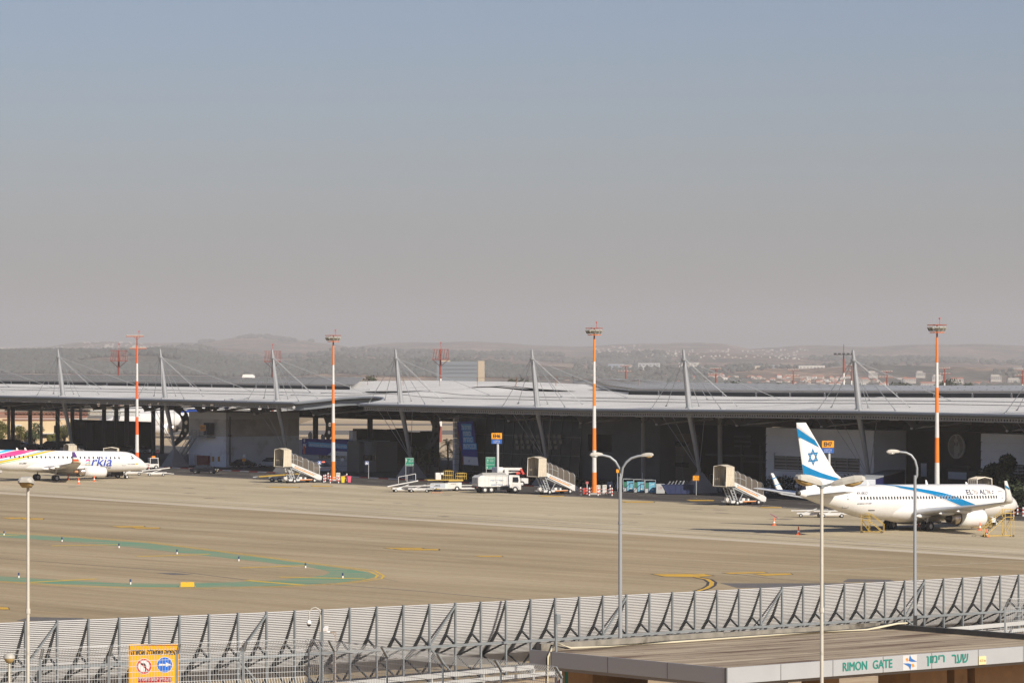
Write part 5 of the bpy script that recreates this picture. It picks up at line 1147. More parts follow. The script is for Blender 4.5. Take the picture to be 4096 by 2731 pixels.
for px, pyb, top, lab, kd, oc in ((2377, 1977, 1313, 'tall striped floodlight mast in the middle, beside the double-armed lamp post', 0, m_or), (1333, 1922, 1342, 'tall striped floodlight mast beside the yellow and pink bins', 0, m_or),
                               (3748, 2050, 1300, 'tall striped floodlight mast standing behind the big airliner', 0, m_or), (548, 1880, 1345, 'tall striped mast with two short lamp crossbars above the regional jet nose', 1, m_re)):
    g = gp(px, pyb); tall_mast(g.x, g.y, H - (top - YH) * g.y / F, lab, kd, oc)
# striped barriers around the mast feet
def barrier(pts, label, hgt=1.15):
    g0 = sum((Vector(p) for p in pts), Vector()) / len(pts)
    t = thing('striped_barrier', label, 'barrier', (g0.x, g0.y, 0), 0, 'red and white pipe barriers')
    L_ = [Vector(p) - Vector((g0.x, g0.y, 0)) for p in pts]
    for p in L_:
        m = MB()
        for i in range(5): m.mi = (i + 1) % 2; m.tube(p + Vector((0, 0, i * hgt / 5)), p + Vector((0, 0, (i + 1) * hgt / 5)), .10, n=10, caps=(i == 4))
        m.build('post', [redp if True else wp, wp], t)
    for p, q in zip(L_, L_[1:]):
        for z_ in (.42, .88):
            m = MB(); d = q - p; k_ = max(3, int(d.length / .45))
            for i in range(k_): m.mi = i % 2; m.tube(p + d * i / k_ + Vector((0, 0, z_)), p + d * (i + 1) / k_ + Vector((0, 0, z_)), .05, n=8, caps=False)
            m.build('rail', [redp, wp], t)
    return t
barrier([gp(2322, 1979), gp(2357, 1981), gp(2378, 1966)], 'short striped barrier left of the middle mast foot')
barrier([gp(2392, 1981), gp(2448, 1982), gp(2440, 1970)], 'striped barrier in front of the two grey cabinets by the middle mast')
barrier([gp(1295, 1928), gp(1301, 1926), gp(1312, 1918)], 'striped barrier between the covered stairs and the mast by the bins')
barrier([gp(1321, 1931), gp(1354, 1931), gp(1387, 1922)], 'striped barrier beside the yellow bin')
barrier([gp(4054, 2066), gp(4070, 2056), gp(4092, 2064), gp(4150, 2060)], 'striped barrier ahead of the big airliner nose')
barrier([gp(572, 1876), gp(596, 1878)], 'single striped barrier in front of the regional jet nose')
def cabinet(px, py, label, h_=1.25):
    g = gp(px, py); t = thing('electric_cabinet', label, 'cabinet', g, R(30), 'grey cabinets by the striped masts')
    m = MB(); m.bb(-.35, .35, -.25, .25, .12, h_); m.build('box', mat('cabinet_grey', (.50, .49, .46), .6), t)
    m = MB(); m.bb(-.4, .4, -.3, .3, 0, .12); m.build('plinth', conc, t)
    m = MB(); m.bb(-.22, -.04, -.262, -.25, h_ - .35, h_ - .12); m.bb(.04, .22, -.262, -.25, h_ - .35, h_ - .12); m.build('vent', mat('vent_beige', (.33, .29, .2), .7), t)
cabinet(2390, 1975, 'left grey cabinet at the foot of the middle mast', 1.3); cabinet(2415, 1974, 'right grey cabinet at the foot of the middle mast', 1.3)
cabinet(1326, 1921, 'grey cabinet left of the mast near the bins'); cabinet(1350, 1921, 'grey cabinet right of the mast near the bins')
def bin_(px, py, mt, label):
    g = gp(px, py); t = thing('wheelie_bin', label, 'bin', g, R(20), 'wheelie bins')
    m = MB(); m.add([(-.22, -.25, .06), (.22, -.25, .06), (.22, .25, .06), (-.22, .25, .06), (-.30, -.33, .95), (.30, -.33, .95), (.30, .33, .95), (-.30, .33, .95)], [(0, 1, 2, 3), (4, 5, 6, 7), (0, 1, 5, 4), (1, 2, 6, 5), (2, 3, 7, 6), (3, 0, 4, 7)]); m.build('body', mt, t)
    m = MB(); m.bb(-.33, .33, -.37, .37, .96, 1.04); m.build('lid', mt, t)
bin_(1370, 1931, mat('bin_yellow', (.75, .52, .02), .5), 'yellow wheelie bin beside the striped barrier'); bin_(1395, 1930, mat('bin_pink', (.70, .10, .16), .5), 'pink wheelie bin right of the yellow one')
m = MB(); g = gp(2340, 1978); t = thing('fire_extinguisher_stand', 'red extinguisher box on a white post left of the middle mast', 'extinguisher', g)
m.bb(-.25, .25, -.2, .2, .1, 1.0); m.build('box', redp, t); m = MB(); m.tube((.3, -.1, 0), (.3, -.1, 1.6), .05); m.build('post', wp, t); m = MB(); m.box((.3, -.14, 1.75), (.4, .04, .35)); m.build('plate', mat('pinkish_plate', (.45, .12, .12), .6), t)
# cones
cn_m = mat('cone_orange', (.85, .13, .03), .5)
def cone(px, py, label, h_=.95):
    g = gp(px, py); t = thing('traffic_cone', label, 'cone', g, 0, 'traffic cones')
    m = MB(); m.bb(-.24, .24, -.24, .24, 0, .07); m.lathe([(.18, .07), (.04, h_), (.0, h_)], n=12, caps=False); m.build('cone_body', cn_m, t)
    m = MB(); m.lathe([(.136, h_ * .34), (.106, h_ * .52)], n=12, caps=False); m.lathe([(.085, h_ * .66), (.065, h_ * .78)], n=12, caps=False); m.v = [(x * 1.08, y * 1.08, z) for x, y, z in m.v]; m.build('reflective_band', wp, t)
for px, py, lab in ((315, 1935, 'cone on the open concrete below the regional jet engine'), (377, 1925, 'cone under the engine front of the regional jet'), (273, 1918, 'dark-looking cone between the regional jet wheels and engine'), (3194, 2138, 'cone nearest the single-pole lamp with two heads'),
                    (3096, 2101, 'cone in the shadow stripe left of the big airliner'), (3675, 2105, 'cone beside the big airliner main wheels'), (3920, 2120, 'cone under the front of the big airliner engine'), (3948, 2147, 'cone beside the large yellow steps')): cone(px, py, lab)
# cars ------------------------------------------------------------------------------
def car(loc, rz, mt, label, kind='sedan', group='parked cars', beacon=False, name='parked_car'):
    t = thing(name, label, 'car', loc, rz, group)
    if kind == 'sedan': L_, Wd, hb_, prof = 4.6, 1.8, .92, [(-2.3, .45), (-2.28, .85), (-1.7, .98), (-1.0, 1.42), (-.2, 1.47), (.55, 1.40), (1.35, .95), (2.1, .80), (2.3, .6), (2.3, .3), (-2.25, .3)]
    else: L_, Wd, hb_, prof = 4.6, 1.85, 1.05, [(-2.25, .5), (-2.25, 1.05), (-2.05, 1.65), (-1.6, 1.76), (.3, 1.74), (1.1, 1.12), (2.1, .98), (2.28, .7), (2.28, .35), (-2.2, .35)]
    # body: lower hull and narrower greenhouse
    rings = []
    low = [(x_, min(z_, hb_)) for x_, z_ in prof]
    for y_, sc in ((-Wd / 2, .97), (-Wd / 2 + .06, 1), (Wd / 2 - .06, 1), (Wd / 2, .97)): rings.append([Vector((x_ * sc, y_, z_ if z_ < .6 else z_ * (1 if sc == 1 else .97))) for x_, z_ in low])
    m = MB(); m.loft(rings, False); m.build('body', mt, t)
    gh = [(x_, z_) for x_, z_ in prof if z_ >= hb_ - .02]
    x0_, x1_ = (-1.75, 1.38) if kind == 'sedan' else (-2.2, 1.2)
    gh = [(x0_, hb_ - .03)] + [(x_, z_) for x_, z_ in prof if z_ > hb_ + .15] + [(x1_, hb_ - .03)]
    rings = [[Vector((x_, s_ * (Wd / 2 - .06 - (z_ - hb_) * .32), z_)) for x_, z_ in gh] for s_ in (-1, 1)]
    m = MB(); m.loft(rings, False); gw = m.build('glasshouse', glassd, t)
    m = MB(); top = [(x_, z_) for x_, z_ in gh if z_ > hb_ + .4]
    m.loft([[Vector((x_, s_ * (Wd / 2 - .08 - (z_ - hb_) * .32), z_ + .012)) for x_, z_ in top] + [Vector((x_, s_ * (Wd / 2 - .08 - (z_ - hb_) * .32), z_ - .05)) for x_, z_ in top[::-1]] for s_ in (-1, 1)], False); m.build('roof', mt, t)
    for x_ in (1.42, -1.38):
        for y_ in (-Wd / 2 + .1, Wd / 2 - .1): wheel_part(t, x_, y_, .33)
    for s_ in (-1, 1):
        m = MB(); m.box((L_ / 2 - .12, s_ * .62, .68), (.12, .35, .14)); m.build('headlight', mat('headlight', (.7, .7, .68), .2), t)
        m = MB(); m.box((-L_ / 2 + .06, s_ * .66, .82), (.08, .3, .14)); m.build('tail_light', redp, t)
        m = MB(); m.box((.75, s_ * (Wd / 2 + .08), 1.0), (.12, .16, .12)); m.build('mirror', mt, t)
    m = MB(); m.box((L_ / 2 - .0, 0, .5), (.03, .5, .12)); m.box((-L_ / 2 + .02, 0, .62), (.03, .5, .12)); m.mi = 0; m.build('number_plate', mat('plate_yellow', (.75, .5, .05), .5), t)
    if beacon: m = MB(); m.bb(-.3, 0, -.6, .6, 1.78, 1.9); m.build('light_bar', mat('beacon_red', (.7, .08, .05), .3, emit=(1, .15, .08, 1.5)), t)
    return t
blkp = mat('black_car_paint', (.012, .013, .018), .3, spec=.15); silp = mat('silver_car_paint', (.22, .25, .31), .3, .3); darkp = mat('dark_car_paint', (.02, .021, .026), .3, spec=.15); whp = mat('white_car_paint', (.55, .56, .57), .3)
car(gp(818, 1893), R(-15), blkp, 'black saloon driving on the road right of the regional jet', group='cars around the terminal', name='car')
car(gp(974, 1868), R(-20), blkp, 'black saloon parked against the white stair block', group='cars around the terminal')
car(gp(1078, 1868), R(160), whp, 'white off-roader parked behind the first covered stairs', 'suv', 'cars around the terminal')
cpc = car(gp(1297, 1890), R(-8), whp, 'white patrol car with red roof light under the navy banner', 'suv', 'cars around the terminal', True)
m = MB(); m.add([(-2.0, -.932, .62), (1.9, -.932, .78), (1.9, -.932, .86), (-2.0, -.932, .72)], [(0, 1, 2, 3)]); m.build('side_stripe', orange, cpc)
for px, py, mt, k_, lab in ((92, 1795, silp, 'sedan', 'blue-grey car beyond the columns at the far left'), (130, 1802, darkp, 'sedan', 'low dark car half hidden behind the regional jet roofline'), (196, 1797, darkp, 'suv', 'dark off-roader between the second and third dark columns'), (252, 1797, blkp, 'suv', 'dark car under the leafy tree behind the columns'),
                         (310, 1800, silp, 'sedan', 'dim silver car in front of the dark partition'), (505, 1812, darkp, 'sedan', 'dark car in deep shade above the regional jet cockpit'), (560, 1814, silp, 'sedan', 'silver car in deep shade left of the round-holed rib'), (448, 1806, blkp, 'suv', 'dark off-roader in shade by the dark partition')):
    car(gp(px, py), R(random.choice([-25, 150, 165, -15])), mt, lab, k_, 'cars parked in the shade of the hall')
car((56.5, 465.5, 0), R(43), whp, 'white van body glimpsed below the big airliner wing', 'suv', 'cars around the terminal')
# small tow tractor
g = gp(600, 1876); t = thing('tow_tractor', 'small white tow tractor with orange beacon right of the regional jet nose', 'tow tractor', g, R(200))
m = MB(); m.bb(-1.4, 1.4, -.75, .75, .35, .95); m.bb(.3, 1.5, -.6, .6, .9, 1.1); m.build('body', white, t)
m = MB()
for x_ in (-1.3, .1):
    for y_ in (-.7, .7): m.bar((x_, y_, .9), (x_ + .05, y_ * .93, 1.9), .1)
m.bb(-1.35, .2, -.72, .72, 1.88, 1.98); m.build('cab_frame', white, t)
m = MB(); m.bb(-1.27, .1, -.6, .6, .97, 1.86); m.build('cab_glass', glassd, t)
m = MB(); m.bb(-.9, -.3, -.55, .25, 2.0, 2.3); m.build('beacon', mat('beacon_orange', (.85, .22, .02), .4), t)
for x_ in (-.9, .95):
    for y_ in (-.72, .72): wheel_part(t, x_, y_, .36)
# truck under the regional jet
g = gp(428, 1912); t = thing('service_truck', 'grey service truck standing under the regional jet fuselage', 'truck', g, R(10))
m = MB(); m.bb(-2.8, .6, -1, 1, .7, 1.7); m.build('body', mat('truck_grey', (.42, .43, .45), .5), t); m = MB(); m.bb(.7, 2.6, -1, 1, .5, 1.75); m.build('cab', dgrey, t); m = MB(); m.bb(-2.8, 2.4, -.8, .8, .45, .7); m.build('chassis', blk, t)
for x_ in (-2, 1.7):
    for y_ in (-.9, .9): wheel_part(t, x_, y_, .42)
# dollies and conveyor units
def dolly(loc, rz, label, tilt=.35, rail=False):
    t = thing('belt_dolly', label, 'dolly', loc, rz, 'white towable ramps and dollies')
    m = MB(); m.bb(-1.7, 1.7, -.5, .5, .42, .62); m.bb(-1.2, .9, -.55, .55, .3, .45); m.bar((1.7, 0, .45), (2.9, 0, .35), .1); m.build('frame', white, t)
    m = MB(); m.bar((-2.4, 0, .85), (2.2, 0, .85 + tilt * 2), .75, .14); ra = m.build('ramp', white, t)
    m = MB(); m.bar((-2.3, 0, .95), (2.1, 0, .95 + tilt * 2), .5, .02); m.build('belt', dgrey, ra)
    m = MB(); m.bar((-1.0, .3, .5), (.8, .3, 1.1), .09); m.bar((-1.0, -.3, .5), (.8, -.3, 1.1), .09); m.build('lift_arm', white, t)
    if rail:
        m = MB()
        for x_ in (-.6, .7, 2.0): m.bar((x_, .38, .95 + tilt * (x_ + 2.4) * .43), (x_, .38, 1.9 + tilt * (x_ + 2.4) * .43), .06)
        m.bar((-.6, .38, 1.9 + tilt * .77), (2.0, .38, 1.9 + tilt * 1.9), .06); m.build('hand_rail', white, t)
    for x_ in (-1.2, 1.1):
        for y_ in (-.5, .5): wheel_part(t, x_, y_, .24, .16)
    return t
dolly(gp(1612, 1967), R(15), 'white belt ramp with a hand rail left of the yellow loader', .4, True)
dolly(gp(1680, 1968), R(-8), 'low white dolly between the railed ramp and the loader', .1)
dolly(gp(626, 1903), R(8), 'white tow bar unit ahead of the regional jet nose', .25); dolly(gp(530, 1900), R(4), 'white dolly partly behind the regional jet nose wheel', .05)
dolly(gp(3242, 2068), R(-6), 'white conveyor under the big airliner tail, left part', .05); dolly(gp(3330, 2069), R(2), 'white conveyor under the big airliner tail, right part', .0)
# yellow belt loader by the first stairs
g = gp(1110, 1926); t = thing('belt_loader', 'yellow belt loader beside the covered stairs in front of the navy banner', 'belt loader', g, R(-5))
m = MB(); m.bb(-1.3, 2.4, -.7, .7, .35, .75); m.build('body', mat('loader_grey', (.33, .34, .35), .6), t)
m = MB(); m.bar((-3.0, 0, .8), (4.2, 0, 1.35), .7, .2); bl = m.build('belt_ramp', yelm, t); m = MB(); m.bar((-3.9, 0, .72), (-3.0, 0, .8), .5, .15); m.build('nose_roller', chrome, bl)
for x_ in (-.8, .4, 1.8):
    for y_ in (-.65, .65): wheel_part(t, x_, y_, .36)
# cargo loader
g = gp(1782, 1963); t = thing('cargo_loader', 'white and yellow scissor cargo loader numbered 3005 beside the garbage truck', 'cargo loader', g, R(14))
m = MB(); m.bb(-2.5, .1, -1.15, 1.15, .35, 1.2); m.bb(.12, 2.2, -1.1, 1.1, .35, 1.3); m.build('body', white, t)
m = MB(); m.bb(-2.6, -.3, -1.17, -1.155, .5, 1.15); pl = m.build('side_panel', mat('panel_blue_grey', (.38, .41, .46), .6), t)
m = MB(); put_text(m, '3005', Vector((-2.1, -1.185, .68)), Vector((1, 0, 0)), Vector((0, 0, 1)), 1.0, .34, .03); m.build('lettering', blk, pl)
m = MB(); put_text(m, '3005', Vector((.5, -1.115, .95)), Vector((1, 0, 0)), Vector((0, 0, 1)), .85, .26, .02); m.build('lettering', greyl, t)
m = MB(); m.bb(2.2, 4.6, -.8, .8, .3, .5); m.bb(2.2, 4.0, -.9, -.8, .8, .9); m.build('bridge_deck', white, t)
m = MB(); m.bb(-3.0, 2.4, -1.2, 1.2, 1.62, 1.72); m.bb(.2, 2.4, -1.25, 1.25, 1.5, 1.62); m.build('platform', yelm, t)
m = MB()
for x0_, x1_ in ((-2.2, .5), (-.3, 2.0)): m.bar((x0_, -.9, 1.2), (x1_, -.9, 1.6), .12); m.bar((x1_, .9, 1.2), (x0_, .9, 1.6), .12)
m.build('scissor_lift', dgrey, t)
m = MB(); m.bb(-1.7, -.9, -1.0, -.4, 1.75, 2.75); m.bb(-1.1, -.5, -1.0, -.4, 2.45, 2.75); m.build('control_stand', white, t)
for x0_, x1_, h_ in ((-.3, .9, 1.3), (1.6, 2.9, .95)):
    m = MB()
    for x_ in (x0_, (x0_ + x1_) / 2, x1_):
        for y_ in (-1.1, .2): m.bar((x_, y_, 1.7), (x_, y_, 1.7 + h_), .06)
    for z_ in (.5, 1.0):
        for y_ in (-1.1, .2): m.bar((x0_, y_, 1.7 + h_ * z_), (x1_, y_, 1.7 + h_ * z_), .06)
    m.bar((x0_, -1.1, 1.7 + h_), (x0_, .2, 1.7 + h_), .06); m.bar((x1_, -1.1, 1.7 + h_), (x1_, .2, 1.7 + h_), .06); m.build('guard_rail', yelm, t)
for x_ in (-1.9, 1.5):
    for y_ in (-1.0, 1.0): wheel_part(t, x_, y_, .38, .3)
g = gp(1750, 1969); t = thing('spare_tyre', 'big black tyre lying on a pallet in front of the cargo loader', 'tyre', g)
m = MB(); m.lathe([(.25, .15), (.55, .15), (.62, .3), (.55, .5), (.25, .5)], n=18); m.build('tyre', rubber, t); m = MB(); m.lathe([(.36, .5), (.3, .58), (0, .6)], n=14, caps=False); m.build('cap', yelm, t)
g = gp(1750, 1970); m = MB()
for i in range(5): m.box((-.7 + i * .35, 0, .11), (.22, 1.0, .03))
for y_ in (-.45, .45): m.box((0, y_, .05), (1.6, .1, .09))
tag(m.build('pallet', mat('pallet_wood', (.42, .22, .14), .8), loc=g), 'reddish wooden pallet under the big tyre', 'pallet')
# garbage truck
gq = gp(2060, 1970); rz = R(24)
gx, gy = gq.x - (1.9 * math.cos(rz) + 1.05 * math.sin(rz)), gq.y - (1.9 * math.sin(rz) - 1.05 * math.cos(rz))
t = thing('garbage_truck', 'white garbage truck with grey rear hatches and blue lettering', 'truck', (gx, gy, 0), rz)
m = MB(); pr = [(-4.0, 1.05), (-4.0, 2.3), (-3.55, 2.6), (.65, 2.6), (.65, .95), (-3.4, .95)]
m.add([(x_, -1.15, z_) for x_, z_ in pr] + [(x_, 1.15, z_) for x_, z_ in pr], [tuple(range(6)), tuple(range(11, 5, -1))] + [(i, (i + 1) % 6, 6 + (i + 1) % 6, 6 + i) for i in range(6)])
body = m.build('refuse_body', white, t)
m = MB(); m.add([(-3.3, -1.15, 2.6), (.6, -1.15, 2.6), (.6, -.3, 2.95), (-3.0, -.3, 2.98), (-3.3, 1.15, 2.6), (.6, 1.15, 2.6)], [(0, 1, 2, 3), (3, 2, 5, 4), (0, 3, 4), (1, 5, 2)]); m.build('top_cover', mat('grey_cover', (.36, .35, .32), .6), body)
for x_ in (-2.9, -2.3, -1.2, -.1, .5): m = MB(); m.bb(x_ - .04, x_ + .04, -1.2, -1.15, .95, 2.6); m.build('rib', white, body)
m = MB(); m.bb(-2.9, .6, -1.2, -1.16, 2.5, 2.6); m.bb(-2.9, .6, -1.2, -1.16, .95, 1.05); m.build('rib', white, body)
for y_ in (-.55, .55): m = MB(); m.bb(-4.06, -4.0, y_ - .45, y_ + .45, 1.35, 2.25); m.build('rear_hatch', mat('hatch_grey', (.38, .40, .43), .5), body)
m = MB(); m.bb(-4.1, -4.0, -1.1, 1.1, .75, 1.0); m.build('rear_bumper', dgrey, t)
for y_ in (-.85, .85): m = MB(); m.bb(-4.13, -4.1, y_ - .18, y_ + .18, .8, .95); m.build('tail_light', redp, t)
m = MB(); V = Vector
put_text(m, 'GARBAGE TRUCK', V((-2.0, -1.17, 1.12)), V((1, 0, 0)), V((0, 0, 1)), 1.9, .20, .02); put_text(m, he('משאית לפינוי אשפה'), V((-2.1, -1.17, 1.75)), V((1, 0, 0)), V((0, 0, 1)), 2.1, .24, .02); m.build('lettering', mat('blue_lettering', (.06, .17, .36), .5), body)
def bird_logo(mb, c, ux, uy, s):
    c = Vector(c); ux = Vector(ux) * s; uy = Vector(uy) * s
    for sg in (1, -1): mb.add([c + (ux * a + uy * b_) * sg for a, b_ in ((.02, .05), (-.1, .6), (.08, .5), (.2, .25), (.6, -.02), (.25, .0))], [(0, 1, 2, 3), (0, 3, 4, 5)])
m = MB(); bird_logo(m, (-1.1, -1.17, 1.53), (1, 0, 0), (0, 0, 1), .32); m.build('bird_logo', navy, body)
m = MB(); pr = [(.9, .75), (.9, 2.5), (1.05, 2.6), (2.55, 2.55), (2.75, 1.6), (2.85, 1.45), (2.85, .45), (2.3, .45), (1.3, .75)]
m.add([(x_, -1.12, z_) for x_, z_ in pr] + [(x_, 1.12, z_) for x_, z_ in pr], [tuple(range(9)), tuple(range(17, 8, -1))] + [(i, (i + 1) % 9, 9 + (i + 1) % 9, 9 + i) for i in range(9)])
cab = m.build('cab', white, t)
m = MB(); m.add([(1.45, -1.135, 1.55), (2.35, -1.135, 1.5), (2.45, -1.135, 1.75), (2.35, -1.135, 2.3), (1.5, -1.135, 2.3)], [(0, 1, 2, 3, 4)]); m.build('side_window', glassd, cab)
m = MB(); m.add([(2.72, -1.0, 1.7), (2.72, 1.0, 1.7), (2.58, .95, 2.45), (2.58, -.95, 2.45)], [(0, 1, 2, 3)]); m.v = [(x + .03, y, z) for x, y, z in m.v]; m.build('windscreen', glassd, cab)
m = MB(); m.bb(.66, .88, -.9, .9, .8, 2.5); m.build('cab_shade', mat('hatch_grey', (.38, .40, .43), .5), t)
m = MB(); m.bb(-3.9, 2.5, -.45, .45, .6, .92); m.bb(-1.0, .9, -1.1, -.6, .45, .9); m.bar((2.78, -1.2, 1.6), (2.78, -1.2, 2.2), .12, .06); m.build('chassis', dgrey, t)
for x_ in (1.9, -1.9, -2.9):
    for y_ in (-1.0, 1.0): wheel_part(t, x_, y_, .48, .3)
m = MB()
for x_ in (1.9, -1.9): m.lathe([(.62, -1.16), (.62, -.85)], (x_, 0, .48), 'Y', 18, caps=False)
m.build('mudguard', dgrey, t)
# boom truck behind it
g = gp(2030, 1946); t = thing('boom_truck', 'white boom lift with a drum and red boom tip behind the garbage truck', 'boom truck', g, R(18))
m = MB(); m.bb(-3, 3, -1, 1, .5, 1.3); m.build('chassis', white, t); m = MB(); m.lathe([(.75, 1.3), (.80, 2.1), (.86, 2.12), (.86, 2.95), (.80, 3.0), (0, 3.0)], (-1.6, 0, 0), n=24, caps=False); m.build('drum', mat('drum_white', (.74, .74, .73), .5), t)
m = MB(); m.bar((-1.0, -.2, 2.75), (2.2, -.2, 2.7), .35, .38); m.bar((-.4, .15, 2.2), (1.9, .15, 2.35), .25, .25); m.bb(-.6, 0, -.5, .3, 1.3, 2.7); bo = m.build('boom', white, t)
m = MB(); m.bar((2.0, -.2, 2.75), (2.5, -.2, 1.9), .4, .3); m.bar((1.4, 0, 2.0), (2.4, 0, 2.2), .2, .3); m.build('boom_tip', redp, bo)
for x_ in (-2, 2):
    for y_ in (-.9, .9): wheel_part(t, x_, y_, .45, .3)
# red hydrant pipes
g = gp(2095, 1930); t = thing('hydrant_pipes', 'salmon-red hydrant pipes behind the garbage truck cab', 'hydrant', g, R(10))
hyd = mat('hydrant_red', (.55, .12, .08), .5)
m = MB(); m.path([(-1.4, 0, .35), (.7, 0, .35), (.95, 0, .45)], .13, 10)
m.path([(.6, 0, 1.6), (.6, 0, .75), (.85, 0, .5), (1.1, 0, .15)], .2, 12); m.tube((.6, 0, 1.25), (.6, 0, 1.35), .32, n=14); m.build('main_pipe', hyd, t)
for x_ in (-1.2, -.8, -.4, 0): m = MB(); m.tube((x_, 0, .35), (x_, 0, 1.25), .07); m.tube((x_, 0, .95), (x_, 0, 1.1), .17); m.tube((x_, -.2, .6), (x_, .2, .6), .08); m.build('valve', hyd, t)
# steps -----------------------------------------------------------------------------------
def steps(loc, rz, label, n_=5, h_=1.35, sc=1):
    t = thing('maintenance_steps', label, 'steps', loc, rz, 'yellow wheeled maintenance steps')
    m = MB(); L_ = n_ * .26 * sc
    for y_ in (-.4, .4):
        m.bar((L_, y_, .1), (0, y_, h_), .07); m.bar((0, y_, .12), (0, y_, h_ + .9), .06); m.bar((-.9 * sc, y_, .12), (-.9 * sc, y_, h_ + .9), .06); m.bar((-.9 * sc, y_, .15), (L_, y_, .15), .07)
        m.bar((-.9 * sc, y_, h_ + .9), (0, y_, h_ + .9), .05); m.bar((0, y_, h_ + .9), (L_ + .1, y_, 1.0), .05); m.bar((L_ + .1, y_, .1), (L_ + .1, y_, 1.0), .05); m.bar((-.9 * sc, y_, h_ + .45), (0, y_, h_ + .45), .05); m.bar((0, y_, .2), (-.9 * sc, y_, h_), .05)
    for z_ in (.15, h_): m.bar((-.9 * sc, -.4, z_), (-.9 * sc, .4, z_), .06); m.bar((0, -.4, z_), (0, .4, z_), .06)
    m.build('frame', yelm, t)
    m = MB(); m.bb(-.9 * sc, 0, -.4, .4, h_, h_ + .05)
    m.build('platform', yelm, t)
    for i in range(n_): m = MB(); m.box((L_ - (i + .6) * .26 * sc, 0, .15 + (i + .6) * (h_ - .1) / n_), (.22, .8, .04)); m.build('tread', chrome, t)
    for x_ in (-.85 * sc, L_ - .1):
        for y_ in (-.42, .42): m = MB(); whl(m, x_, y_, .12, .08); m.build('castor', rubber, t)
    return t
steps(gp(3478, 2130), R(-14), 'yellow steps leaning at the rear hold door of the big airliner', 6, 1.4)
steps(gp(4015, 2146), R(195), 'large yellow steps beside the big airliner nose', 8, 2.2, 1.15)
steps(gp(3918, 2112), R(-20), 'rusty steps half hidden behind the big airliner engine', 5, 1.3)
# ================================================================== signs, posts and things along the terminal kerb
sgreen = mat('sign_green', (.0, .22, .13), .5); sblue = mat('sign_blue', (.015, .10, .38), .5); sor = mat('sign_orange', (.85, .34, .01), .5)
post = mat('post_grey', (.42, .43, .43), .5)
def sign(px, pyb, x0_, x1_, y0_, y1_, mt, label, legs, lines=(), arrows=(), tm=wp, name='road_sign', cat='sign', group=None, frame=True):
    """board seen from the camera: pixel rectangle at the depth of its foot (px, pyb)"""
    g = gp(px, pyb); s = g.y / F; t = thing(name, label, cat, g, 0, group)
    X = lambda p: (p - px) * s; Z = lambda p: H - (p - YH) * s
    for lx in legs: m = MB(); m.tube((X(lx), .08, 0), (X(lx), .08, Z(y0_) - .05), .05, n=8); m.build('post', post, t)
    m = MB(); m.bb(X(x0_), X(x1_), 0, .05, Z(y1_), Z(y0_)); bd = m.build('board', mt, t)
    if frame:
        m = MB(); a, b_, c, d = X(x0_) + .04, X(x1_) - .04, Z(y1_) + .04, Z(y0_) - .04
        for p, q in (((a, c), (b_, c)), ((b_, c), (b_, d)), ((b_, d), (a, d)), ((a, d), (a, c))): m.bar((p[0], -.006, p[1]), (q[0], -.006, q[1]), .03, .012, up=(0, 1, 0))
        m.build('border', tm, bd)
    if lines:
        m = MB()
        for tx, u0, v0, w_, h_ in lines:
            put_text(m, tx, Vector((X(x0_) + (X(x1_) - X(x0_)) * u0, -.012, Z(y1_) + (Z(y0_) - Z(y1_)) * v0)), Vector((1, 0, 0)), Vector((0, 0, 1)), (X(x1_) - X(x0_)) * w_, (Z(y0_) - Z(y1_)) * h_, .02)
        m.build('lettering', tm, bd)
    for u0, v0, dirn, sz in arrows:
        m = MB(); c = Vector((X(x0_) + (X(x1_) - X(x0_)) * u0, -.012, Z(y1_) + (Z(y0_) - Z(y1_)) * v0)); d = {'u': Vector((0, 0, 1)), 'r': Vector((1, 0, 0))}[dirn]; e = Vector((d.z, 0, -d.x)) * 1.0; h_ = sz
        m.add([c - d * h_ * .5 - e * .03, c + d * h_ * .2 - e * .03, c + d * h_ * .2 + e * .03, c - d * h_ * .5 + e * .03, c + d * h_ * .15 - e * .13, c + d * h_ * .5, c + d * h_ * .15 + e * .13], [(0, 1, 2, 3), (4, 5, 6)]); m.build('arrow', tm, bd)
    return t, bd
sign(1637, fpy(1637, -4.4), 1621, 1656, 1830, 1863, sgreen, 'green direction sign with two panels in front of the palms', (1623, 1652), ((he('טרמינל'), .55, .82, .38, .10), (he('שער יהלום'), .45, .62, .48, .10), (he('אזור מטוסים'), .38, .46, .55, .10), (he('שער ברוש'), .15, .12, .5, .12)), ((.14, .65, 'u', .55), (.85, .17, 'r', .35)), group='green direction signs')
sign(1962, fpy(1962, -4.4), 1943, 1981, 1827, 1876, sgreen, 'tall green direction sign with three panels behind the garbage truck', (1945, 1976), ((he('רחבת מטוסים'), .15, .86, .7, .07), (he('שער הרחבה'), .42, .72, .4, .06), (he('המטוסים'), .42, .60, .4, .06), (he('שער ברוש'), .38, .34, .52, .08), (he('טרמינל 1'), .4, .1, .5, .08)), ((.22, .68, 'u', .5), (.18, .38, 'r', .35), (.15, .13, 'u', .4)), group='green direction signs')
sign(52, 1822, 36, 69, 1764, 1787, sgreen, 'green direction sign with a right arrow at the far left', (42, 62), ((he('טרמינל 3'), .3, .76, .4, .12), (he('שער רחבה'), .25, .54, .4, .12), (he('שער מטען'), .25, .32, .4, .12), (he('חניה'), .2, .1, .5, .12)), ((.82, .5, 'r', .5),), group='green direction signs')
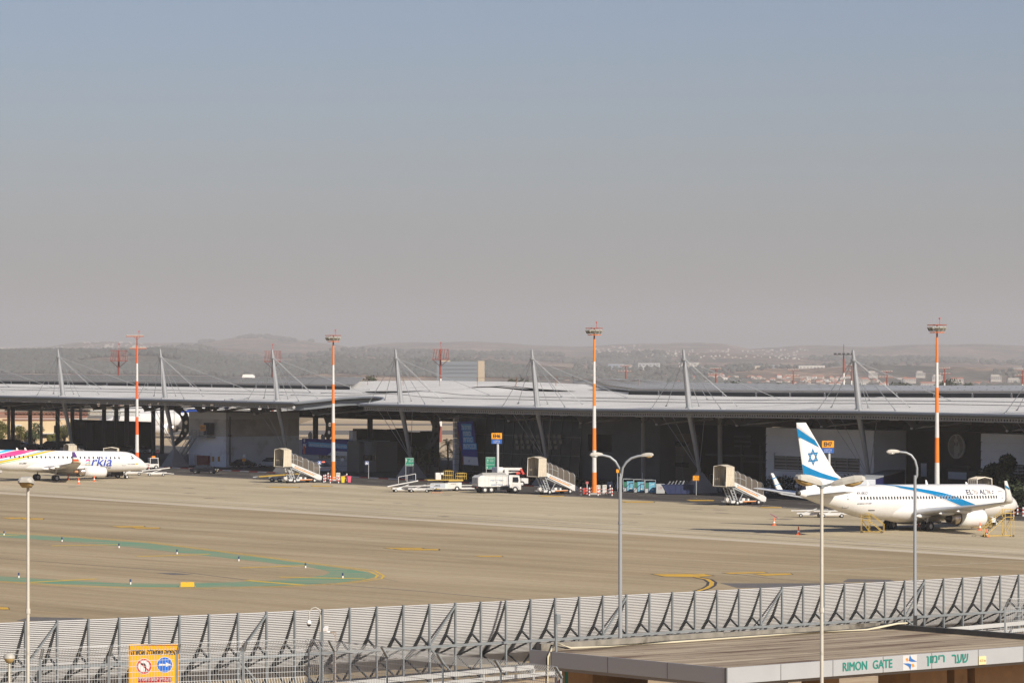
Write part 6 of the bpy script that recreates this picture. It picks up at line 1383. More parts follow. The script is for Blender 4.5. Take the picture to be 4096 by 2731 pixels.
def ped(px, pyb, cx_, cy_, label):
    t, bd = sign(px, pyb, cx_ - 7, cx_ + 7, cy_ - 7, cy_ + 7, sblue, label, (px,), group='blue pedestrian crossing signs'); s = gp(px, pyb).y / F
    m = MB(); c = Vector(((cx_ - px) * s, -.014, H - (cy_ - YH) * s)); m.add([c + Vector((-.22, 0, -.18)), c + Vector((.22, 0, -.18)), c + Vector((0, 0, .22))], [(0, 1, 2)]); m.build('white_triangle', wp, bd)
ped(1474, fpy(1474, -4.4), 1467, 1851, 'blue crossing sign left of the green sign by the palms'); ped(1278, fpy(1278, -4.6), 1278, 1850, 'blue crossing sign by the patrol car')
def round_sign(px, pyb, cy_, label, red=True, r_=.33, extra=None):
    g = gp(px, pyb); s = g.y / F; t = thing('round_sign', label, 'sign', g, 0, 'round road signs'); zc = H - (cy_ - YH) * s
    m = MB(); m.tube((0, .06, 0), (0, .06, zc + .2), .04, n=8); m.build('post', post, t)
    m = MB(); m.tube((0, 0, zc), (0, .03, zc), r_, n=24); d = m.build('disc', redp if red else post, t)
    if red: m = MB(); m.bb(-r_ * .7, r_ * .7, -.012, -.002, zc - .06, zc + .06); m.build('white_bar', wp, d)
    else: m = MB(); m.tube((0, -.012, zc), (0, -.002, zc), r_ * .7, n=20); m.build('white_centre', wp, d)
    if extra: m = MB(); m.bb(-.3, .3, 0, .03, zc - .95, zc - .42); m.build('orange_plate', sor, t)
round_sign(1527, 1882, 1826, 'no-entry sign in the dark passage behind the blue crossing sign'); round_sign(631, 1862, 1806, 'no-entry sign beside the concrete mast footing'); round_sign(976, 1877, 1823, 'round sign with an orange plate in front of the black parked saloon', False, .34, True)
round_sign(1369, 1892, 1838, 'grey-backed round sign under the navy banner', False, .36)
sign(617, 1852, 610, 626, 1800, 1807, sgreen, 'little green arrow sign beside a column', (611,), (), (), frame=False)
sign(291, 1822, 279, 300, 1782, 1806, mat('brown_board', (.12, .06, .04), .6), 'brown yellow-edged sign showing a no-entry disc above the regional jet', (283, 297), (), (), tm=yelm)
for px, y0_, lab, s1, s2 in ((1988, 1731, 'orange gate sign reading EH6 on a tall post behind the garbage truck', 'EH6', 1966), (3314, 1762, 'orange gate sign reading EH7 on a tall post behind the airliner tail', 'EH7', 3288)):
    g = gp(px + 3, 1948 if s1 == 'EH6' else fpy(3317, -6)); s = g.y / F; k_ = 1 if s1 == 'EH6' else 1.14; t = thing('gate_sign', lab, 'sign', g, 0, 'gate number signs')
    X = lambda p: (p - px - 3) * s; Z = lambda p: H - (p - YH) * s; w_ = 42 * k_; h_ = 24 * k_
    m = MB(); m.tube((0, .25, 0), (0, .25, Z(y0_)), .19, n=14); m.build('post', mat('pale_post', (.55, .56, .56), .5), t)
    m = MB(); m.bb(X(s2), X(s2 + w_), 0, .12, Z(y0_ + h_), Z(y0_)); b1 = m.build('number_board', sor, t)
    m = MB(); bold_text(m, s1, Vector((X(s2 + w_ * .17), -.012, Z(y0_ + h_ * .8))), Vector((1, 0, 0)), Vector((0, 0, 1)), w_ * .66 * s, h_ * .6 * s, .035); m.build('lettering', blk, b1)
    m = MB(); m.bb(X(s2), X(s2 + w_), 0, .12, Z(y0_ + h_ + 19 * k_), Z(y0_ + h_ + 2)); b1 = m.build('coordinate_board', sblue, t)
    m = MB(); put_text(m, 'N 32 00 01.06', Vector((X(s2 + w_ * .2), -.012, Z(y0_ + h_ + 10 * k_))), Vector((1, 0, 0)), Vector((0, 0, 1)), w_ * .6 * s, 4.5 * k_ * s, .0); put_text(m, 'E 034 52 36.12', Vector((X(s2 + w_ * .2), -.012, Z(y0_ + h_ + 17 * k_))), Vector((1, 0, 0)), Vector((0, 0, 1)), w_ * .6 * s, 4.5 * k_ * s, .0); m.build('lettering', wp, b1)
sign(2471, fpy(2471, -4.2), 2465, 2476, 1876, 1890, sor, 'small orange sign with a blue plate on a thin post left of the recycling cages', (2470,), (), (), frame=False)
g = gp(2570, 1959); m = MB(); m.tube((0, 0, 0), (0, 0, 2.6), .05); tag(m.build('post', wp, loc=g), 'bare white post in front of the middle recycling cage', 'post')
sign(2785, fpy(2785, -4.2), 2771, 2799, 1901, 1922, sor, 'orange notice board above the blue skip right end', (2785,), ((he('אסור'), .3, .7, .4, .15), (he('לחנות כאן'), .15, .4, .7, .16), (he('בכל עת'), .2, .12, .6, .16)), (), tm=blk)
# low guard building with navy banner
aL, zT = fac(1196, 1757, 11.5); aR = fac(1394, 1757, 11.5)[0]; aR2 = fac(1443, 1757, 11.5)[0]
gb = thing('guard_building', 'low grey guard building with ribbon windows under the navy banner', 'building', T((aL + aR) / 2, 11.5), TROT)
def GP(a, b_, z): return Vector((a - (aL + aR) / 2, -(b_ - 11.5), z))
def gbx(name, a0, a1, b_0, b_1, z0, z1, mt, par=None):
    m = MB(); p, q = GP(a0, b_0, z0), GP(a1, b_1, z1); m.bb(min(p.x, q.x), max(p.x, q.x), min(p.y, q.y), max(p.y, q.y), z0, z1); return m.build(name, mt, par or gb)
gw_ = gbx('wall', aR + .02, aL, 11.5, 20, 0, zT, mat('blue_grey_block', (.48, .50, .53), .8, var=.06))
gbx('side_block', aR2, aR, 11.2, 19, 0, zT - .1, mat('olive_grey_block', (.16, .165, .155), .85))
aD = fac(1465, 1800, 12.5)[0]
m = MB(); m.tube(GP(aD, 13.2, 0), GP(aD, 13.2, zT + .1), 1.1, n=24, smooth=True); m.build('round_tower', mat('ring_grey', (.19, .20, .21), .7), gb)
m = MB(); m.tube(GP(aD, 13.2, 2.0), GP(aD, 13.2, 2.9), 1.13, n=24); m.build('tower_window', glassd, gb)
for px0, px1 in ((1276, 1292), (1294, 1314), (1316, 1324), (1342, 1358), (1362, 1380)):
    a0, z0_ = fac(px0, 1833, 11.45); a1, z1_ = fac(px1, 1818, 11.45); f_ = gbx('window', a1, a0, 11.40, 11.52, z0_, z1_, mat('pane_dull', (.10, .10, .085), .25), gw_)
for z_ in (.9, 1.8): gbx('wall_groove', aR + .02, aL, 11.46, 11.51, z_, z_ + .05, dgrey, gw_)
for px, r_ in ((1247, .75), (1296, .55)):
    a_, z_ = fac(px, 1752, 14); m = MB(); m.lathe([(.02, 0), (r_ * .6, .08), (r_, .3)], (0, 0, 0), 'Y', 16, caps=False); o = m.build('satellite_dish', post, gb); o.location = GP(a_, 14, zT + r_ * .8)
m = MB(); m.box(GP(fac(1411, 1750, 13)[0], 13, zT + .9), (1.1, .8, 1.7)); m.build('air_unit', slabw, gb)
bnL, bz0 = fac(1210, 1816, 11.3); bnR, bz1 = fac(1394, 1759, 11.3)
bn = thing('navy_banner', 'long navy banner with light blue lettering strip on the guard building', 'banner', T((bnL + bnR) / 2, 11.3), TROT)
def BN(u, v, off=0): return Vector((bnL + (bnR - bnL) * u - (bnL + bnR) / 2, .08 + off, bz0 + (bz1 - bz0) * v))
nv = mat('banner_navy', (.06, .065, .30), .6, spec=.1); sky_ = mat('banner_sky', (.16, .50, .85), .6)
m = MB(); m.add([BN(0, 0), BN(1, 0), BN(1, 1), BN(0, 1), BN(0, 0, -.06), BN(1, 0, -.06), BN(1, 1, -.06), BN(0, 1, -.06)], [(0, 1, 2, 3), (4, 5, 6, 7), (0, 1, 5, 4), (1, 2, 6, 5), (2, 3, 7, 6), (3, 0, 4, 7)]); bc = m.build('cloth', nv, bn)
m = MB(); m.add([BN(.14, .5, .01), BN(.14, .80, .01), BN(1, .72, .01), BN(1, .44, .01)], [(0, 1, 2, 3)]); m.build('lettering_strip', sky_, bc)
m = MB(); put_text(m, he('חוזרים של בשטח באחריות ובבטיחות.'), None, None, None, 1, 1, .02, lambda u, v: BN(.16 + .82 * u, .54 - .05 * u + .17 * v, .02)); m.build('lettering', mat('banner_white', (.85, .87, .88), .6), bc)
m = MB(); m.add([BN(.55, 0, .01), BN(.64, .22, .01), BN(.68, .28, .01), BN(1, .28, .01), BN(1, 0, .01)], [(0, 1, 2, 3, 4)]); m.build('pale_panel', mat('banner_pale', (.72, .74, .78), .6), bc)
m = MB(); bird_logo(m, BN(.78, .13, .02), (-1, 0, 0), (0, 0, 1), .35); m.build('bird_logo', nv, bc)
m = MB(); m.add([BN(.015, .02, .02), BN(.07, .02, .02), BN(.07, .5, .02), BN(.03, .55, .02)], [(0, 1, 2, 3)]); m.mi = 1; m.add([BN(.01, .3, .015), BN(.095, .45, .015), BN(.08, .66, .015), BN(.02, .66, .015)], [(0, 1, 2, 3)]); c = BN(.05, .86, .02); m.mi = 1
m.add([c + Vector((.28 * math.cos(t_), 0, .3 * math.sin(t_))) for t_ in [i * .5236 for i in range(12)]], [tuple(range(12))]); m.build('worker_figure', [mat('overall_orange', (.65, .13, .05), .6), mat('banner_pale', (.72, .74, .78), .6)], bc)
m = MB(); m.add([BN(.085, .74, .02), BN(.105, .62, .02), BN(.135, .88, .02), BN(.108, .70, .02)], [(0, 1, 2, 3)]); m.build('tick_mark', sky_, bc)
# leaning banner on the glass hall
def LB(px, py, off=0):
    a_, z_ = fac(px, py, 7.6); return Vector((a_, -7.6 + off, z_))
lb = thing('hanging_banner', 'tall leaning blue banner with light blue lettering on the dark glass hall', 'banner', T(0, 0), TROT)
q = [LB(1828, 1687), LB(1893, 1683), LB(1914, 1861), LB(1855, 1858)]; qq = [v + Vector((0, -.06, 0)) for v in q]
m = MB(); m.add(q + qq, [(0, 1, 2, 3), (4, 5, 6, 7), (0, 1, 5, 4), (1, 2, 6, 5), (2, 3, 7, 6), (3, 0, 4, 7)]); bc = m.build('cloth', mat('banner_blue', (.04, .055, .34), .6, spec=.1), lb)
q = [LB(1854, 1824, .02), LB(1910, 1828, .02), LB(1914, 1861, .02), LB(1855, 1857, .02)]; m = MB(); m.add(q, [(0, 1, 2, 3)]); m.build('pale_panel', mat('banner_pale', (.72, .74, .78), .6), bc)
for i, (x0_, x1_, y0_, y1_, s_) in enumerate(((1844, 1886, 1695, 1720, 'חוזרים של'), (1850, 1886, 1722, 1745, 'בשטח'), (1851, 1893, 1746, 1770, 'באחריות'), (1851, 1906, 1772, 1797, 'ובבטיחות'))):
    m = MB(); m.add([LB(x0_, y0_, .02), LB(x1_, y0_, .02), LB(x1_ + 2, y1_, .02), LB(x0_ + 2, y1_, .02)], [(0, 1, 2, 3)]); m.build('lettering_strip', mat('banner_mid', (.08, .38, .80), .6), bc)
    m = MB(); put_text(m, he(s_), None, None, None, 1, 1, .02, lambda u, v: LB(x0_ + 4 + (x1_ - x0_ - 7) * u, y1_ - 3 - (y1_ - y0_ - 6) * v, .04)); m.build('lettering', mat('banner_white2', (.72, .85, .92), .6), bc)
m = MB(); m.path([LB(1830, 1700, .03), LB(1838, 1760, .03), LB(1850, 1830, .03), LB(1853, 1858, .03)], .12, 5); m.build('orange_edge', mat('banner_rust', (.22, .05, .03), .6), bc)
m = MB(); bird_logo(m, LB(1877, 1843, .04), (-1, 0, 0), (0, 0, 1), .42); m.build('bird_logo', nv, bc)
# recycling cages, skip, rubbish
adm = mat('poster_blue', (.13, .36, .48), .6, var=.25, vscale=3); cage = mat('cage_steel', (.30, .32, .33), .5)
for i, (x0_, lab) in enumerate(((2492, 'leftmost recycling cage with blue poster'), (2535, 'middle recycling cage with blue poster behind the white post'), (2580, 'right recycling cage with blue poster next to the white container'))):
    x1_ = x0_ + 43; g = gp((x0_ + x1_) / 2, fpy((x0_ + x1_) / 2, -5.0)); s = g.y / F; t = thing('recycling_cage', lab, 'recycling cage', g, 0, 'recycling cages with posters'); w_ = (x1_ - x0_) * s / 2 - .03
    m = MB()
    for sx in (-1, 1):
        for y_ in (0, 1.4): m.bar((sx * w_, y_, 0), (sx * w_, y_, 1.9), .06)
    m.bar((-w_, 0, 1.9), (w_, 0, 1.9), .06); m.bar((-w_, 1.4, 1.9), (w_, 1.4, 1.9), .06); m.bar((-w_, 0, 1.9), (-w_, 1.4, 1.9), .06); m.bar((w_, 0, 1.9), (w_, 1.4, 1.9), .06); m.build('frame', cage, t)
    m = MB(); m.bb(-w_ + .04, w_ - .04, .1, 1.3, .05, 1.1); m.build('bin', mat('cage_white', (.40, .41, .41), .7), t)
    m = MB(); m.bb(-w_ * .3, w_ - .06, -.03, -.01, .1, 1.58); po = m.build('poster', adm, t)
    m = MB(); m.add([(-.05, -.045, 1.15), (w_ * .7, -.045, 1.3), (w_ * .75, -.045, 1.36), (.1, -.045, 1.25)], [(0, 1, 2, 3)]); m.add([(.1, -.045, .45), (w_ * .6, -.045, .45), (w_ * .6, -.045, .6), (.1, -.045, .6)], [(0, 1, 2, 3)]); m.build('plane_picture', wp, po)
    m = MB(); m.bb(-w_ + .06, -w_ * .36, -.03, -.01, .75, 1.5); m.build('green_poster', mat('poster_green', (.03, .16, .09), .5), t)
g = gp(2642, fpy(2642, -5.0)); t = thing('white_container', 'white box container marked 19 beside the blue skip', 'container', g, 0)
m = MB(); m.bb(-.62, .62, 0, 1.3, .05, 1.4); bd = m.build('box', mat('cage_white', (.40, .41, .41), .7), t); m = MB(); put_text(m, '19', Vector((-.25, -.015, .6)), Vector((1, 0, 0)), Vector((0, 0, 1)), .45, .4, .02); m.build('lettering', mat('pink_marks', (.35, .15, .2), .6), bd)
g = gp(2716, fpy(2716, -5.2)); t = thing('skip', 'dark blue open skip full of rubbish by the leaning mast', 'skip', g, R(2))
m = MB(); m.add([(-1.7, 0, .1), (2.1, 0, .1), (2.15, 0, 1.4), (-2.5, 0, 1.45), (-1.7, 1.8, .1), (2.1, 1.8, .1), (2.15, 1.8, 1.4), (-2.5, 1.8, 1.45)], [(0, 1, 2, 3), (7, 6, 5, 4), (0, 4, 5, 1), (1, 5, 6, 2), (3, 2, 6, 7), (0, 3, 7, 4)]); sk = m.build('tub', mat('skip_blue', (.012, .022, .075), .5), t)
for i in range(5): m = MB(); m.bb(-1.3 + i * .8, -1.22 + i * .8, -.06, 0, .1, 1.4); m.build('rib', mat('skip_blue', (.012, .022, .075), .5), sk)
m = MB(); m.bb(-2.3, 2.1, -.05, .05, 1.4, 1.5); m.build('rim', mat('skip_blue', (.012, .022, .075), .5), sk)
m = MB()
for i in range(7): m.bar((-1.5 + i * .5, .5 + random.random(), 1.42), (-1.2 + i * .5, .9, 1.85 + random.random() * .2), .3, .08)
m.build('scrap', mat('scrap_grey', (.36, .37, .38), .7), sk)
def heap(px, py, w_, h_, mt, label, name='cardboard_heap'):
    g = gp(px, py); m = MB()
    for i in range(26):
        x_ = random.gauss(0, w_ * .3); z_ = max(.05, (h_ * (1 - abs(x_) / w_)) * random.random()); m.box((x_, random.uniform(0, .8), z_), (random.uniform(.2, .5), random.uniform(.2, .5), random.uniform(.05, .25)), mtx=Matrix.Rotation(random.uniform(-.7, .7), 3, 'Y') @ Matrix.Rotation(random.uniform(0, 3), 3, 'Z'))
    tag(m.build(name, mt, loc=g), label, 'rubbish heap', kind='stuff')
heap(2826, 1962, 1.2, 1.1, mat('cardboard', (.26, .19, .12), .9), 'brown cardboard heap right of the blue skip')
for i, (px, w_) in enumerate(((2790, .5), (2868, .45))):
    g = gp(px, 1964); m = MB(); m.lathe([(.3, 0), (w_, .2), (w_ * .95, .7), (.2, .95), (.05, 1.0)], n=14); tag(m.build('rubbish_bag', mat('sack_grey', (.40, .41, .43), .8), loc=g), ('white sack left of the cardboard heap', 'white sack right of the cardboard heap')[i], 'sack', 'white sacks')
for i, px in enumerate((2655, 2705, 2750, 2800, 2860)):
    g = gp(px, 1945); t = thing('cage_trolley', ('cage trolley behind the white container', 'cage trolley above the left end of the skip', 'cage trolley above the right end of the skip', 'cage trolley beside the leaning mast footing', 'cage trolley just left of the covered stairs cabin')[i], 'cage trolley', g, 0, 'empty cage trolleys')
    m = MB()
    for x_ in (-.75, .75):
        for y_ in (0, .8): m.bar((x_, y_, .2), (x_, y_, 1.9), .05)
    for z_ in (.3, 1.9): m.bar((-.75, 0, z_), (.75, 0, z_), .05); m.bar((-.75, .8, z_), (.75, .8, z_), .05); m.bar((-.75, 0, z_), (-.75, .8, z_), .05); m.bar((.75, 0, z_), (.75, .8, z_), .05)
    for k_ in range(5): m.bar((-.5 + k_ * .25, 0, .3), (-.5 + k_ * .25, 0, 1.9), .02)
    m.build('cage', cage, t)
for i, px in enumerate((2440, 2475)):
    g = gp(px, 1948 + i * 2); m = MB(); m.add([(-.55, 0, 0), (.55, 0, 0), (.35, 0, .85), (-.35, 0, .85), (-.55, .6, 0), (.55, .6, 0), (.35, .6, .85), (-.35, .6, .85)], [(0, 1, 2, 3), (7, 6, 5, 4), (0, 4, 5, 1), (1, 5, 6, 2), (2, 6, 7, 3), (3, 7, 4, 0)])
    tag(m.build('concrete_block', mat('pale_block', (.45, .47, .50), .8), loc=g), ('pale sloped concrete block right of the grey cabinets', 'pale sloped concrete block left of the recycling cages')[i], 'concrete block', 'sloped concrete blocks')
# long blue trailer behind the airliner
tr = thing('blue_trailer', 'long dark blue trailer with grey roof behind the big airliner', 'trailer', T(0, 0), TROT)
aL, zt_ = fac(3500, 1905, 4); aR = aL
m = MB(); q0 = at(3468, 1898, 520); q1_ = at(3505, 1900, 512); q2_ = at(3620, 1890, 545)
bpy.data.objects.remove(tr)
ctr = (q1_ + q2_) / 2; tr = thing('blue_trailer', 'long dark blue trailer with grey roof behind the big airliner', 'trailer', (ctr.x, ctr.y, 0), math.atan2(q2_.y - q1_.y, q2_.x - q1_.x))
Lh = (q2_ - q1_).length / 2
m = MB(); m.bb(-Lh, Lh, 0, 2.5, .9, 3.75); m.build('box', mat('trailer_blue', (.015, .018, .095), .5), tr)
m = MB(); m.bb(-Lh - .05, Lh + .05, -.05, 2.55, 3.76, 3.95); m.build('roof', mat('trailer_roof', (.30, .32, .34), .6), tr)
m = MB(); m.bb(-Lh - .08, -Lh - .01, .1, 2.4, .9, 3.7); m.build('rear_door', slabw, tr)
for x_ in (-Lh + 2, -Lh + 3.2, Lh - 2):
    for y_ in (.2, 2.3): wheel_part(tr, x_, y_, .48, .3)
g = gp(3186, 2020); sign(3186, 1990, 3179, 3193, 1937, 1949, wp, 'tiny white and red notice beside the airliner tail', (3186,), (), (), frame=False)
# people under the banner: none; hedge and planting are in the vegetation part
# ================================================================== foreground: blast fence, mesh fence, gate building, lamp posts
galv = mat('galvanised_frame', (.21, .23, .24), .5, .2, var=.12, vscale=2)
slat_m = mat('slat_white', (.43, .425, .42), .5, var=.05, vscale=.5, dirt=(.50, .44, .38), dscale=.35, dlo=.58, dhi=.85)
sandy = ground_mat('sandy_verge', (.32, .22, .13), (.42, .31, .19), (.50, .39, .26), .3, (.12, .2, 1))
# blast fence: post positions follow the photograph's spacing along one straight line in plan
NP = 41; DL, DR = 217.0, 285.5
XL, XR = (100 - CX) * DL / F, (4000 - CX) * DR / F
fd = Vector((XR - XL, DR - DL, 0)); FL = fd.length; fd.normalize(); fn = Vector((-fd.y, fd.x, 0))   # fn points to the apron
ytop = [(-400, 2503), (0, 2490), (985, 2451), (2065, 2400), (3274, 2340), (4056, 2299), (4600, 2270)]
tops = []
bf = thing('blast_fence', 'long slatted jet blast fence with triangular steel frames, dividing gate and apron', 'blast fence', (XL, DL, 0), math.atan2(fd.y, fd.x))
def ftop(i):
    p = Vector((XL, DL, 0)) + fd * (i * FL / (NP - 1)); px = CX + F * p.x / p.y; return H - (interp(ytop, px) - YH) * p.y / F
step = FL / (NP - 1)
prof = [(0.0, 0.0), (.42, 1.0), (.90, 2.0), (1.42, 2.75), (2.1, 3.5), (3.3, 4.3)]  # (toward apron, down from top)
for i in range(-3, NP + 4):
    x = i * step; zt = ftop(i); pr = [Vector((x, dy, zt - dz)) for dy, dz in prof]
    m = MB(); m.bar((x, -.02, zt + .05), (x, -.02, .05), .12, .12); m.build('fence_post', galv, bf)
    m = MB(); m.bar((x - .02, 0.0, zt), pr[2] + Vector((0, -.10, 0)), .10, .16); m.bar(pr[2] + Vector((0, -.10, 0)), pr[4] + Vector((0, -.1, 0)), .14, .2); m.bar(pr[4] + Vector((0, -.1, 0)), Vector((x, 3.3, .1)), .1)
    m.bar((x, 0, zt - 2.65), pr[2] + Vector((0, -.1, 0)), .10); m.bar((x, 0, zt - 2.65), pr[4] + Vector((0, -.1, 0)), .10); m.bar((x, 0, .3), pr[4] + Vector((0, -.1, -.1)), .09); m.build('fence_rib', dgrey, bf)
    if i % 7 == 1:
        m = MB(); m.bar((x, -.06, zt - .1), (x - step, -.06, zt - 2.5), .10); m.bar((x - step, -.06, zt - 2.7), (x, -.06, .5), .10); m.build('cross_brace', galv, bf)
m = MB(); pts = []
NS = 46
def prof_at(t):
    # arc length parameter along the deflector profile
    L_ = [0]
    for (a, b_), (c, d) in zip(prof, prof[1:]): L_.append(L_[-1] + math.hypot(c - a, d - b_))
    s = t * L_[-1]
    for k_ in range(len(prof) - 1):
        if s <= L_[k_ + 1] + 1e-9:
            u = (s - L_[k_]) / (L_[k_ + 1] - L_[k_]); return prof[k_][0] + (prof[k_ + 1][0] - prof[k_][0]) * u, prof[k_][1] + (prof[k_ + 1][1] - prof[k_][1]) * u
    return prof[-1]
ext = [(-3 + k_ * 1.0) for k_ in range(NP + 7)]
for j in range(NS):
    t0, t1 = j / NS, (j + .56) / NS; a = prof_at(t0); b_ = prof_at(t1); c_ = prof_at((j + 1.0) / NS); vs = []
    for i in ext:
        zt = ftop(i); x = i * step
        vs += [(x, a[0] + .03, zt - a[1]), (x, b_[0] - .02, zt - b_[1]), (x, b_[0] + .10, zt - b_[1] - .005), (x, c_[0] + .10, zt - c_[1])]
    n_ = len(ext); m.mi = 0; m.add(vs, [(4 * i, 4 * i + 4, 4 * i + 5, 4 * i + 1) for i in range(n_ - 1)]); m.mi = 1; m.add(vs, [(4 * i + q, 4 * i + q + 4, 4 * i + q + 5, 4 * i + q + 1) for q in (1, 2) for i in range(n_ - 1)])
m.build('slatted_face', [slat_m, mat('slat_gap', (.15, .147, .145), .8)], bf, fixn=False)  # dark recess faces: shade of the open gaps put into the colour
m = MB()
for k_ in (-3,): pass
for i in range(-3, NP + 3):
    m.bar((i * step, -.1, ftop(i) - 2.65), ((i + 1) * step, -.1, ftop(i + 1) - 2.65), .14, .16)
m.build('long_rail', galv, bf)
m = MB()
for i in range(-3, NP + 3): m.bar((i * step, -1.5, .85), ((i + 1) * step, -1.5, .85), .1, .3); m.bar((i * step, -1.5, .35), ((i + 1) * step, -1.5, .35), .1, .25)
for i in range(-3, NP + 3, 2): m.bar((i * step + 1, -1.5, 0), (i * step + 1, -1.5, 1.0), .12)
m.build('guard_rail', mat('pale_galv', (.48, .49, .48), .5, .2), bf)
g_ = MB(); A_ = Vector((XL, DL, 0)) - fd * 30 - fn * .5; B_ = A_ + fd * (FL + 90)
g_.quad((A_.x, A_.y, .03), (B_.x, B_.y, .03), (B_.x - fn.x * 90, B_.y - fn.y * 90, .03), (A_.x - fn.x * 120, A_.y - fn.y * 120, .03)); tag(g_.build('sand', sandy), kind='structure')
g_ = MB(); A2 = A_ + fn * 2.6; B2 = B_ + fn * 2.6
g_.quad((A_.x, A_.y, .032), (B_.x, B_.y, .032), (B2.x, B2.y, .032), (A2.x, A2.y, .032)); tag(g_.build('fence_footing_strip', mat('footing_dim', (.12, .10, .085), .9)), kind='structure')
# welded mesh fence -----------------------------------------------------------------
wire = mat('mesh_wire', (.46, .48, .49), .45, .3)
def mesh_fence(name, pts, zt, h_, label, pitch=.15, over=.55, pw_=2.6, lean=1, skip=False):
    """pts: plan polyline; panels ~2.6 m wide with posts, angled top and bottom returns"""
    o = Vector((pts[0][0], pts[0][1], 0)); t = thing(name, label, 'mesh fence', o, 0, 'security mesh fences')
    for si_, (p, q) in enumerate(zip(pts, pts[1:])):
        P0, P1 = Vector((p[0], p[1], 0)) - o, Vector((q[0], q[1], 0)) - o; d = (P1 - P0); L_ = d.length; d.normalize(); nn_ = Vector((d.y, -d.x, 0)) * lean; k_ = max(1, round(L_ / pw_)); w_ = L_ / k_
        for i in range(1 if (si_ or skip) else 0, k_ + 1):
            c = P0 + d * (w_ * i); m = MB(); m.bar(c + Vector((0, 0, -2)), c + Vector((0, 0, zt - over)), .11); m.bar(c + Vector((0, 0, zt - over)), c + nn_ * .38 + Vector((0, 0, zt)), .06); m.bar(c + d * .1 + Vector((0, 0, zt - over)), c + d * .1 + nn_ * .38 + Vector((0, 0, zt)), .06) if i else None; m.build('post', galv, t)
        for i in range(k_):
            a = P0 + d * (w_ * i + .08); nx_ = int((w_ - .16) / pitch); m = MB(); r_ = .018
            for x_ in range(nx_ + 1):
                c = a + d * (x_ * pitch); m.bar(c + Vector((0, 0, zt - h_ + .35)), c + Vector((0, 0, zt - over)), r_); m.bar(c + Vector((0, 0, zt - over)), c + nn_ * .38 + Vector((0, 0, zt)), r_); m.bar(c + Vector((0, 0, zt - h_ + .35)), c + nn_ * .2 + Vector((0, 0, zt - h_)), r_)
            z_ = zt - h_ + .35
            while z_ < zt - over + .01: m.bar(a + Vector((0, 0, z_)), a + d * (nx_ * pitch) + Vector((0, 0, z_)), r_ * 1.3); z_ += .29
            m.bar(a + nn_ * .38 + Vector((0, 0, zt)), a + d * (nx_ * pitch) + nn_ * .38 + Vector((0, 0, zt)), .03); m.bar(a + nn_ * .19 + Vector((0, 0, zt - over * .5)), a + d * (nx_ * pitch) + nn_ * .19 + Vector((0, 0, zt - over * .5)), r_)
            m.build('mesh_panel', wire, t, fixn=False)
    return t
def pt_z(px, py, z): D = F * (H - z) / (py - YH); return ((px - CX) * D / F, D)
ZF = 6.0
fa, fb, fc, fe = pt_z(-120, 2599, ZF), pt_z(1235, 2552, ZF), pt_z(1335, 2560, ZF), pt_z(2245, 2662, ZF)
mesh_fence('mesh_fence', [fa, fb], ZF, 2.35, 'grey mesh fence with bent top at lower left, in front of the orange sign', lean=1, pw_=3.9)
mesh_fence('mesh_fence', [fb, fc, fe], ZF, 2.35, 'grey wire mesh fence running down to the gate building corner', lean=1, pw_=4.6, skip=True)
m = MB()
w0, w1 = Vector((*fa, 0)), Vector((*fb, 0)); dd_ = (w1 - w0).normalized(); off = Vector((dd_.y, -dd_.x, 0))
m.add([w0 - off * .15, w1 - off * .15 + dd_ * 2.2, w1 + off * .6 + dd_ * 2.2, w0 + off * .6] + [v + Vector((0, 0, 3.62)) for v in (w0 - off * .15, w1 - off * .15 + dd_ * 2.2, w1 + off * .6 + dd_ * 2.2, w0 + off * .6)], [(0, 1, 2, 3), (4, 5, 6, 7), (0, 1, 5, 4), (1, 2, 6, 5), (2, 3, 7, 6), (3, 0, 4, 7)])
tag(m.build('stone_wall', mat('yellow_stone', (.52, .36, .19), .85, var=.12, vscale=2)), 'sunlit yellow stone wall top under the mesh fence', 'stone wall')
# end post of fence and the right-hand fence piece
ZR = 5.0
r0, r1 = pt_z(4020, 2392, ZR), pt_z(4420, 2375, ZR)
mesh_fence('mesh_fence', [(r0[0], r0[1]), (r1[0], r1[1])], ZR, 2.4, 'grey wire mesh fence at the right picture edge in front of the blast fence', lean=1)
r2 = pt_z(3830, 2524, 2.6); r3 = pt_z(4030, 2508, 2.6)
mesh_fence('mesh_fence', [(r2[0], r2[1]), (r3[0], r3[1])], 2.6, 1.9, 'low wire mesh fence behind the far right corner of the gate roof', lean=1)
# orange turn-off sign
D_ = 203.5; s = D_ / F
sg = thing('orange_road_sign', 'big orange sign with red forbidden and blue arrow discs behind the mesh fence', 'sign', ((614 - CX) * s, D_, 0))
X = lambda p: (p - 614) * s; Z = lambda p: H - (p - YH) * s
m = MB(); m.bb(X(515), X(716), 0, .05, Z(2775), Z(2575)); bd = m.build('board', mat('sign_amber', (.86, .42, .005), .5), sg)
m = MB(); a, b_, c, d = X(519), X(712), Z(2771), Z(2579)
for p, q in (((a, c), (b_, c)), ((b_, c), (b_, d)), ((b_, d), (a, d)), ((a, d), (a, c))): m.bar((p[0], -.008, p[1]), (q[0], -.008, q[1]), .03, .012, up=(0, 1, 0))
m.build('border', mat('sign_brown_red', (.25, .03, .02), .5), bd)
m = MB(); bold_text(m, he('הפניה שמאלה אסורה'), Vector((X(526), -.012, Z(2617))), Vector((1, 0, 0)), Vector((0, 0, 1)), 182 * s, 23 * s, .012); m.build('lettering', blk, bd)
m = MB(); m.bb(X(552), X(686), -.012, -.004, Z(2727), Z(2706)); tx = m.build('red_strip', mat('sign_dark_red', (.42, .02, .02), .5), bd)
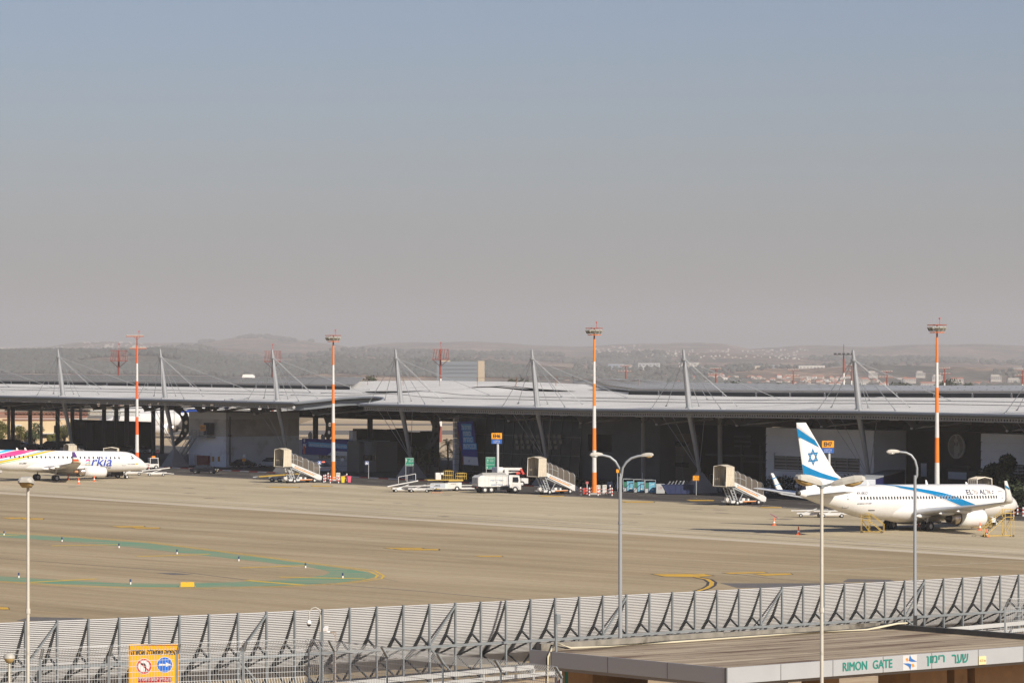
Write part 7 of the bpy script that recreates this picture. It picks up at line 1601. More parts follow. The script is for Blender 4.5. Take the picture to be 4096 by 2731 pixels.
m = MB(); put_text(m, he('העבריין יענש בחומרה'), Vector((X(555), -.022, Z(2724))), Vector((1, 0, 0)), Vector((0, 0, 1)), 128 * s, 15 * s, .01); m.build('lettering', wp, tx)
def disc(cx_, cy_, r_, mt, y_, par, nm='disc'):
    m = MB(); c = Vector((X(cx_), y_, Z(cy_))); m.add([c + Vector((r_ * s * math.cos(t_), 0, r_ * s * math.sin(t_))) for t_ in [i * math.pi / 16 for i in range(32)]], [tuple(range(32))]); return m.build(nm, mt, par)
dr = disc(576, 2663, 32, wp, -.012, bd); disc(576, 2663, 30, redp, -.014, dr, 'red_ring'); disc(576, 2663, 23, wp, -.016, dr, 'white_centre')
m = MB(); m.bar((X(560), -.02, Z(2647)), (X(594), -.02, Z(2680)), 6 * s, .004, up=(0, 1, 0)); m.build('red_slash', redp, dr)
m = MB(); m.path([(X(583), -.024, Z(2682)), (X(583), -.024, Z(2662)), (X(578), -.024, Z(2653)), (X(566), -.024, Z(2653))], 3 * s, 5); m.build('turn_arrow', blk, dr)
db = disc(659, 2657, 32, wp, -.012, bd); disc(659, 2657, 30, mat('disc_blue', (.01, .14, .60), .5), -.014, db, 'blue_centre')
m = MB(); m.add([(X(636), -.018, Z(2661)), (X(664), -.018, Z(2659.5)), (X(664), -.018, Z(2665)), (X(685), -.018, Z(2656.5)), (X(664), -.018, Z(2647)), (X(664), -.018, Z(2654)), (X(636), -.018, Z(2652))], [(0, 1, 2, 3, 4, 5, 6)]); m.build('arrow', wp, db)
for px in (540, 690): m = MB(); m.tube((X(px), .12, 0), (X(px), .12, Z(2580)), .05, n=8); m.build('post', galv, sg)
# gate building ----------------------------------------------------------------------
GA = Vector((10.7, 192.0, 0)); gx_ = Vector((16.8, 14.0, 0)).normalized(); gy_ = Vector((-9.2, 13.0, 0)); GW = 15.0; gy_.normalize()
gy_ = (gy_ - gx_ * gy_.dot(gx_)).normalized()
gb = thing('gate_building', 'flat-roofed gate building with grey fascia reading RIMON GATE at the lower right', 'gate building', GA, math.atan2(gx_.y, gx_.x))
RT = 5.28
mroof, n, L, b = node_mat('felt_roof')
tc = n.new('ShaderNodeTexCoord'); mp = n.new('ShaderNodeMapping'); mp.inputs['Scale'].default_value = (.10, .8, 1); mp.inputs['Rotation'].default_value = (0, 0, R(8)); L.new(tc.outputs['Object'], mp.inputs[0])
n1 = n.new('ShaderNodeTexNoise'); n1.inputs['Scale'].default_value = 1.2; n1.inputs['Detail'].default_value = 7; L.new(mp.outputs[0], n1.inputs[0])
cr = n.new('ShaderNodeValToRGB'); L.new(n1.outputs['Fac'], cr.inputs[0]); e = cr.color_ramp.elements; e[0].position = .33; e[0].color = (.14, .085, .05, 1); e[1].position = .68; e[1].color = (.46, .38, .265, 1); k = e.new(.44); k.color = (.30, .235, .16, 1)
br = n.new('ShaderNodeTexBrick'); br.inputs['Scale'].default_value = 1; br.inputs['Brick Width'].default_value = 7; br.inputs['Row Height'].default_value = 1.0; br.inputs['Mortar Size'].default_value = .05; br.inputs['Color1'].default_value = (1, 1, 1, 1); br.inputs['Color2'].default_value = (.80, .77, .74, 1); br.inputs['Mortar'].default_value = (.32, .28, .25, 1); L.new(tc.outputs['Object'], br.inputs[0])
vm = n.new('ShaderNodeVectorMath'); vm.operation = 'MULTIPLY'; L.new(cr.outputs[0], vm.inputs[0]); L.new(br.outputs[0], vm.inputs[1]); L.new(vm.outputs[0], b.inputs['Base Color']); b.inputs['Roughness'].default_value = .9
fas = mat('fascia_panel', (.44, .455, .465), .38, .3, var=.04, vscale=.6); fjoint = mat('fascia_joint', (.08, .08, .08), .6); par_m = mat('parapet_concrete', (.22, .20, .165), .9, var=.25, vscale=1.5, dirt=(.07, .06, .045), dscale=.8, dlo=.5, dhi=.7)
GL_ = 26.0
m = MB(); m.bb(.05, GL_, .05, GW, RT - .35, RT - .06); m.build('roof_deck', mroof, gb)
m = MB(); m.bb(0, GL_, -.06, .06, RT - .82, RT); m.build('front_fascia', fas, gb)
m = MB(); m.bb(-.06, .06, -.06, GW + .2, RT - .82, RT); m.build('side_fascia', mat('fascia_panel_shaded', (.34, .345, .355), .42, .3), gb)  # same panels as the front, with this face's shade put into the colour
for x in (3.73, 7.42, 11.06, 14.67, 18.2, 21.7): m = MB(); m.bb(x - .02, x + .02, -.066, -.06, RT - .82, RT); m.build('fascia_joint', fjoint, gb)
for y in (4.3, 8.9, 13.4): m = MB(); m.bb(-.066, -.06, y - .02, y + .02, RT - .82, RT); m.build('fascia_joint', fjoint, gb)
m = MB(); m.bb(-.07, .03, -.07, .03, RT - .83, RT + .005); m.build('fascia_corner', fjoint, gb)
m = MB(); m.bb(.1, GL_, .3, 3.0, RT - 1.0, RT - .84); m.bb(.1, 3.0, 3.0, GW, RT - 1.0, RT - .84); m.build('eave_soffit', mat('soffit_brown', (.26, .23, .20), .7), gb)
m = MB(); m.bb(.3, 13.5, GW - .35, GW + .05, RT - .3, RT + .32); m.bb(13.52, 26.0, GW - .35, GW + .05, RT - .3, RT + .28); m.build('parapet', par_m, gb)
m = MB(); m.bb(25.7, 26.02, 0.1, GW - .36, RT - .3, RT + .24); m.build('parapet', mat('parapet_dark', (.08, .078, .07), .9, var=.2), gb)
# cables lying on the roof
def cab_(pts, r_, mt, nm):
    m = MB(); m.path(pts, r_, 6); m.build(nm, mt, gb)
cab_([(-.15, 13.6, 3.4), (-.12, 13.6, 5.0), (.2, 13.4, 5.75), (1.2, 13.3, RT + .15), (4, 13.5, RT + .05), (9, 13.9, RT + .04), (17, 13.9, RT + .04), (23.6, 13.6, RT + .04), (25.6, 13.2, RT + .3), (26.4, 13.2, RT + .3)], .055, mat('cream_cable', (.55, .50, .36), .6), 'cable')
cab_([(-.16, 13.75, 3.4), (-.13, 13.7, 4.9), (.1, 13.6, 5.6), (1.1, 13.6, RT + .12), (4, 13.9, RT + .05), (9, 14.3, RT + .04), (17, 14.3, RT + .04), (23.4, 14.0, RT + .04), (25.7, 13.5, RT + .3)], .05, blk, 'cable')
m = MB(); m.tube((.1, 13.2, 3.0), (.1, 13.2, 7.2), .07, n=8); m.box((.2, 13.2, 7.0), (.25, .2, .5)); m.build('roof_pipe', galv, gb)
stone = mat('brown_stone', (.33, .20, .10), .85, var=.15, vscale=1.5)
for x0_, x1_, y0_, y1_ in ((1.6, 5.5, 12, 14.5), (1.6, 3.2, 2.5, 5.0), (9.6, 10.9, 3.0, 4.5), (15.8, 18.6, 2.6, 5.0), (19.6, 20.6, 3.0, 5.0), (21.2, 25.4, 3, 6)):
    m = MB(); m.bb(x0_, x1_, y0_, y1_, 0, RT - 1.0); m.build('stone_pillar', stone, gb)
bk = mat('window_dark_grey', (.05, .045, .04), .6)
m = MB(); m.bb(3.3, 9.5, 5.4, 5.5, 0, RT - 1.0); m.build('dark_window_wall', bk, gb)
teal = mat('letter_teal', (.01, .19, .15), .5)
V = Vector
m = MB()
for w_, x_, wd_ in (('RIMON', 8.13, 1.74), ('GATE', 10.31, 1.41)): bold_text(m, w_, V((x_, -.075, RT - .60)), V((1, 0, 0)), V((0, 0, 1)), wd_, .44, .018)
m.build('lettering', teal, gb)
m = MB(); bold_text(m, he('שער'), V((16.19, -.075, RT - .62)), V((1, 0, 0)), V((0, 0, 1)), 1.22, .45, .02); bold_text(m, he('רימון'), V((14.29, -.075, RT - .66)), V((1, 0, 0)), V((0, 0, 1)), 1.33, .52, .02); m.build('lettering', teal, gb)
m = MB(); m.bb(12.52, 13.55, -.07, -.062, RT - .80, RT - .02); lp = m.build('logo_panel', mat('logo_panel_white', (.52, .51, .50), .5), gb)
m = MB(); c = V((13.04, -.078, RT - .41))
for sg_ in (1, -1): m.add([c + V((a * sg_, 0, b_ * sg_)) for a, b_ in ((-.10, .10), (-.02, .40), (.12, .20), (.52, .02), (.15, .03), (.0, .06))], [(0, 1, 2), (0, 2, 5), (5, 2, 4), (2, 3, 4)])
m.build('logo_blue', mat('logo_blue', (.03, .13, .36), .5), lp)
m = MB()
for sg_ in (1, -1): m.add([c + V((a * sg_, 0, b_ * sg_)) for a, b_ in ((-.34, .22), (-.18, .26), (-.10, .10), (-.24, .06))], [(0, 1, 2, 3)])
m.build('logo_orange', orange, lp)
m = MB(); m.bb(18.22, 18.78, -.09, -.068, RT - .80, RT - .36); cp = m.build('clearance_plate', mat('plate_cream', (.66, .56, .30), .6), gb)
m = MB(); put_text(m, '4.15 m', V((18.27, -.10, RT - .66)), V((1, 0, 0)), V((0, 0, 1)), .46, .15, .01); m.build('lettering', mat('plate_brown', (.3, .16, .05), .6), cp)
# stop sign
g0 = pt_z(2249, 2731, 3.2); t = thing('stop_sign', 'red octagonal stop sign with a white hand by the gate building corner', 'sign', (g0[0], g0[1], 0), 0)
s = g0[1] / F; zc = H - (2731 - YH) * s
oc = [(.30 * math.cos(R(22.5 + 45 * i)), .30 * math.sin(R(22.5 + 45 * i))) for i in range(8)]
m = MB(); m.prism([(a * .98, b_ * .98) for a, b_ in oc], 0, .04, Matrix(((1, 0, 0, 0), (0, 0, 1, 0), (0, 1, 0, zc), (0, 0, 0, 1)))); bo = m.build('octagon', wp, t)
m = MB(); m.add([(a * .88, -.012, zc + b_ * .88) for a, b_ in oc], [tuple(range(8))]); m.build('red_face', redp, bo)
m = MB()
for i in range(4): m.bb(-.09 + i * .045, -.055 + i * .045, -.02, -.014, zc - .02, zc + .12 + (.02 if i in (1, 2) else 0))
m.bb(-.09, .085, -.02, -.014, zc - .14, zc - .01); m.build('white_hand', wp, bo)
m = MB(); m.tube((0, .08, 0), (0, .08, zc + .2), .04); m.build('post', galv, t)
t = thing('teal_cabinet', 'teal box behind the fence under the gate roof corner', 'cabinet', (*pt_z(2300, 2720, 3.6), 0), R(50)); m = MB(); m.bb(-.5, .5, -.3, .3, 0, 4.1); m.build('box', mat('teal_paint', (.0, .17, .14), .5), t); m = MB(); m.bb(-.42, .42, -.33, -.3, .2, 3.9); m.build('door', mat('teal_paint2', (.0, .21, .17), .5), t)
# lamp posts -------------------------------------------------------------------------
lamp_g = mat('lamp_post_grey', (.29, .31, .325), .45, .2); lamp_c = mat('lamp_post_cream', (.50, .47, .40), .5, var=.08, dirt=(.3, .26, .2), dscale=3, dlo=.55, dhi=.8); head_m = mat('lamp_head', (.42, .40, .35), .6, var=.1, vscale=3); amber = mat('amber_lens', (.33, .22, .08), .25); lensg = mat('clear_lens', (.32, .32, .30), .2)
def head(par, org, d, L_=.85, w_=.34, lens=amber):
    """cobra head pointing along d from org"""
    org = Vector(org); d = Vector(d).normalized(); sd = d.cross(Vector((0, 0, 1))).normalized(); up = sd.cross(d).normalized(); M_ = Matrix((d, sd, up)).transposed()
    rings = []
    for u, w2, h0, h1 in ((0, .22, -.04, .05), (.12, .5, -.06, .10), (.35, .8, -.06, .15), (.7, 1, -.05, .16), (.92, .92, -.04, .12), (1, .6, -.03, .05)):
        ww = w_ / 2 * w2; rings.append([org + M_ @ Vector((u * L_, a * ww, h)) for a, h in ((-1, h0), (-1, (h0 + h1) * .5), (-.6, h1), (.6, h1), (1, (h0 + h1) * .5), (1, h0))])
    m = MB(); m.loft(rings, False); hh = m.build('lamp_head', head_m, par)
    rings = []
    for u, w2, h1 in ((.36, .6, -.04), (.42, .8, -.12), (.6, .9, -.17), (.85, .85, -.13), (.95, .5, -.04)):
        ww = w_ / 2 * w2; rings.append([org + M_ @ Vector((u * L_, a * ww, h)) for a, h in ((-1, -.045), (-.7, h1), (.7, h1), (1, -.045))])
    m = MB(); m.loft(rings, True); m.build('lens', lens, hh)
def pole_thing(px, D_, label, mt, r0, r1, pyt, name='lamp_post'):
    x = (px - CX) * D_ / F; zt = H - (pyt - YH) * D_ / F; t = thing(name, label, 'lamp post', (x, D_, 0), 0, 'street lamps of the access road')
    m = MB(); m.tube((0, 0, 0), (0, 0, zt), r0, r1, n=16); p = m.build('pole', mt, t)
    m = MB(); m.tube((0, 0, zt * .78), (0, 0, zt * .78 + .15), r0 + .004, r0 + .004, n=16, caps=False); m.build('collar', mt, p)
    return t, zt
s_ = 115.0 / F
t, zt = pole_thing(3287, 115.0, 'cream lamp post with two drooping heads in front of the airliner tail', lamp_c, .068, .050, 1945)
m = MB(); m.tube((0, 0, zt - .05), (0, 0, zt + .05), .075, n=12); m.path([(0, 0, zt), (.14, 0, zt + .03), (.30, -.02, zt + .08)], .035, 8); m.path([(0, 0, zt), (-.08, 0, zt + .02), (-.14, .0, zt + .04)], .035, 8); m.build('bracket', galv, t)
head(t, (.27, -.02, zt + .05), (.93, -.12, .17), 1.05, .42); head(t, (-.0, 0, zt + .07), (-.80, -.35, .20), .90, .46)
t, zt = pole_thing(112, 115.0, 'cream lamp post with one squat head at the far left', lamp_c, .066, .045, 1950)
head(t, (.05, .35, zt + .12), (-.12, -.95, .10), .85, .46)
t, zt = pole_thing(2481, 236.0, 'grey lamp post with two curved arms right of the middle mast', lamp_g, .135, .10, 1905); s = 236.0 / F
def arm(pts, r_): m = MB(); m.path(pts, r_, 10); return m.build('arm', lamp_g, t)
XX = lambda p: (p - 2481) * s; ZZ = lambda p: H - (p - YH) * s
arm([(0, 0, zt - .3), (XX(2483), 0, zt), (XX(2476), 0, ZZ(1870)), (XX(2462), 0, ZZ(1845)), (XX(2440), 0, ZZ(1827)), (XX(2415), 0, ZZ(1821)), (XX(2395), -.05, ZZ(1819))], .078)
arm([(0, 0, zt - .3), (XX(2486), 0, zt), (XX(2491), 0, ZZ(1870)), (XX(2505), 0, ZZ(1848)), (XX(2525), 0, ZZ(1832)), (XX(2550), 0, ZZ(1824)), (XX(2565), 0, ZZ(1822))], .078)
head(t, (XX(2412), 0, ZZ(1817)), (-1, -.15, -.05), .82, .25, lensg); head(t, (XX(2562), 0, ZZ(1822)), (1, -.1, .06), .80, .25)
m = MB()
for sx in (-1, 1): m.bar((sx * .15, -.1, ZZ(2390)), (sx * .32, -.12, ZZ(2378)), .03)
m.build('clamp', galv, t)
t, zt = pole_thing(3660, 246.0, 'grey lamp post with one curved arm standing in front of the airliner wing', lamp_g, .13, .095, 1900); s = 246.0 / F
XX = lambda p: (p - 3660) * s
arm([(0, 0, zt - .3), (XX(3668), 0, zt), (XX(3668), 0, ZZ(1870)), (XX(3660), 0, ZZ(1840)), (XX(3645), 0, ZZ(1820)), (XX(3625), 0, ZZ(1810)), (XX(3600), 0, ZZ(1807))], .078)
t2 = t; s = 246.0 / F; ZZ = lambda p: H - (p - YH) * s
head(t, (XX(3600), 0, ZZ(1806)), (-1, -.2, -.02), .90, .25, lensg)
m = MB()
for sx in (-1, 1): m.bar((sx * .15, -.1, ZZ(2322)), (sx * .32, -.12, ZZ(2310)), .03)
m.build('clamp', galv, t)
m = MB(); m.box((0, -.2, ZZ(2475)), (.24, .12, .5)); m.box((0, -.2, ZZ(2505)), (.24, .12, .5)); m.build('junction_box', blk, t)
# little post-top lamp at the lower left corner
D_ = 150.0; s = D_ / F; x = (37 - CX) * s; zt = H - (2650 - YH) * s; t = thing('path_lamp', 'small mushroom-shaped lamp on a cream post at the lower left corner', 'lamp', (x, D_, 0), 0)
m = MB(); m.tube((0, 0, 0), (0, 0, zt), .05); m.build('pole', lamp_c, t)
m = MB(); m.lathe([(.06, zt), (.13, zt + .03), (.215, zt + .16), (.22, zt + .19)], n=18, caps=False); m.build('glass', mat('amber_globe', (.45, .32, .14), .3), t)
m = MB(); m.lathe([(.235, zt + .19), (.225, zt + .26), (.15, zt + .36), (.05, zt + .385), (0, zt + .385)], n=18, caps=False); m.build('cap', head_m, t)
# camera pole ------------------------------------------------------------------------
D_ = 200.8; s = D_ / F; x0 = 1282; t = thing('camera_pole', 'pole with a goose-neck arm carrying a white dome camera above the mesh fence bend', 'camera pole', ((x0 - CX) * s, D_, 0), 0)
XX = lambda p: (p - x0) * s; ZZ = lambda p: H - (p - YH) * s
m = MB(); m.bar((0, 0, 0), (0, 0, ZZ(2525)), .11); m.build('pole', galv, t)
m = MB(); m.path([(0, 0, ZZ(2526)), (0, 0, ZZ(2460)), (XX(1282), 0, ZZ(2447)), (XX(1275), 0, ZZ(2435)), (XX(1262), 0, ZZ(2428)), (XX(1248), 0, ZZ(2432)), (XX(1237), 0, ZZ(2446)), (XX(1236), 0, ZZ(2478))], .038, 10); ar = m.build('gooseneck', mat('beige_tube', (.40, .38, .33), .5), t)
m = MB(); m.lathe([(.05, ZZ(2478)), (.10, ZZ(2482)), (.13, ZZ(2490)), (.11, ZZ(2494))], (XX(1236), 0, 0), n=16); cd = m.build('camera_housing', wp, ar)
m = MB(); m.lathe([(.105, ZZ(2493)), (.10, ZZ(2499)), (.05, ZZ(2504)), (0, ZZ(2505))], (XX(1236), 0, 0), n=16, caps=False); m.build('camera_dome', blk, cd)
t = thing('camera_pole', 'rusty post with a white box camera on a side bracket at the mesh fence bend', 'camera pole', ((1342 - CX) * s, D_ + .1, 0), 0); x0 = 1342
m = MB(); m.bar((0, 0, 0), (0, 0, ZZ(2524)), .07); m.bar((0, 0, ZZ(2528)), (XX(1318), 0, ZZ(2528)), .05); m.bar((0, 0, ZZ(2545)), (XX(1330), 0, ZZ(2529)), .04); m.build('post', mat('rusty_post', (.33, .27, .22), .7), t)
m = MB(); m.bar((XX(1300), -.25, ZZ(2517)), (XX(1306), .2, ZZ(2510)), .18, .15); m.bar((XX(1304), 0, ZZ(2522)), (XX(1320), 0, ZZ(2526)), .06); m.build('box_camera', wp, t)
# bollards and the yellow ramp on the green island --------------------------------------
for i, (px, py) in enumerate(((16, 2140), (248, 2165), (476, 2190), (708, 2215), (955, 2243), (1222, 2270), (75, 2310), (522, 2336), (1371, 2311))):
    g = gp(px, py); lab = ['leftmost marker post on the far green band', 'second marker post from the left on the far green band', 'third marker post from the left on the far green band', 'fourth marker post from the left on the far green band', 'fifth marker post from the left on the far green band', 'sixth marker post on the far green band', 'marker post on the near green band at the left edge', 'marker post on the near green band left of the yellow ramp', 'marker post by the tip of the green island'][i]
    t = thing('marker_post', lab, 'bollard', g, 0, 'blue and white marker posts'); sc_ = (py - YH) / H
    m = MB(); m.tube((0, 0, 0), (0, 0, .22), .07, n=12); m.build('foot', wp, t); m = MB(); m.tube((0, 0, .22), (0, 0, .48), .08, n=12); m.build('sleeve', mat('post_navy', (.03, .06, .14), .5), t)
g = gp(750, 2347); rp = thing('yellow_ramp', 'yellow sloped cover on the near green band', 'ramp', g, R(6))
m = MB(); w_ = .62; m.add([(-w_, 0, .02), (w_, 0, .02), (w_ * .95, .5, .42), (-w_ * .95, .5, .42), (-w_, .7, .02), (w_, .7, .02)], [(0, 1, 2, 3), (3, 2, 5, 4), (0, 3, 4), (1, 5, 2)]); m.build('cover', p_yel, rp)
m = MB()
for sx in (-1, 1): m.box((sx * (w_ + .06), .05, .05), (.1, .3, .1))
m.build('weight', greyl, rp)
# ================================================================== vegetation, background buildings, far masts
leaf_d = mat('leaf_dark', (.030, .042, .018), .7, var=.35, vscale=1.2, spec=.25); leaf_o = mat('leaf_olive', (.13, .125, .035), .7, var=.35, vscale=1.0, spec=.2); leaf_p = mat('palm_leaf', (.09, .12, .06), .6, var=.3, vscale=1, spec=.2); bark = mat('bark', (.13, .095, .065), .9)
def crown(mb, rnd, blobs, n_, lf):
    for i in range(n_):
        c, r = blobs[rnd.randrange(len(blobs))]; d = Vector((rnd.gauss(0, 1), rnd.gauss(0, 1), rnd.gauss(0, 1))).normalized(); p = Vector(c) + Vector((d.x * r[0], d.y * r[1], d.z * r[2])) * rnd.uniform(.55, 1.08)
        a = Vector((rnd.gauss(0, 1), rnd.gauss(0, 1), rnd.gauss(0, 1))).normalized(); b = a.cross(d + Vector((.01, .02, .03))).normalized(); a = b.cross(a + d).normalized(); s = lf * rnd.uniform(.6, 1.4)
        mb.add([p - a * s, p + b * s * .6, p + a * s, p - b * s * .6], [(0, 1, 2, 3)])
def tree(x, y, h, w, label, lf=.22, n_=1400, mt=leaf_d, seed=0, name='tree', trunk=.3, group=None, z0=0, cat='tree'):
    rnd = random.Random(seed + 11); t = thing(name, label, cat, (x, y, z0), rnd.uniform(0, 6), group)
    m = MB(); k_ = 5; base = h * trunk
    m.path([(0, 0, -.2), (.04 * w, 0, base * .6), (0, .05 * w, base * 1.2)], [w * .07, w * .05, w * .04], 8)
    blobs = []
    for i in range(9):
        a = rnd.uniform(0, 6.28); r_ = rnd.uniform(.1, .34) * w; zz = base + (h - base) * rnd.uniform(.18, .85); c = (r_ * math.cos(a), r_ * math.sin(a), zz); q = w * rnd.uniform(.15, .26); blobs.append((c, (q, q, min(q * 1.0, (h - zz)) if h - zz > .2 * q else q * .5))); m.path([(0, 0, base * .8), (c[0] * .5, c[1] * .5, (base + zz) / 2), c], [w * .035, w * .02, w * .008], 6)
    m.build('trunk', bark, t); m = MB(); crown(m, rnd, blobs, n_, lf); m.build('crown', mt, t, fixn=False); return t
# dark tree and low bushes beyond the airliner nose
g = T(*ab(4060, 1985)); 
tree(64.6, 506, 7.2, 6.4, 'dark leafy tree behind the airliner nose, taller one', .25, 6500, leaf_d, 3, trunk=.12); tree(66.2, 500, 6.4, 8.0, 'dark rounded tree at the right picture edge', .25, 5500, leaf_d, 4, trunk=.1)
leaf_m = mat('leaf_mid', (.075, .095, .045), .7, var=.35, vscale=1.2, spec=.25)
tree(65.3, 486, 3.9, 3.4, 'lighter green bush right of the airliner cockpit', .14, 1500, leaf_m, 5, trunk=.08, name='bush', cat='bush')
def hedge(a0, a1, b_, h, label, seed):
    rnd = random.Random(seed); t = thing('hedge', label, 'hedge', T((a0 + a1) / 2, b_), TROT); m = MB(); L_ = abs(a1 - a0); bl = []
    for i in range(int(L_ / 1.0) + 1): bl.append(((-L_ / 2 + i * 1.0, rnd.uniform(-.3, .3), h * .45), (.9, .9, h * .5 * rnd.uniform(.8, 1.15))))
    crown(m, rnd, bl, int(L_ * 160), .18); m.build('foliage', leaf_d, t, fixn=False)
    m = MB()
    for i in range(int(L_ / 2)): m.tube((-L_ / 2 + i * 2 + .5, 0, 0), (-L_ / 2 + i * 2 + .6, 0, h * .5), .06, n=6)
    m.build('stems', bark, t)
a0, _ = fac(3065, 1890, 5); a1, _ = fac(3185, 1890, 5); hedge(a0, a1, 5, 3.2, 'dark hedge under the white slab wall left of the airliner tail', 1)
a0, _ = fac(3290, 1890, 6); a1, _ = fac(3440, 1890, 6); hedge(a0, a1, 6, 3.6, 'dark hedge under the louvred window behind the airliner tail', 2)
# palms
def palm(px, py, h, label, seed, sc=1):
    g = gp(px, py); rnd = random.Random(seed); t = thing('palm_tree', label, 'palm', g, 0, 'palms in front of the hall')
    m = MB(); m.path([(0, 0, 0), (.1, .05, h * .5), (0, 0, h)], [.22, .16, .14], 10); m.build('trunk', bark, t); m = MB()
    for i in range(26):
        az = rnd.uniform(0, 6.28); el = rnd.uniform(-.3, 1.2); L_ = rnd.uniform(1.5, 2.4) * sc; pts = []
        for k_ in range(8): u = k_ / 7; r_ = L_ * u * math.cos(el) ; pts.append(Vector((r_ * math.cos(az), r_ * math.sin(az), h + L_ * u * math.sin(el) - 1.1 * L_ * .5 * u * u)))
        sd = Vector((-math.sin(az), math.cos(az), 0))
        for k_ in range(1, 8):
            for sg_ in (-1, 1):
                for q in (0, .5):
                    p = pts[k_ - 1].lerp(pts[k_], q); d = (pts[k_] - pts[k_ - 1]).normalized(); l_ = .42 * sc * (1 - abs(k_ / 7 - .45)); tip = p + sd * sg_ * l_ + d * .15 - Vector((0, 0, .18 * sc)); m.add([p - d * .035, p + d * .035, tip], [(0, 1, 2)])
    m.build('fronds', leaf_p, t, fixn=False)
for i, (px, py, yt) in enumerate(((1790, 1905, 1752), (1815, 1908, 1790), (1755, 1900, 1800), (1715, 1895, 1785), (1672, 1898, 1778), (1700, 1903, 1830))):
    D_ = F * H / (py - YH); h = H - (yt - YH) * D_ / F - .8
    palm(px, py, h, ['tallest palm, next to the striped mast seen through the hall', 'palm against the pale stone pier', 'palm in the middle of the dark palm group', 'palm left of centre in the dark palm group', 'palm behind the green direction sign', 'short palm low in the dark palm group'][i], 40 + i)
# planting bed under the glass hall
rnd = random.Random(5); m = MB(); bl = []
for i in range(22): a_ = 60 + i * 2.3; bl.append((T(a_, 6.0, .5), (1.2, .8, .5)))
crown(m, rnd, bl, 3000, .16); tag(m.build('ground_cover', leaf_d, fixn=False), 'dark low planting along the foot of the glass hall', 'planting', kind='stuff')
# sunlit things seen through the left hall
sb = mat('yellow_ashlar', (.66, .50, .31), .85, var=.06, vscale=.5)
def at_b(px0, px1, y0_, y1_, D_, dep, mt, name, par, off=0):
    p = at(px0, y1_, D_); q = at(px1, y0_, D_); m = MB(); m.bb(p.x - par.location.x, q.x - par.location.x, off, off + dep, max(p.z, 0) if y1_ > 1770 else p.z, q.z); return m.build(name, mt, par)
D_ = 842.0; st = thing('stone_building', 'sunlit yellow stone building seen between the columns at the left', 'building', ((170 - CX) * D_ / F, D_, 0))
w_ = at_b(10, 222, 1681, 1790, D_, 14, sb, 'wall', st); at_b(240, 275, 1681, 1790, D_, 14, sb, 'wall', st)
at_b(222.3, 239.7, 1700, 1790, D_ + 3, 10, sb, 'wall', st); at_b(-60, 9.7, 1674, 1790, D_ + 2, 14, sb, 'wall', st)
for x0_, x1_, y0_, y1_ in ((61, 86, 1697, 1707), (143, 212, 1734, 1742), (248, 257, 1699, 1719)):
    f_ = at_b(x0_, x1_, y0_, y1_, D_, .12, mat('frame_white', (.6, .6, .58), .5), 'window', st, -.12); at_b(x0_ + .8, x1_ - .8, y0_ + .8, y1_ - .8, D_, .06, glassd, 'pane', f_, -.19); bpy.data.objects[-1] if False else None
m = MB(); p = at(140, 1733, D_); q = at(222, 1733, D_); m.box(((p.x + q.x) / 2 - st.location.x, -.6, p.z), (q.x - p.x, 1.2, .15)); m.build('canopy', mat('frame_white', (.6, .6, .58), .5), st)
m = MB(); p = at(10, 1680, D_); q = at(222, 1680, D_); m.bar((p.x - st.location.x, -.05, p.z + .1), (q.x - st.location.x, -.05, q.z + .1), .3, .25); m.build('roof_edge', mat('roof_edge_red', (.25, .10, .07), .7), st)
for o in st.children:
    for c in o.children: pass
# long low ochre building and elevated pipe gantry behind
D_ = 960.0; ob = thing('low_red_building', 'long low reddish building behind the yellow stone building', 'building', ((150 - CX) * D_ / F, D_, 0))
at_b(-80, 330, 1650, 1672, D_, 12, mat('ochre_wall', (.30, .13, .08), .8, var=.1, vscale=.4), 'wall', ob); at_b(-80, 330, 1672.2, 1682, D_, 11, mat('pale_band', (.45, .42, .38), .7), 'wall', ob)
for y_ in (1657, 1664): at_b(-80, 330, y_, y_ + 1.2, D_, .1, mat('pale_band', (.45, .42, .38), .7), 'band', ob, -.12)
D_ = 800.0; s = D_ / F; gn = thing('pipe_gantry', 'long grey truss gantry with a thick top pipe crossing behind the columns', 'gantry', ((300 - CX) * s, D_, 0))
X = lambda p: (p - 300) * s; Z = lambda p: H - (p - YH) * s
m = MB(); m.tube((X(20), 0, Z(1637)), (X(560), 0, Z(1646)), .22, n=10); m.tube((X(20), 0, Z(1656)), (X(560), 0, Z(1661)), .1, n=8); m.build('top_pipe', mat('gantry_grey', (.42, .42, .40), .5), gn)
m = MB()
for i in range(36):
    p0, p1 = 20 + i * 15, 35 + i * 15; yt = lambda p: 1637 + (p - 20) / 60; yb = lambda p: 1656 + (p - 20) / 108
    m.bar((X(p0), 0, Z(yt(p0))), (X(p1), 0, Z(yb(p1))), .08); m.bar((X(p1), 0, Z(yt(p1))), (X(p0), 0, Z(yb(p0))), .08); m.bar((X(p0), 0, Z(yt(p0))), (X(p0), 0, Z(yb(p0))), .1)
m.build('lattice', mat('gantry_pale', (.50, .50, .46), .5), gn)
for px in (34, 164, 322): m = MB(); m.tube((X(px), .4, 0), (X(px), .4, Z(1625)), .32, n=14); m.build('column', mat('cream_column', (.55, .49, .36), .7), gn)
m = MB(); m.bb(X(-120), X(345), 2, 14, Z(1637), Z(1612)); m.build('dark_hood', mat('hood_dark', (.06, .058, .055), .8), gn)
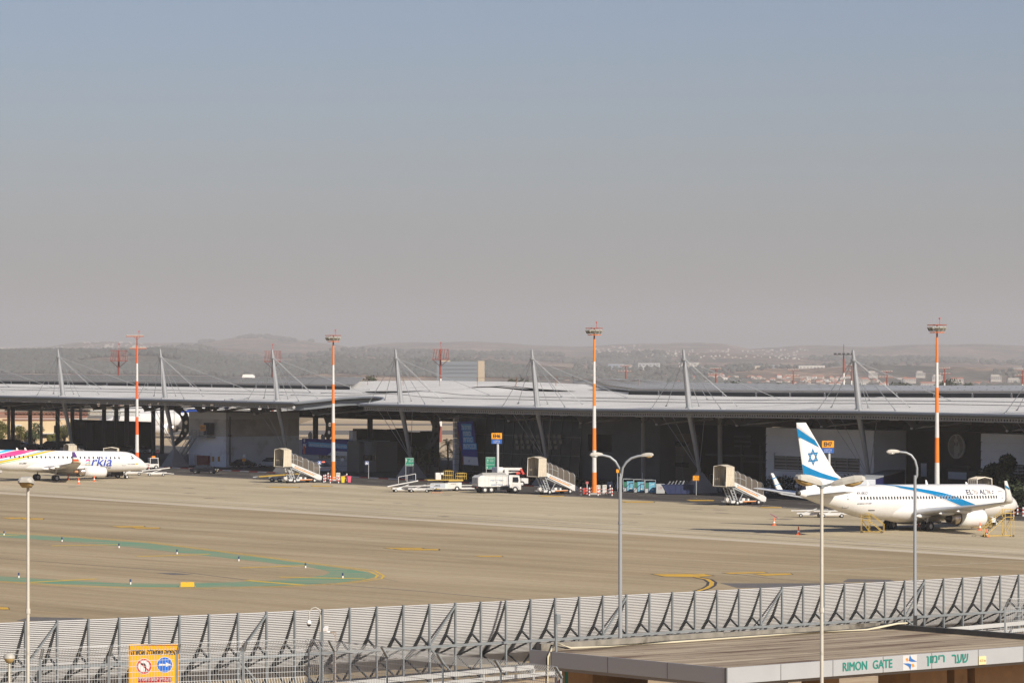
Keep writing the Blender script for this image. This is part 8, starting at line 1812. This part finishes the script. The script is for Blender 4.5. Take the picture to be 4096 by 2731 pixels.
for i, (px, w_, h, y_, mt, lab) in enumerate(((5, 4.5, 5.3, 1779, leaf_o, 'olive tree in sun at the far left behind the columns'), (78, 3.6, 4.2, 1778, leaf_o, 'olive tree in front of the stone building window'), (135, 4.6, 4.8, 1778, leaf_m, 'leafy green tree in front of the yellow stone wall'), (258, 4.2, 5.0, 1778, leaf_o, 'olive tree right of the yellow stone wall'), (205, 2.2, 2.4, 1779, leaf_o, 'small bare shrub before the yellow stone wall'))):
    g = gp(px, y_); tree(g.x, g.y, h, w_, lab, .16, 1500, mt, 20 + i, trunk=.2)
# ground glimpses right of the stair block: sunlit jet way of white canvas and green band
D_ = 720; s = D_ / F; t = thing('white_canopy', 'white slanted canopy with green edge seen behind the leaning mast', 'canopy', ((1150 - CX) * s, D_, 0)); X = lambda p: (p - 1150) * s; Z = lambda p: H - (p - YH) * s
m = MB(); m.add([(X(1117), 0, Z(1728)), (X(1150), 0, Z(1728)), (X(1198), 0, Z(1765)), (X(1117), 0, Z(1765)), (X(1117), 1.5, Z(1728)), (X(1150), 1.5, Z(1728)), (X(1198), 1.5, Z(1765)), (X(1117), 1.5, Z(1765))], [(0, 1, 2, 3), (4, 5, 6, 7), (0, 1, 5, 4), (1, 2, 6, 5), (2, 3, 7, 6), (3, 0, 4, 7)]); m.build('cover', mat('canopy_white', (.7, .7, .68), .6), t)
m = MB(); m.bb(X(1116), X(1145), -.03, -.005, Z(1766), Z(1760)); m.build('green_band', mat('canopy_green', (.15, .42, .08), .6), t)
# large office block on the plain
def landD(px, py, lo=4305, hi=5290):
    lo *= KD; hi *= KD
    for k_ in range(40):
        mid = (lo + hi) / 2
        if land_y(px, mid) > py: lo = mid
        else: hi = mid
    return (lo + hi) / 2
def far_box(px0, px1, yt, yb, D_, dep, name, par, mt, off=0):
    s = D_ / F; m = MB(); m.bb((px0 - CX) * s - par.location.x, (px1 - CX) * s - par.location.x, off, off + dep, H - (yb - YH) * s - par.location.z, H - (yt - YH) * s - par.location.z); return m.build(name, mt, par)
D_ = 6400.0; zb = land_z(1840, 6400) - 3; of = thing('office_block', 'wide blue-grey office block with a sandstone end rising behind the terminal roof', 'building', ((1840 - CX) * D_ / F, D_, zb))
far_box(1747, 1912, 1446, 1560, D_, 22, 'wall', of, mat('office_blue_grey', (.15, .175, .20), .7)); far_box(1912.3, 1938, 1443, 1560, D_, 24, 'end_wall', of, mat('sandstone', (.52, .40, .25), .8), -1); far_box(1764, 1800, 1441, 1446, D_, 20, 'plant_room', of, mat('sandstone', (.52, .40, .25), .8), 1)
for r_ in range(3):
    for i in range(20): far_box(1772 + i * 6.9, 1775.4 + i * 6.9, 1459 + r_ * 15, 1464 + r_ * 15, D_, .5, 'window', of, mat('far_window', (.05, .055, .07), .3), -.6)
# far warehouses
fw = [((2432, 2498), (1456, 1485), (.25, .29, .35), 'bluish warehouse on the far plain left of the pale hangars'), ((2500, 2548), (1463, 1480), (.50, .49, .47), 'white warehouse beside the bluish one'), ((2552, 2640), (1452, 1478), (.42, .42, .42), 'long pale grey hangar left of the sixth roof mast'), ((2715, 2796), (1450, 1474), (.52, .48, .42), 'cream hangar behind the sixth roof mast cables'),
      ((2868, 2908), (1461, 1479), (.30, .10, .09), 'dark red shed on the far slope'), ((2966, 3058), (1463, 1480), (.55, .47, .36), 'long beige depot on the far slope'), ((3062, 3120), (1460, 1480), (.27, .29, .33), 'grey-blue depot right of the beige one'), ((3195, 3300), (1462, 1490), (.62, .59, .53), 'big cream factory with sloped wing'), ((3272, 3326), (1478, 1501), (.44, .26, .15), 'tan block in front of the cream factory'), ((3327, 3372), (1466, 1501), (.27, .29, .33), 'tall grey block right of the tan one'), ((4045, 4200), (1472, 1500), (.42, .42, .42), 'grey slab building at the right picture edge')]
for i, ((x0_, x1_), (y0_, y1_), cl, lab) in enumerate(fw):
    D_ = (5250.0 - (i % 3) * 40) * KD; zb = H - (y1_ + 6 - YH) * D_ / F; t = thing('warehouse', lab, 'building', (((x0_ + x1_) / 2 - CX) * D_ / F, D_, zb), 0, 'warehouses on the far plain')
    far_box(x0_, x1_, y0_, y1_ + 6, D_, 30, 'wall', t, mat('far_wall_%d' % i, cl, .8)); far_box(x0_ - .5, x1_ + .5, y0_ - 1, y0_ - .1, D_, 31, 'roof', t, mat('far_roof_grey', (.35, .35, .36), .7), -.5)
    for k_ in range(int((x1_ - x0_) / 14)): far_box(x0_ + 5 + k_ * 14, x0_ + 12 + k_ * 14, y0_ + 6, y0_ + 9, D_, .4, 'window', t, mat('far_window', (.05, .055, .07), .3), -.5)
# village houses and apartment rows
hw = [mat('house_wall_%d' % i, c, .85) for i, c in enumerate(((.62, .58, .52), (.55, .47, .38), (.66, .64, .60), (.50, .42, .34)))]; tile = mat('roof_tile', (.36, .13, .075), .85); flat = mat('roof_flat', (.45, .43, .40), .85)
rnd = random.Random(99); hn_ = 0
words = ['above', 'left of', 'right of', 'near']
def house(px, py, wpx, hpx, red, wi, label):
    D_ = landD(px, py); s = D_ / F; z0_ = H - (py + 2 - YH) * s; t = thing('village_house', label, 'house', ((px - CX) * s, D_, z0_), rnd.uniform(-.5, .5), 'houses of the far village'); w_ = wpx * s / 2; h_ = hpx * s
    m = MB(); m.bb(-w_, w_, 0, w_ * 1.6, 0, h_); m.build('wall', hw[wi], t); m = MB()
    if red: m.add([(-w_ * 1.1, -.4, h_), (w_ * 1.1, -.4, h_), (w_ * 1.1, w_ * 1.8, h_), (-w_ * 1.1, w_ * 1.8, h_), (-w_ * .5, w_ * .8, h_ + w_ * .55), (w_ * .5, w_ * .8, h_ + w_ * .55)], [(0, 1, 5, 4), (1, 2, 5), (2, 3, 4, 5), (3, 0, 4), (0, 3, 2, 1)]); m.build('roof', tile, t)
    else: m.bb(-w_ * 1.03, w_ * 1.03, -.2, w_ * 1.65, h_, h_ + .5); m.build('roof', flat, t)
    for k_ in (-.5, .35): m = MB(); m.bb(w_ * k_ - 1, w_ * k_ + 1, -.08, .02, h_ * .4, h_ * .7); m.build('window', mat('far_window', (.05, .055, .07), .3), t)
zones = [((2640, 2760), (1512, 1535), 6, 'behind the sixth mast'), ((2775, 2900), (1505, 1540), 16, 'right of the sixth mast'), ((2905, 3170), (1508, 1542), 34, 'left of the cream factory'), ((3180, 3400), (1510, 1543), 34, 'left of the seventh mast'), ((3440, 3560), (1525, 1545), 6, 'right of the seventh mast'), ((3600, 3640), (1515, 1530), 4, 'by the apartments')]
for (xa_, xb_), (ya_, yb_), n_, wh in zones:
    for i in range(n_):
        px, py = rnd.uniform(xa_, xb_), rnd.uniform(ya_, yb_); red = rnd.random() < .58; wp_ = rnd.uniform(13, 23); wi_ = rnd.randrange(4); fr_ = (py - ya_) / (yb_ - ya_); fx_ = (px - xa_) / (xb_ - xa_); house(px, py, wp_, rnd.uniform(7, 12), red, wi_, '%s %s house, %s roof, %s of the village part %s' % ('small' if wp_ < 16 else 'mid-sized' if wp_ < 20 else 'wide', ('cream', 'tan', 'white', 'brownish')[wi_], 'red' if red else 'flat', ('upper ' if fr_ < .34 else 'middle ' if fr_ < .67 else 'lower ') + ('left' if fx_ < .34 else 'centre' if fx_ < .67 else 'right'), wh))
for r_, (yb, n_) in enumerate(((1519, 6), (1543, 7))):
    for i in range(n_):
        px = (3690, 3750, 3840, 3905, 3985, 4050)[i] if r_ == 0 else 3640 + i * 72; D_ = (4700 - r_ * 150) * KD; s = D_ / F * (1 + .12 * ((i * 7) % 3 - 1)); z0_ = H - (yb - YH) * s
        t = thing('apartment_block', ('pale terraced apartment block on the upper row, number %s from the left' if r_ == 0 else 'red-roofed apartment row, number %s from the left on the lower row') % ['one', 'two', 'three', 'four', 'five', 'six', 'seven'][i], 'apartment block', ((px - CX) * s, D_, z0_), .1, 'apartment rows at the right'); w_ = (22 if r_ == 0 else 29) * s; h_ = (15 if r_ == 0 else 11) * s
        m = MB(); m.bb(-w_, w_, 0, 16, -4, h_); m.bb(-w_ * (.9 - .2 * (i % 2)), w_ * (.5 + .2 * (i % 3)), 3, 15, h_, h_ + 3.2) if r_ == 0 else None; m.build('wall', mat('flat_wall', (.40, .37, .33), .85), t)
        if r_: m = MB(); m.add([(-w_ * 1.02, -.6, h_), (w_ * 1.02, -.6, h_), (w_ * 1.02, 6, h_ + 2.6), (-w_ * 1.02, 6, h_ + 2.6)], [(0, 1, 2, 3)]); m.build('roof', tile, t)
        for q in range(5):
            for z_ in range(3 if r_ == 0 else 2): m = MB(); x_ = -w_ + (q + .5) * w_ * .4; m.bb(x_ - 1.4, x_ + 1.4, -.15, .05, h_ * (.12 + z_ * .3), h_ * (.28 + z_ * .3)); m.build('window', mat('far_window', (.05, .055, .07), .3), t)
# pale town specks on the far ridges (too far and small to take apart)
m = MB(); rnd = random.Random(4)
for (xa_, xb_), (ya_, yb_), n_ in (((0, 260), (1390, 1404), 60), ((330, 640), (1368, 1392), 70), ((1020, 1100), (1341, 1352), 16), ((2380, 2560), (1385, 1425), 50), ((2700, 3250), (1398, 1440), 90), ((2560, 2740), (1405, 1432), 36), ((3250, 3700), (1425, 1445), 30)):
    for i in range(n_):
        px, py = rnd.uniform(xa_, xb_), rnd.uniform(ya_, yb_); lo, hi = 8300, 12400
        if land_y(px, 8000 * KD) < py: lo, hi = 6500, 8150
        D_ = landD(px, py, lo, hi); s = D_ / F; p = land_pt(px, D_); w2 = rnd.uniform(3, 8) * s; m.box((p.x, p.y, p.z + 3), (w2, w2, rnd.uniform(2.5, 6) * s))
tag(m.build('hill_town', mat('town_pale', (.60, .55, .48), .85)), 'hazy pale specks of towns scattered over the distant ridges', 'town', kind='stuff')
# trees standing on the plain just behind the roof line
for i, (px, D_, w_, h, yt) in enumerate(((1440, 1900, 7, 9, 1506), (1498, 1850, 13, 11, 1500), (1985, 1900, 6, 8, 1530), (2065, 1850, 14, 10, 1512), (2440, 2000, 7, 8, 1528), (2480, 1950, 6, 7, 1530), (2660, 1950, 9, 9, 1525), (2915, 2000, 12, 9, 1522), (2945, 2050, 9, 9, 1518), (3110, 2000, 8, 7, 1528), (3590, 2300, 12, 11, 1528), (3640, 2300, 13, 10, 1530), (3770, 2350, 15, 13, 1516), (3810, 2350, 12, 13, 1512), (3875, 2300, 9, 9, 1530), (990, 2100, 5, 6, 1512), (350, 2000, 5, 7, 1505))):
    s = D_ / F; ztop = H - (yt - YH) * s; z0_ = ztop - h
    tree((px - CX) * s, D_, h, w_, ['small dark tree behind the solar roof, just left of the broad one', 'broad dark tree on the skyline left of the fourth roof mast', 'slim dark tree on the skyline right of the office block', 'rounded dark tree on the skyline left of the fifth roof mast', 'low tree just right of the middle striped mast', 'low tree under the first double-armed far mast', 'tree on the skyline between the pale hangars and the sixth roof mast', 'wider of two trees right of the sixth roof mast', 'taller of two trees right of the sixth roof mast', 'tree on the skyline left of the tan block', 'dark tree left of the twin-looking pair by the tall striped mast', 'second dark tree left of the tall striped mast', 'tallest dark tree left of the far mast beside the striped mast', 'tall dark tree right of the far mast beside the striped mast', 'low dark tree under the upper apartment row', 'small tree beside the lone white tail fin', 'small tree beside the leftmost caged mast'][i], w_ * .05, 420, leaf_d, 60 + i, trunk=.12, group='skyline trees behind the terminal', z0=z0_)
# far masts
mr_ = mat('far_mast_red', (.24, .062, .045), .6)
def far_mast(px, yt, D_, kind, label, zb=0):
    s = D_ / F; zt = H - (yt - YH) * s; t = thing('distant_light_mast', label, 'light mast', ((px - CX) * s, D_, zb), 0, 'distant red and white masts'); zt -= zb
    r_ = .28 if kind != 1 else .24; top = zt - (3.0 if kind == 0 else 1.0); k_ = 5
    for i in range(k_):
        m = MB(); m.tube((0, 0, top * i / k_), (0, 0, top * (i + 1) / k_), r_ * (1.3 - .5 * i / k_), r_ * (1.3 - .5 * (i + 1) / k_), n=10, caps=False); m.build('mast_section', mr_ if i % 2 == 0 else m_wh, t)
    if kind == 0:
        m = MB(); w_ = 1.75; z1_, z0_ = zt, zt - 2.3
        for z_ in (z0_, z1_):
            for sg_ in (-1, 1): m.bar((-w_, sg_ * w_, z_), (w_, sg_ * w_, z_), .10); m.bar((sg_ * w_, -w_, z_), (sg_ * w_, w_, z_), .14)
        for i in range(7):
            for sg_ in (-1, 1): x_ = -w_ + i * w_ / 3; m.bar((x_, sg_ * w_, z0_), (x_ + (.4 if i < 6 else 0), sg_ * w_, z1_), .07)
        for sg_ in (-1, 1): m.bar((sg_ * w_, 0, z0_), (0, 0, z0_ - 1.6), .12)
        m.bb(-w_, w_, -w_, w_, z0_, z0_ + .1); m.tube((0, 0, top), (0, 0, z1_), .2); m.build('cage_platform', mr_, t); m = MB(); m.tube((.1, 0, z1_), (.1, 0, z1_ + 1.4), .05); m.ico((.1, 0, z1_ + 1.5), .18); m.build('beacon', redp, t)
    elif kind == 1:
        m = MB(); m.tube((0, 0, top), (0, 0, zt), .14)
        m.bar((-1.5, 0, zt), (1.5, 0, zt), .1); m.bar((-2.1, 0, zt - 1.5), (1.9, 0, zt - 1.5), .1); m.build('cross_arm', mr_, t); m = MB()
        for i in range(5): m.box((-1.3 + i * .65, 0, zt + .25), (.4, .3, .25)); m.box((-1.9 + i * .8, 0, zt - 1.25), (.4, .3, .25))
        m.build('lamps', mat('far_lamp_grey', (.38, .33, .30), .5), t)
    else:
        m = MB()
        m.bar((-2.4, 0, zt), (2.4, 0, zt), .2); m.tube((0, 0, top), (0, 0, zt), .15); m.tube((0, 0, zt), (0, 0, zt + 2.6), .06)
        for i in range(5): m.box((-2.2 + i * 1.1, 0, zt + .15), (.7, .4, .5))
        m.build('lamp_bar', dgrey, t)
for px, yt, lab in ((475, 1402, 'caged red mast left of the regional jet mast'), (1090, 1405, 'caged red mast right behind the third roof mast'), (1762, 1397, 'caged red mast standing before the office block')): far_mast(px, yt, 862, 0, lab)
for px, yt, lab in ((2503, 1464, 'small double-armed far mast left of the pale hangars'), (2863, 1476, 'small double-armed far mast crossed by a roof cable'), (3173, 1481, 'small double-armed far mast left of the cream factory'), (3406, 1463, 'small double-armed far mast just left of the seventh roof mast'), (3548, 1487, 'small double-armed far mast right of the seventh roof mast'), (3778, 1474, 'small double-armed far mast right behind the tall striped mast'), (4090, 1481, 'small double-armed far mast at the right picture edge')): far_mast(px, yt, 1050, 1, lab)
far_mast(3375, 1418, 980, 2, 'taller far mast with a bar of dark lamps left of the seventh roof mast')
D_ = 900; s = D_ / F; t = thing('distant_aircraft', 'parked airliner of which only the white tail fin shows above the roof', 'airliner', ((1000 - CX) * s, D_, 0))
m = MB(); zt = H - (1497 - YH) * s; m.prism([(-5.5, 5.8), (-1.6, zt), (.6, zt), (1.2, zt - .4), (-.3, 5.8)], -.25, .25, Matrix(((1, 0, 0, 0), (0, 0, 1, 0), (0, 1, 0, 0), (0, 0, 0, 1)))); m.build('tail_fin', pw, t)
m = MB(); m.lathe([(.1, 1), (.8, -1), (1.8, -7), (2, -12), (2, -26), (1.4, -31), (.1, -34)], (0, 0, 4), 'X', 20); m.build('fuselage', pw, t)
# ================================================================== haze
hm = bpy.data.materials.new('haze_air'); hm.use_nodes = True; hn = hm.node_tree
hn.nodes.remove(hn.nodes['Principled BSDF'])
pv = hn.nodes.new('ShaderNodeVolumePrincipled'); pv.inputs['Color'].default_value = (.67, .67, .685, 1); pv.inputs['Density'].default_value = .00008
pv.inputs['Anisotropy'].default_value = 0.0
hn.links.new(pv.outputs[0], hn.nodes['Material Output'].inputs['Volume'])
HZ = MB(); HZ.bb(-22000, 22000, -400, 42000, -110, 330)
tag(HZ.build('haze', hm), 'pale dusty haze hanging over the airfield and hills', 'haze', kind='stuff')
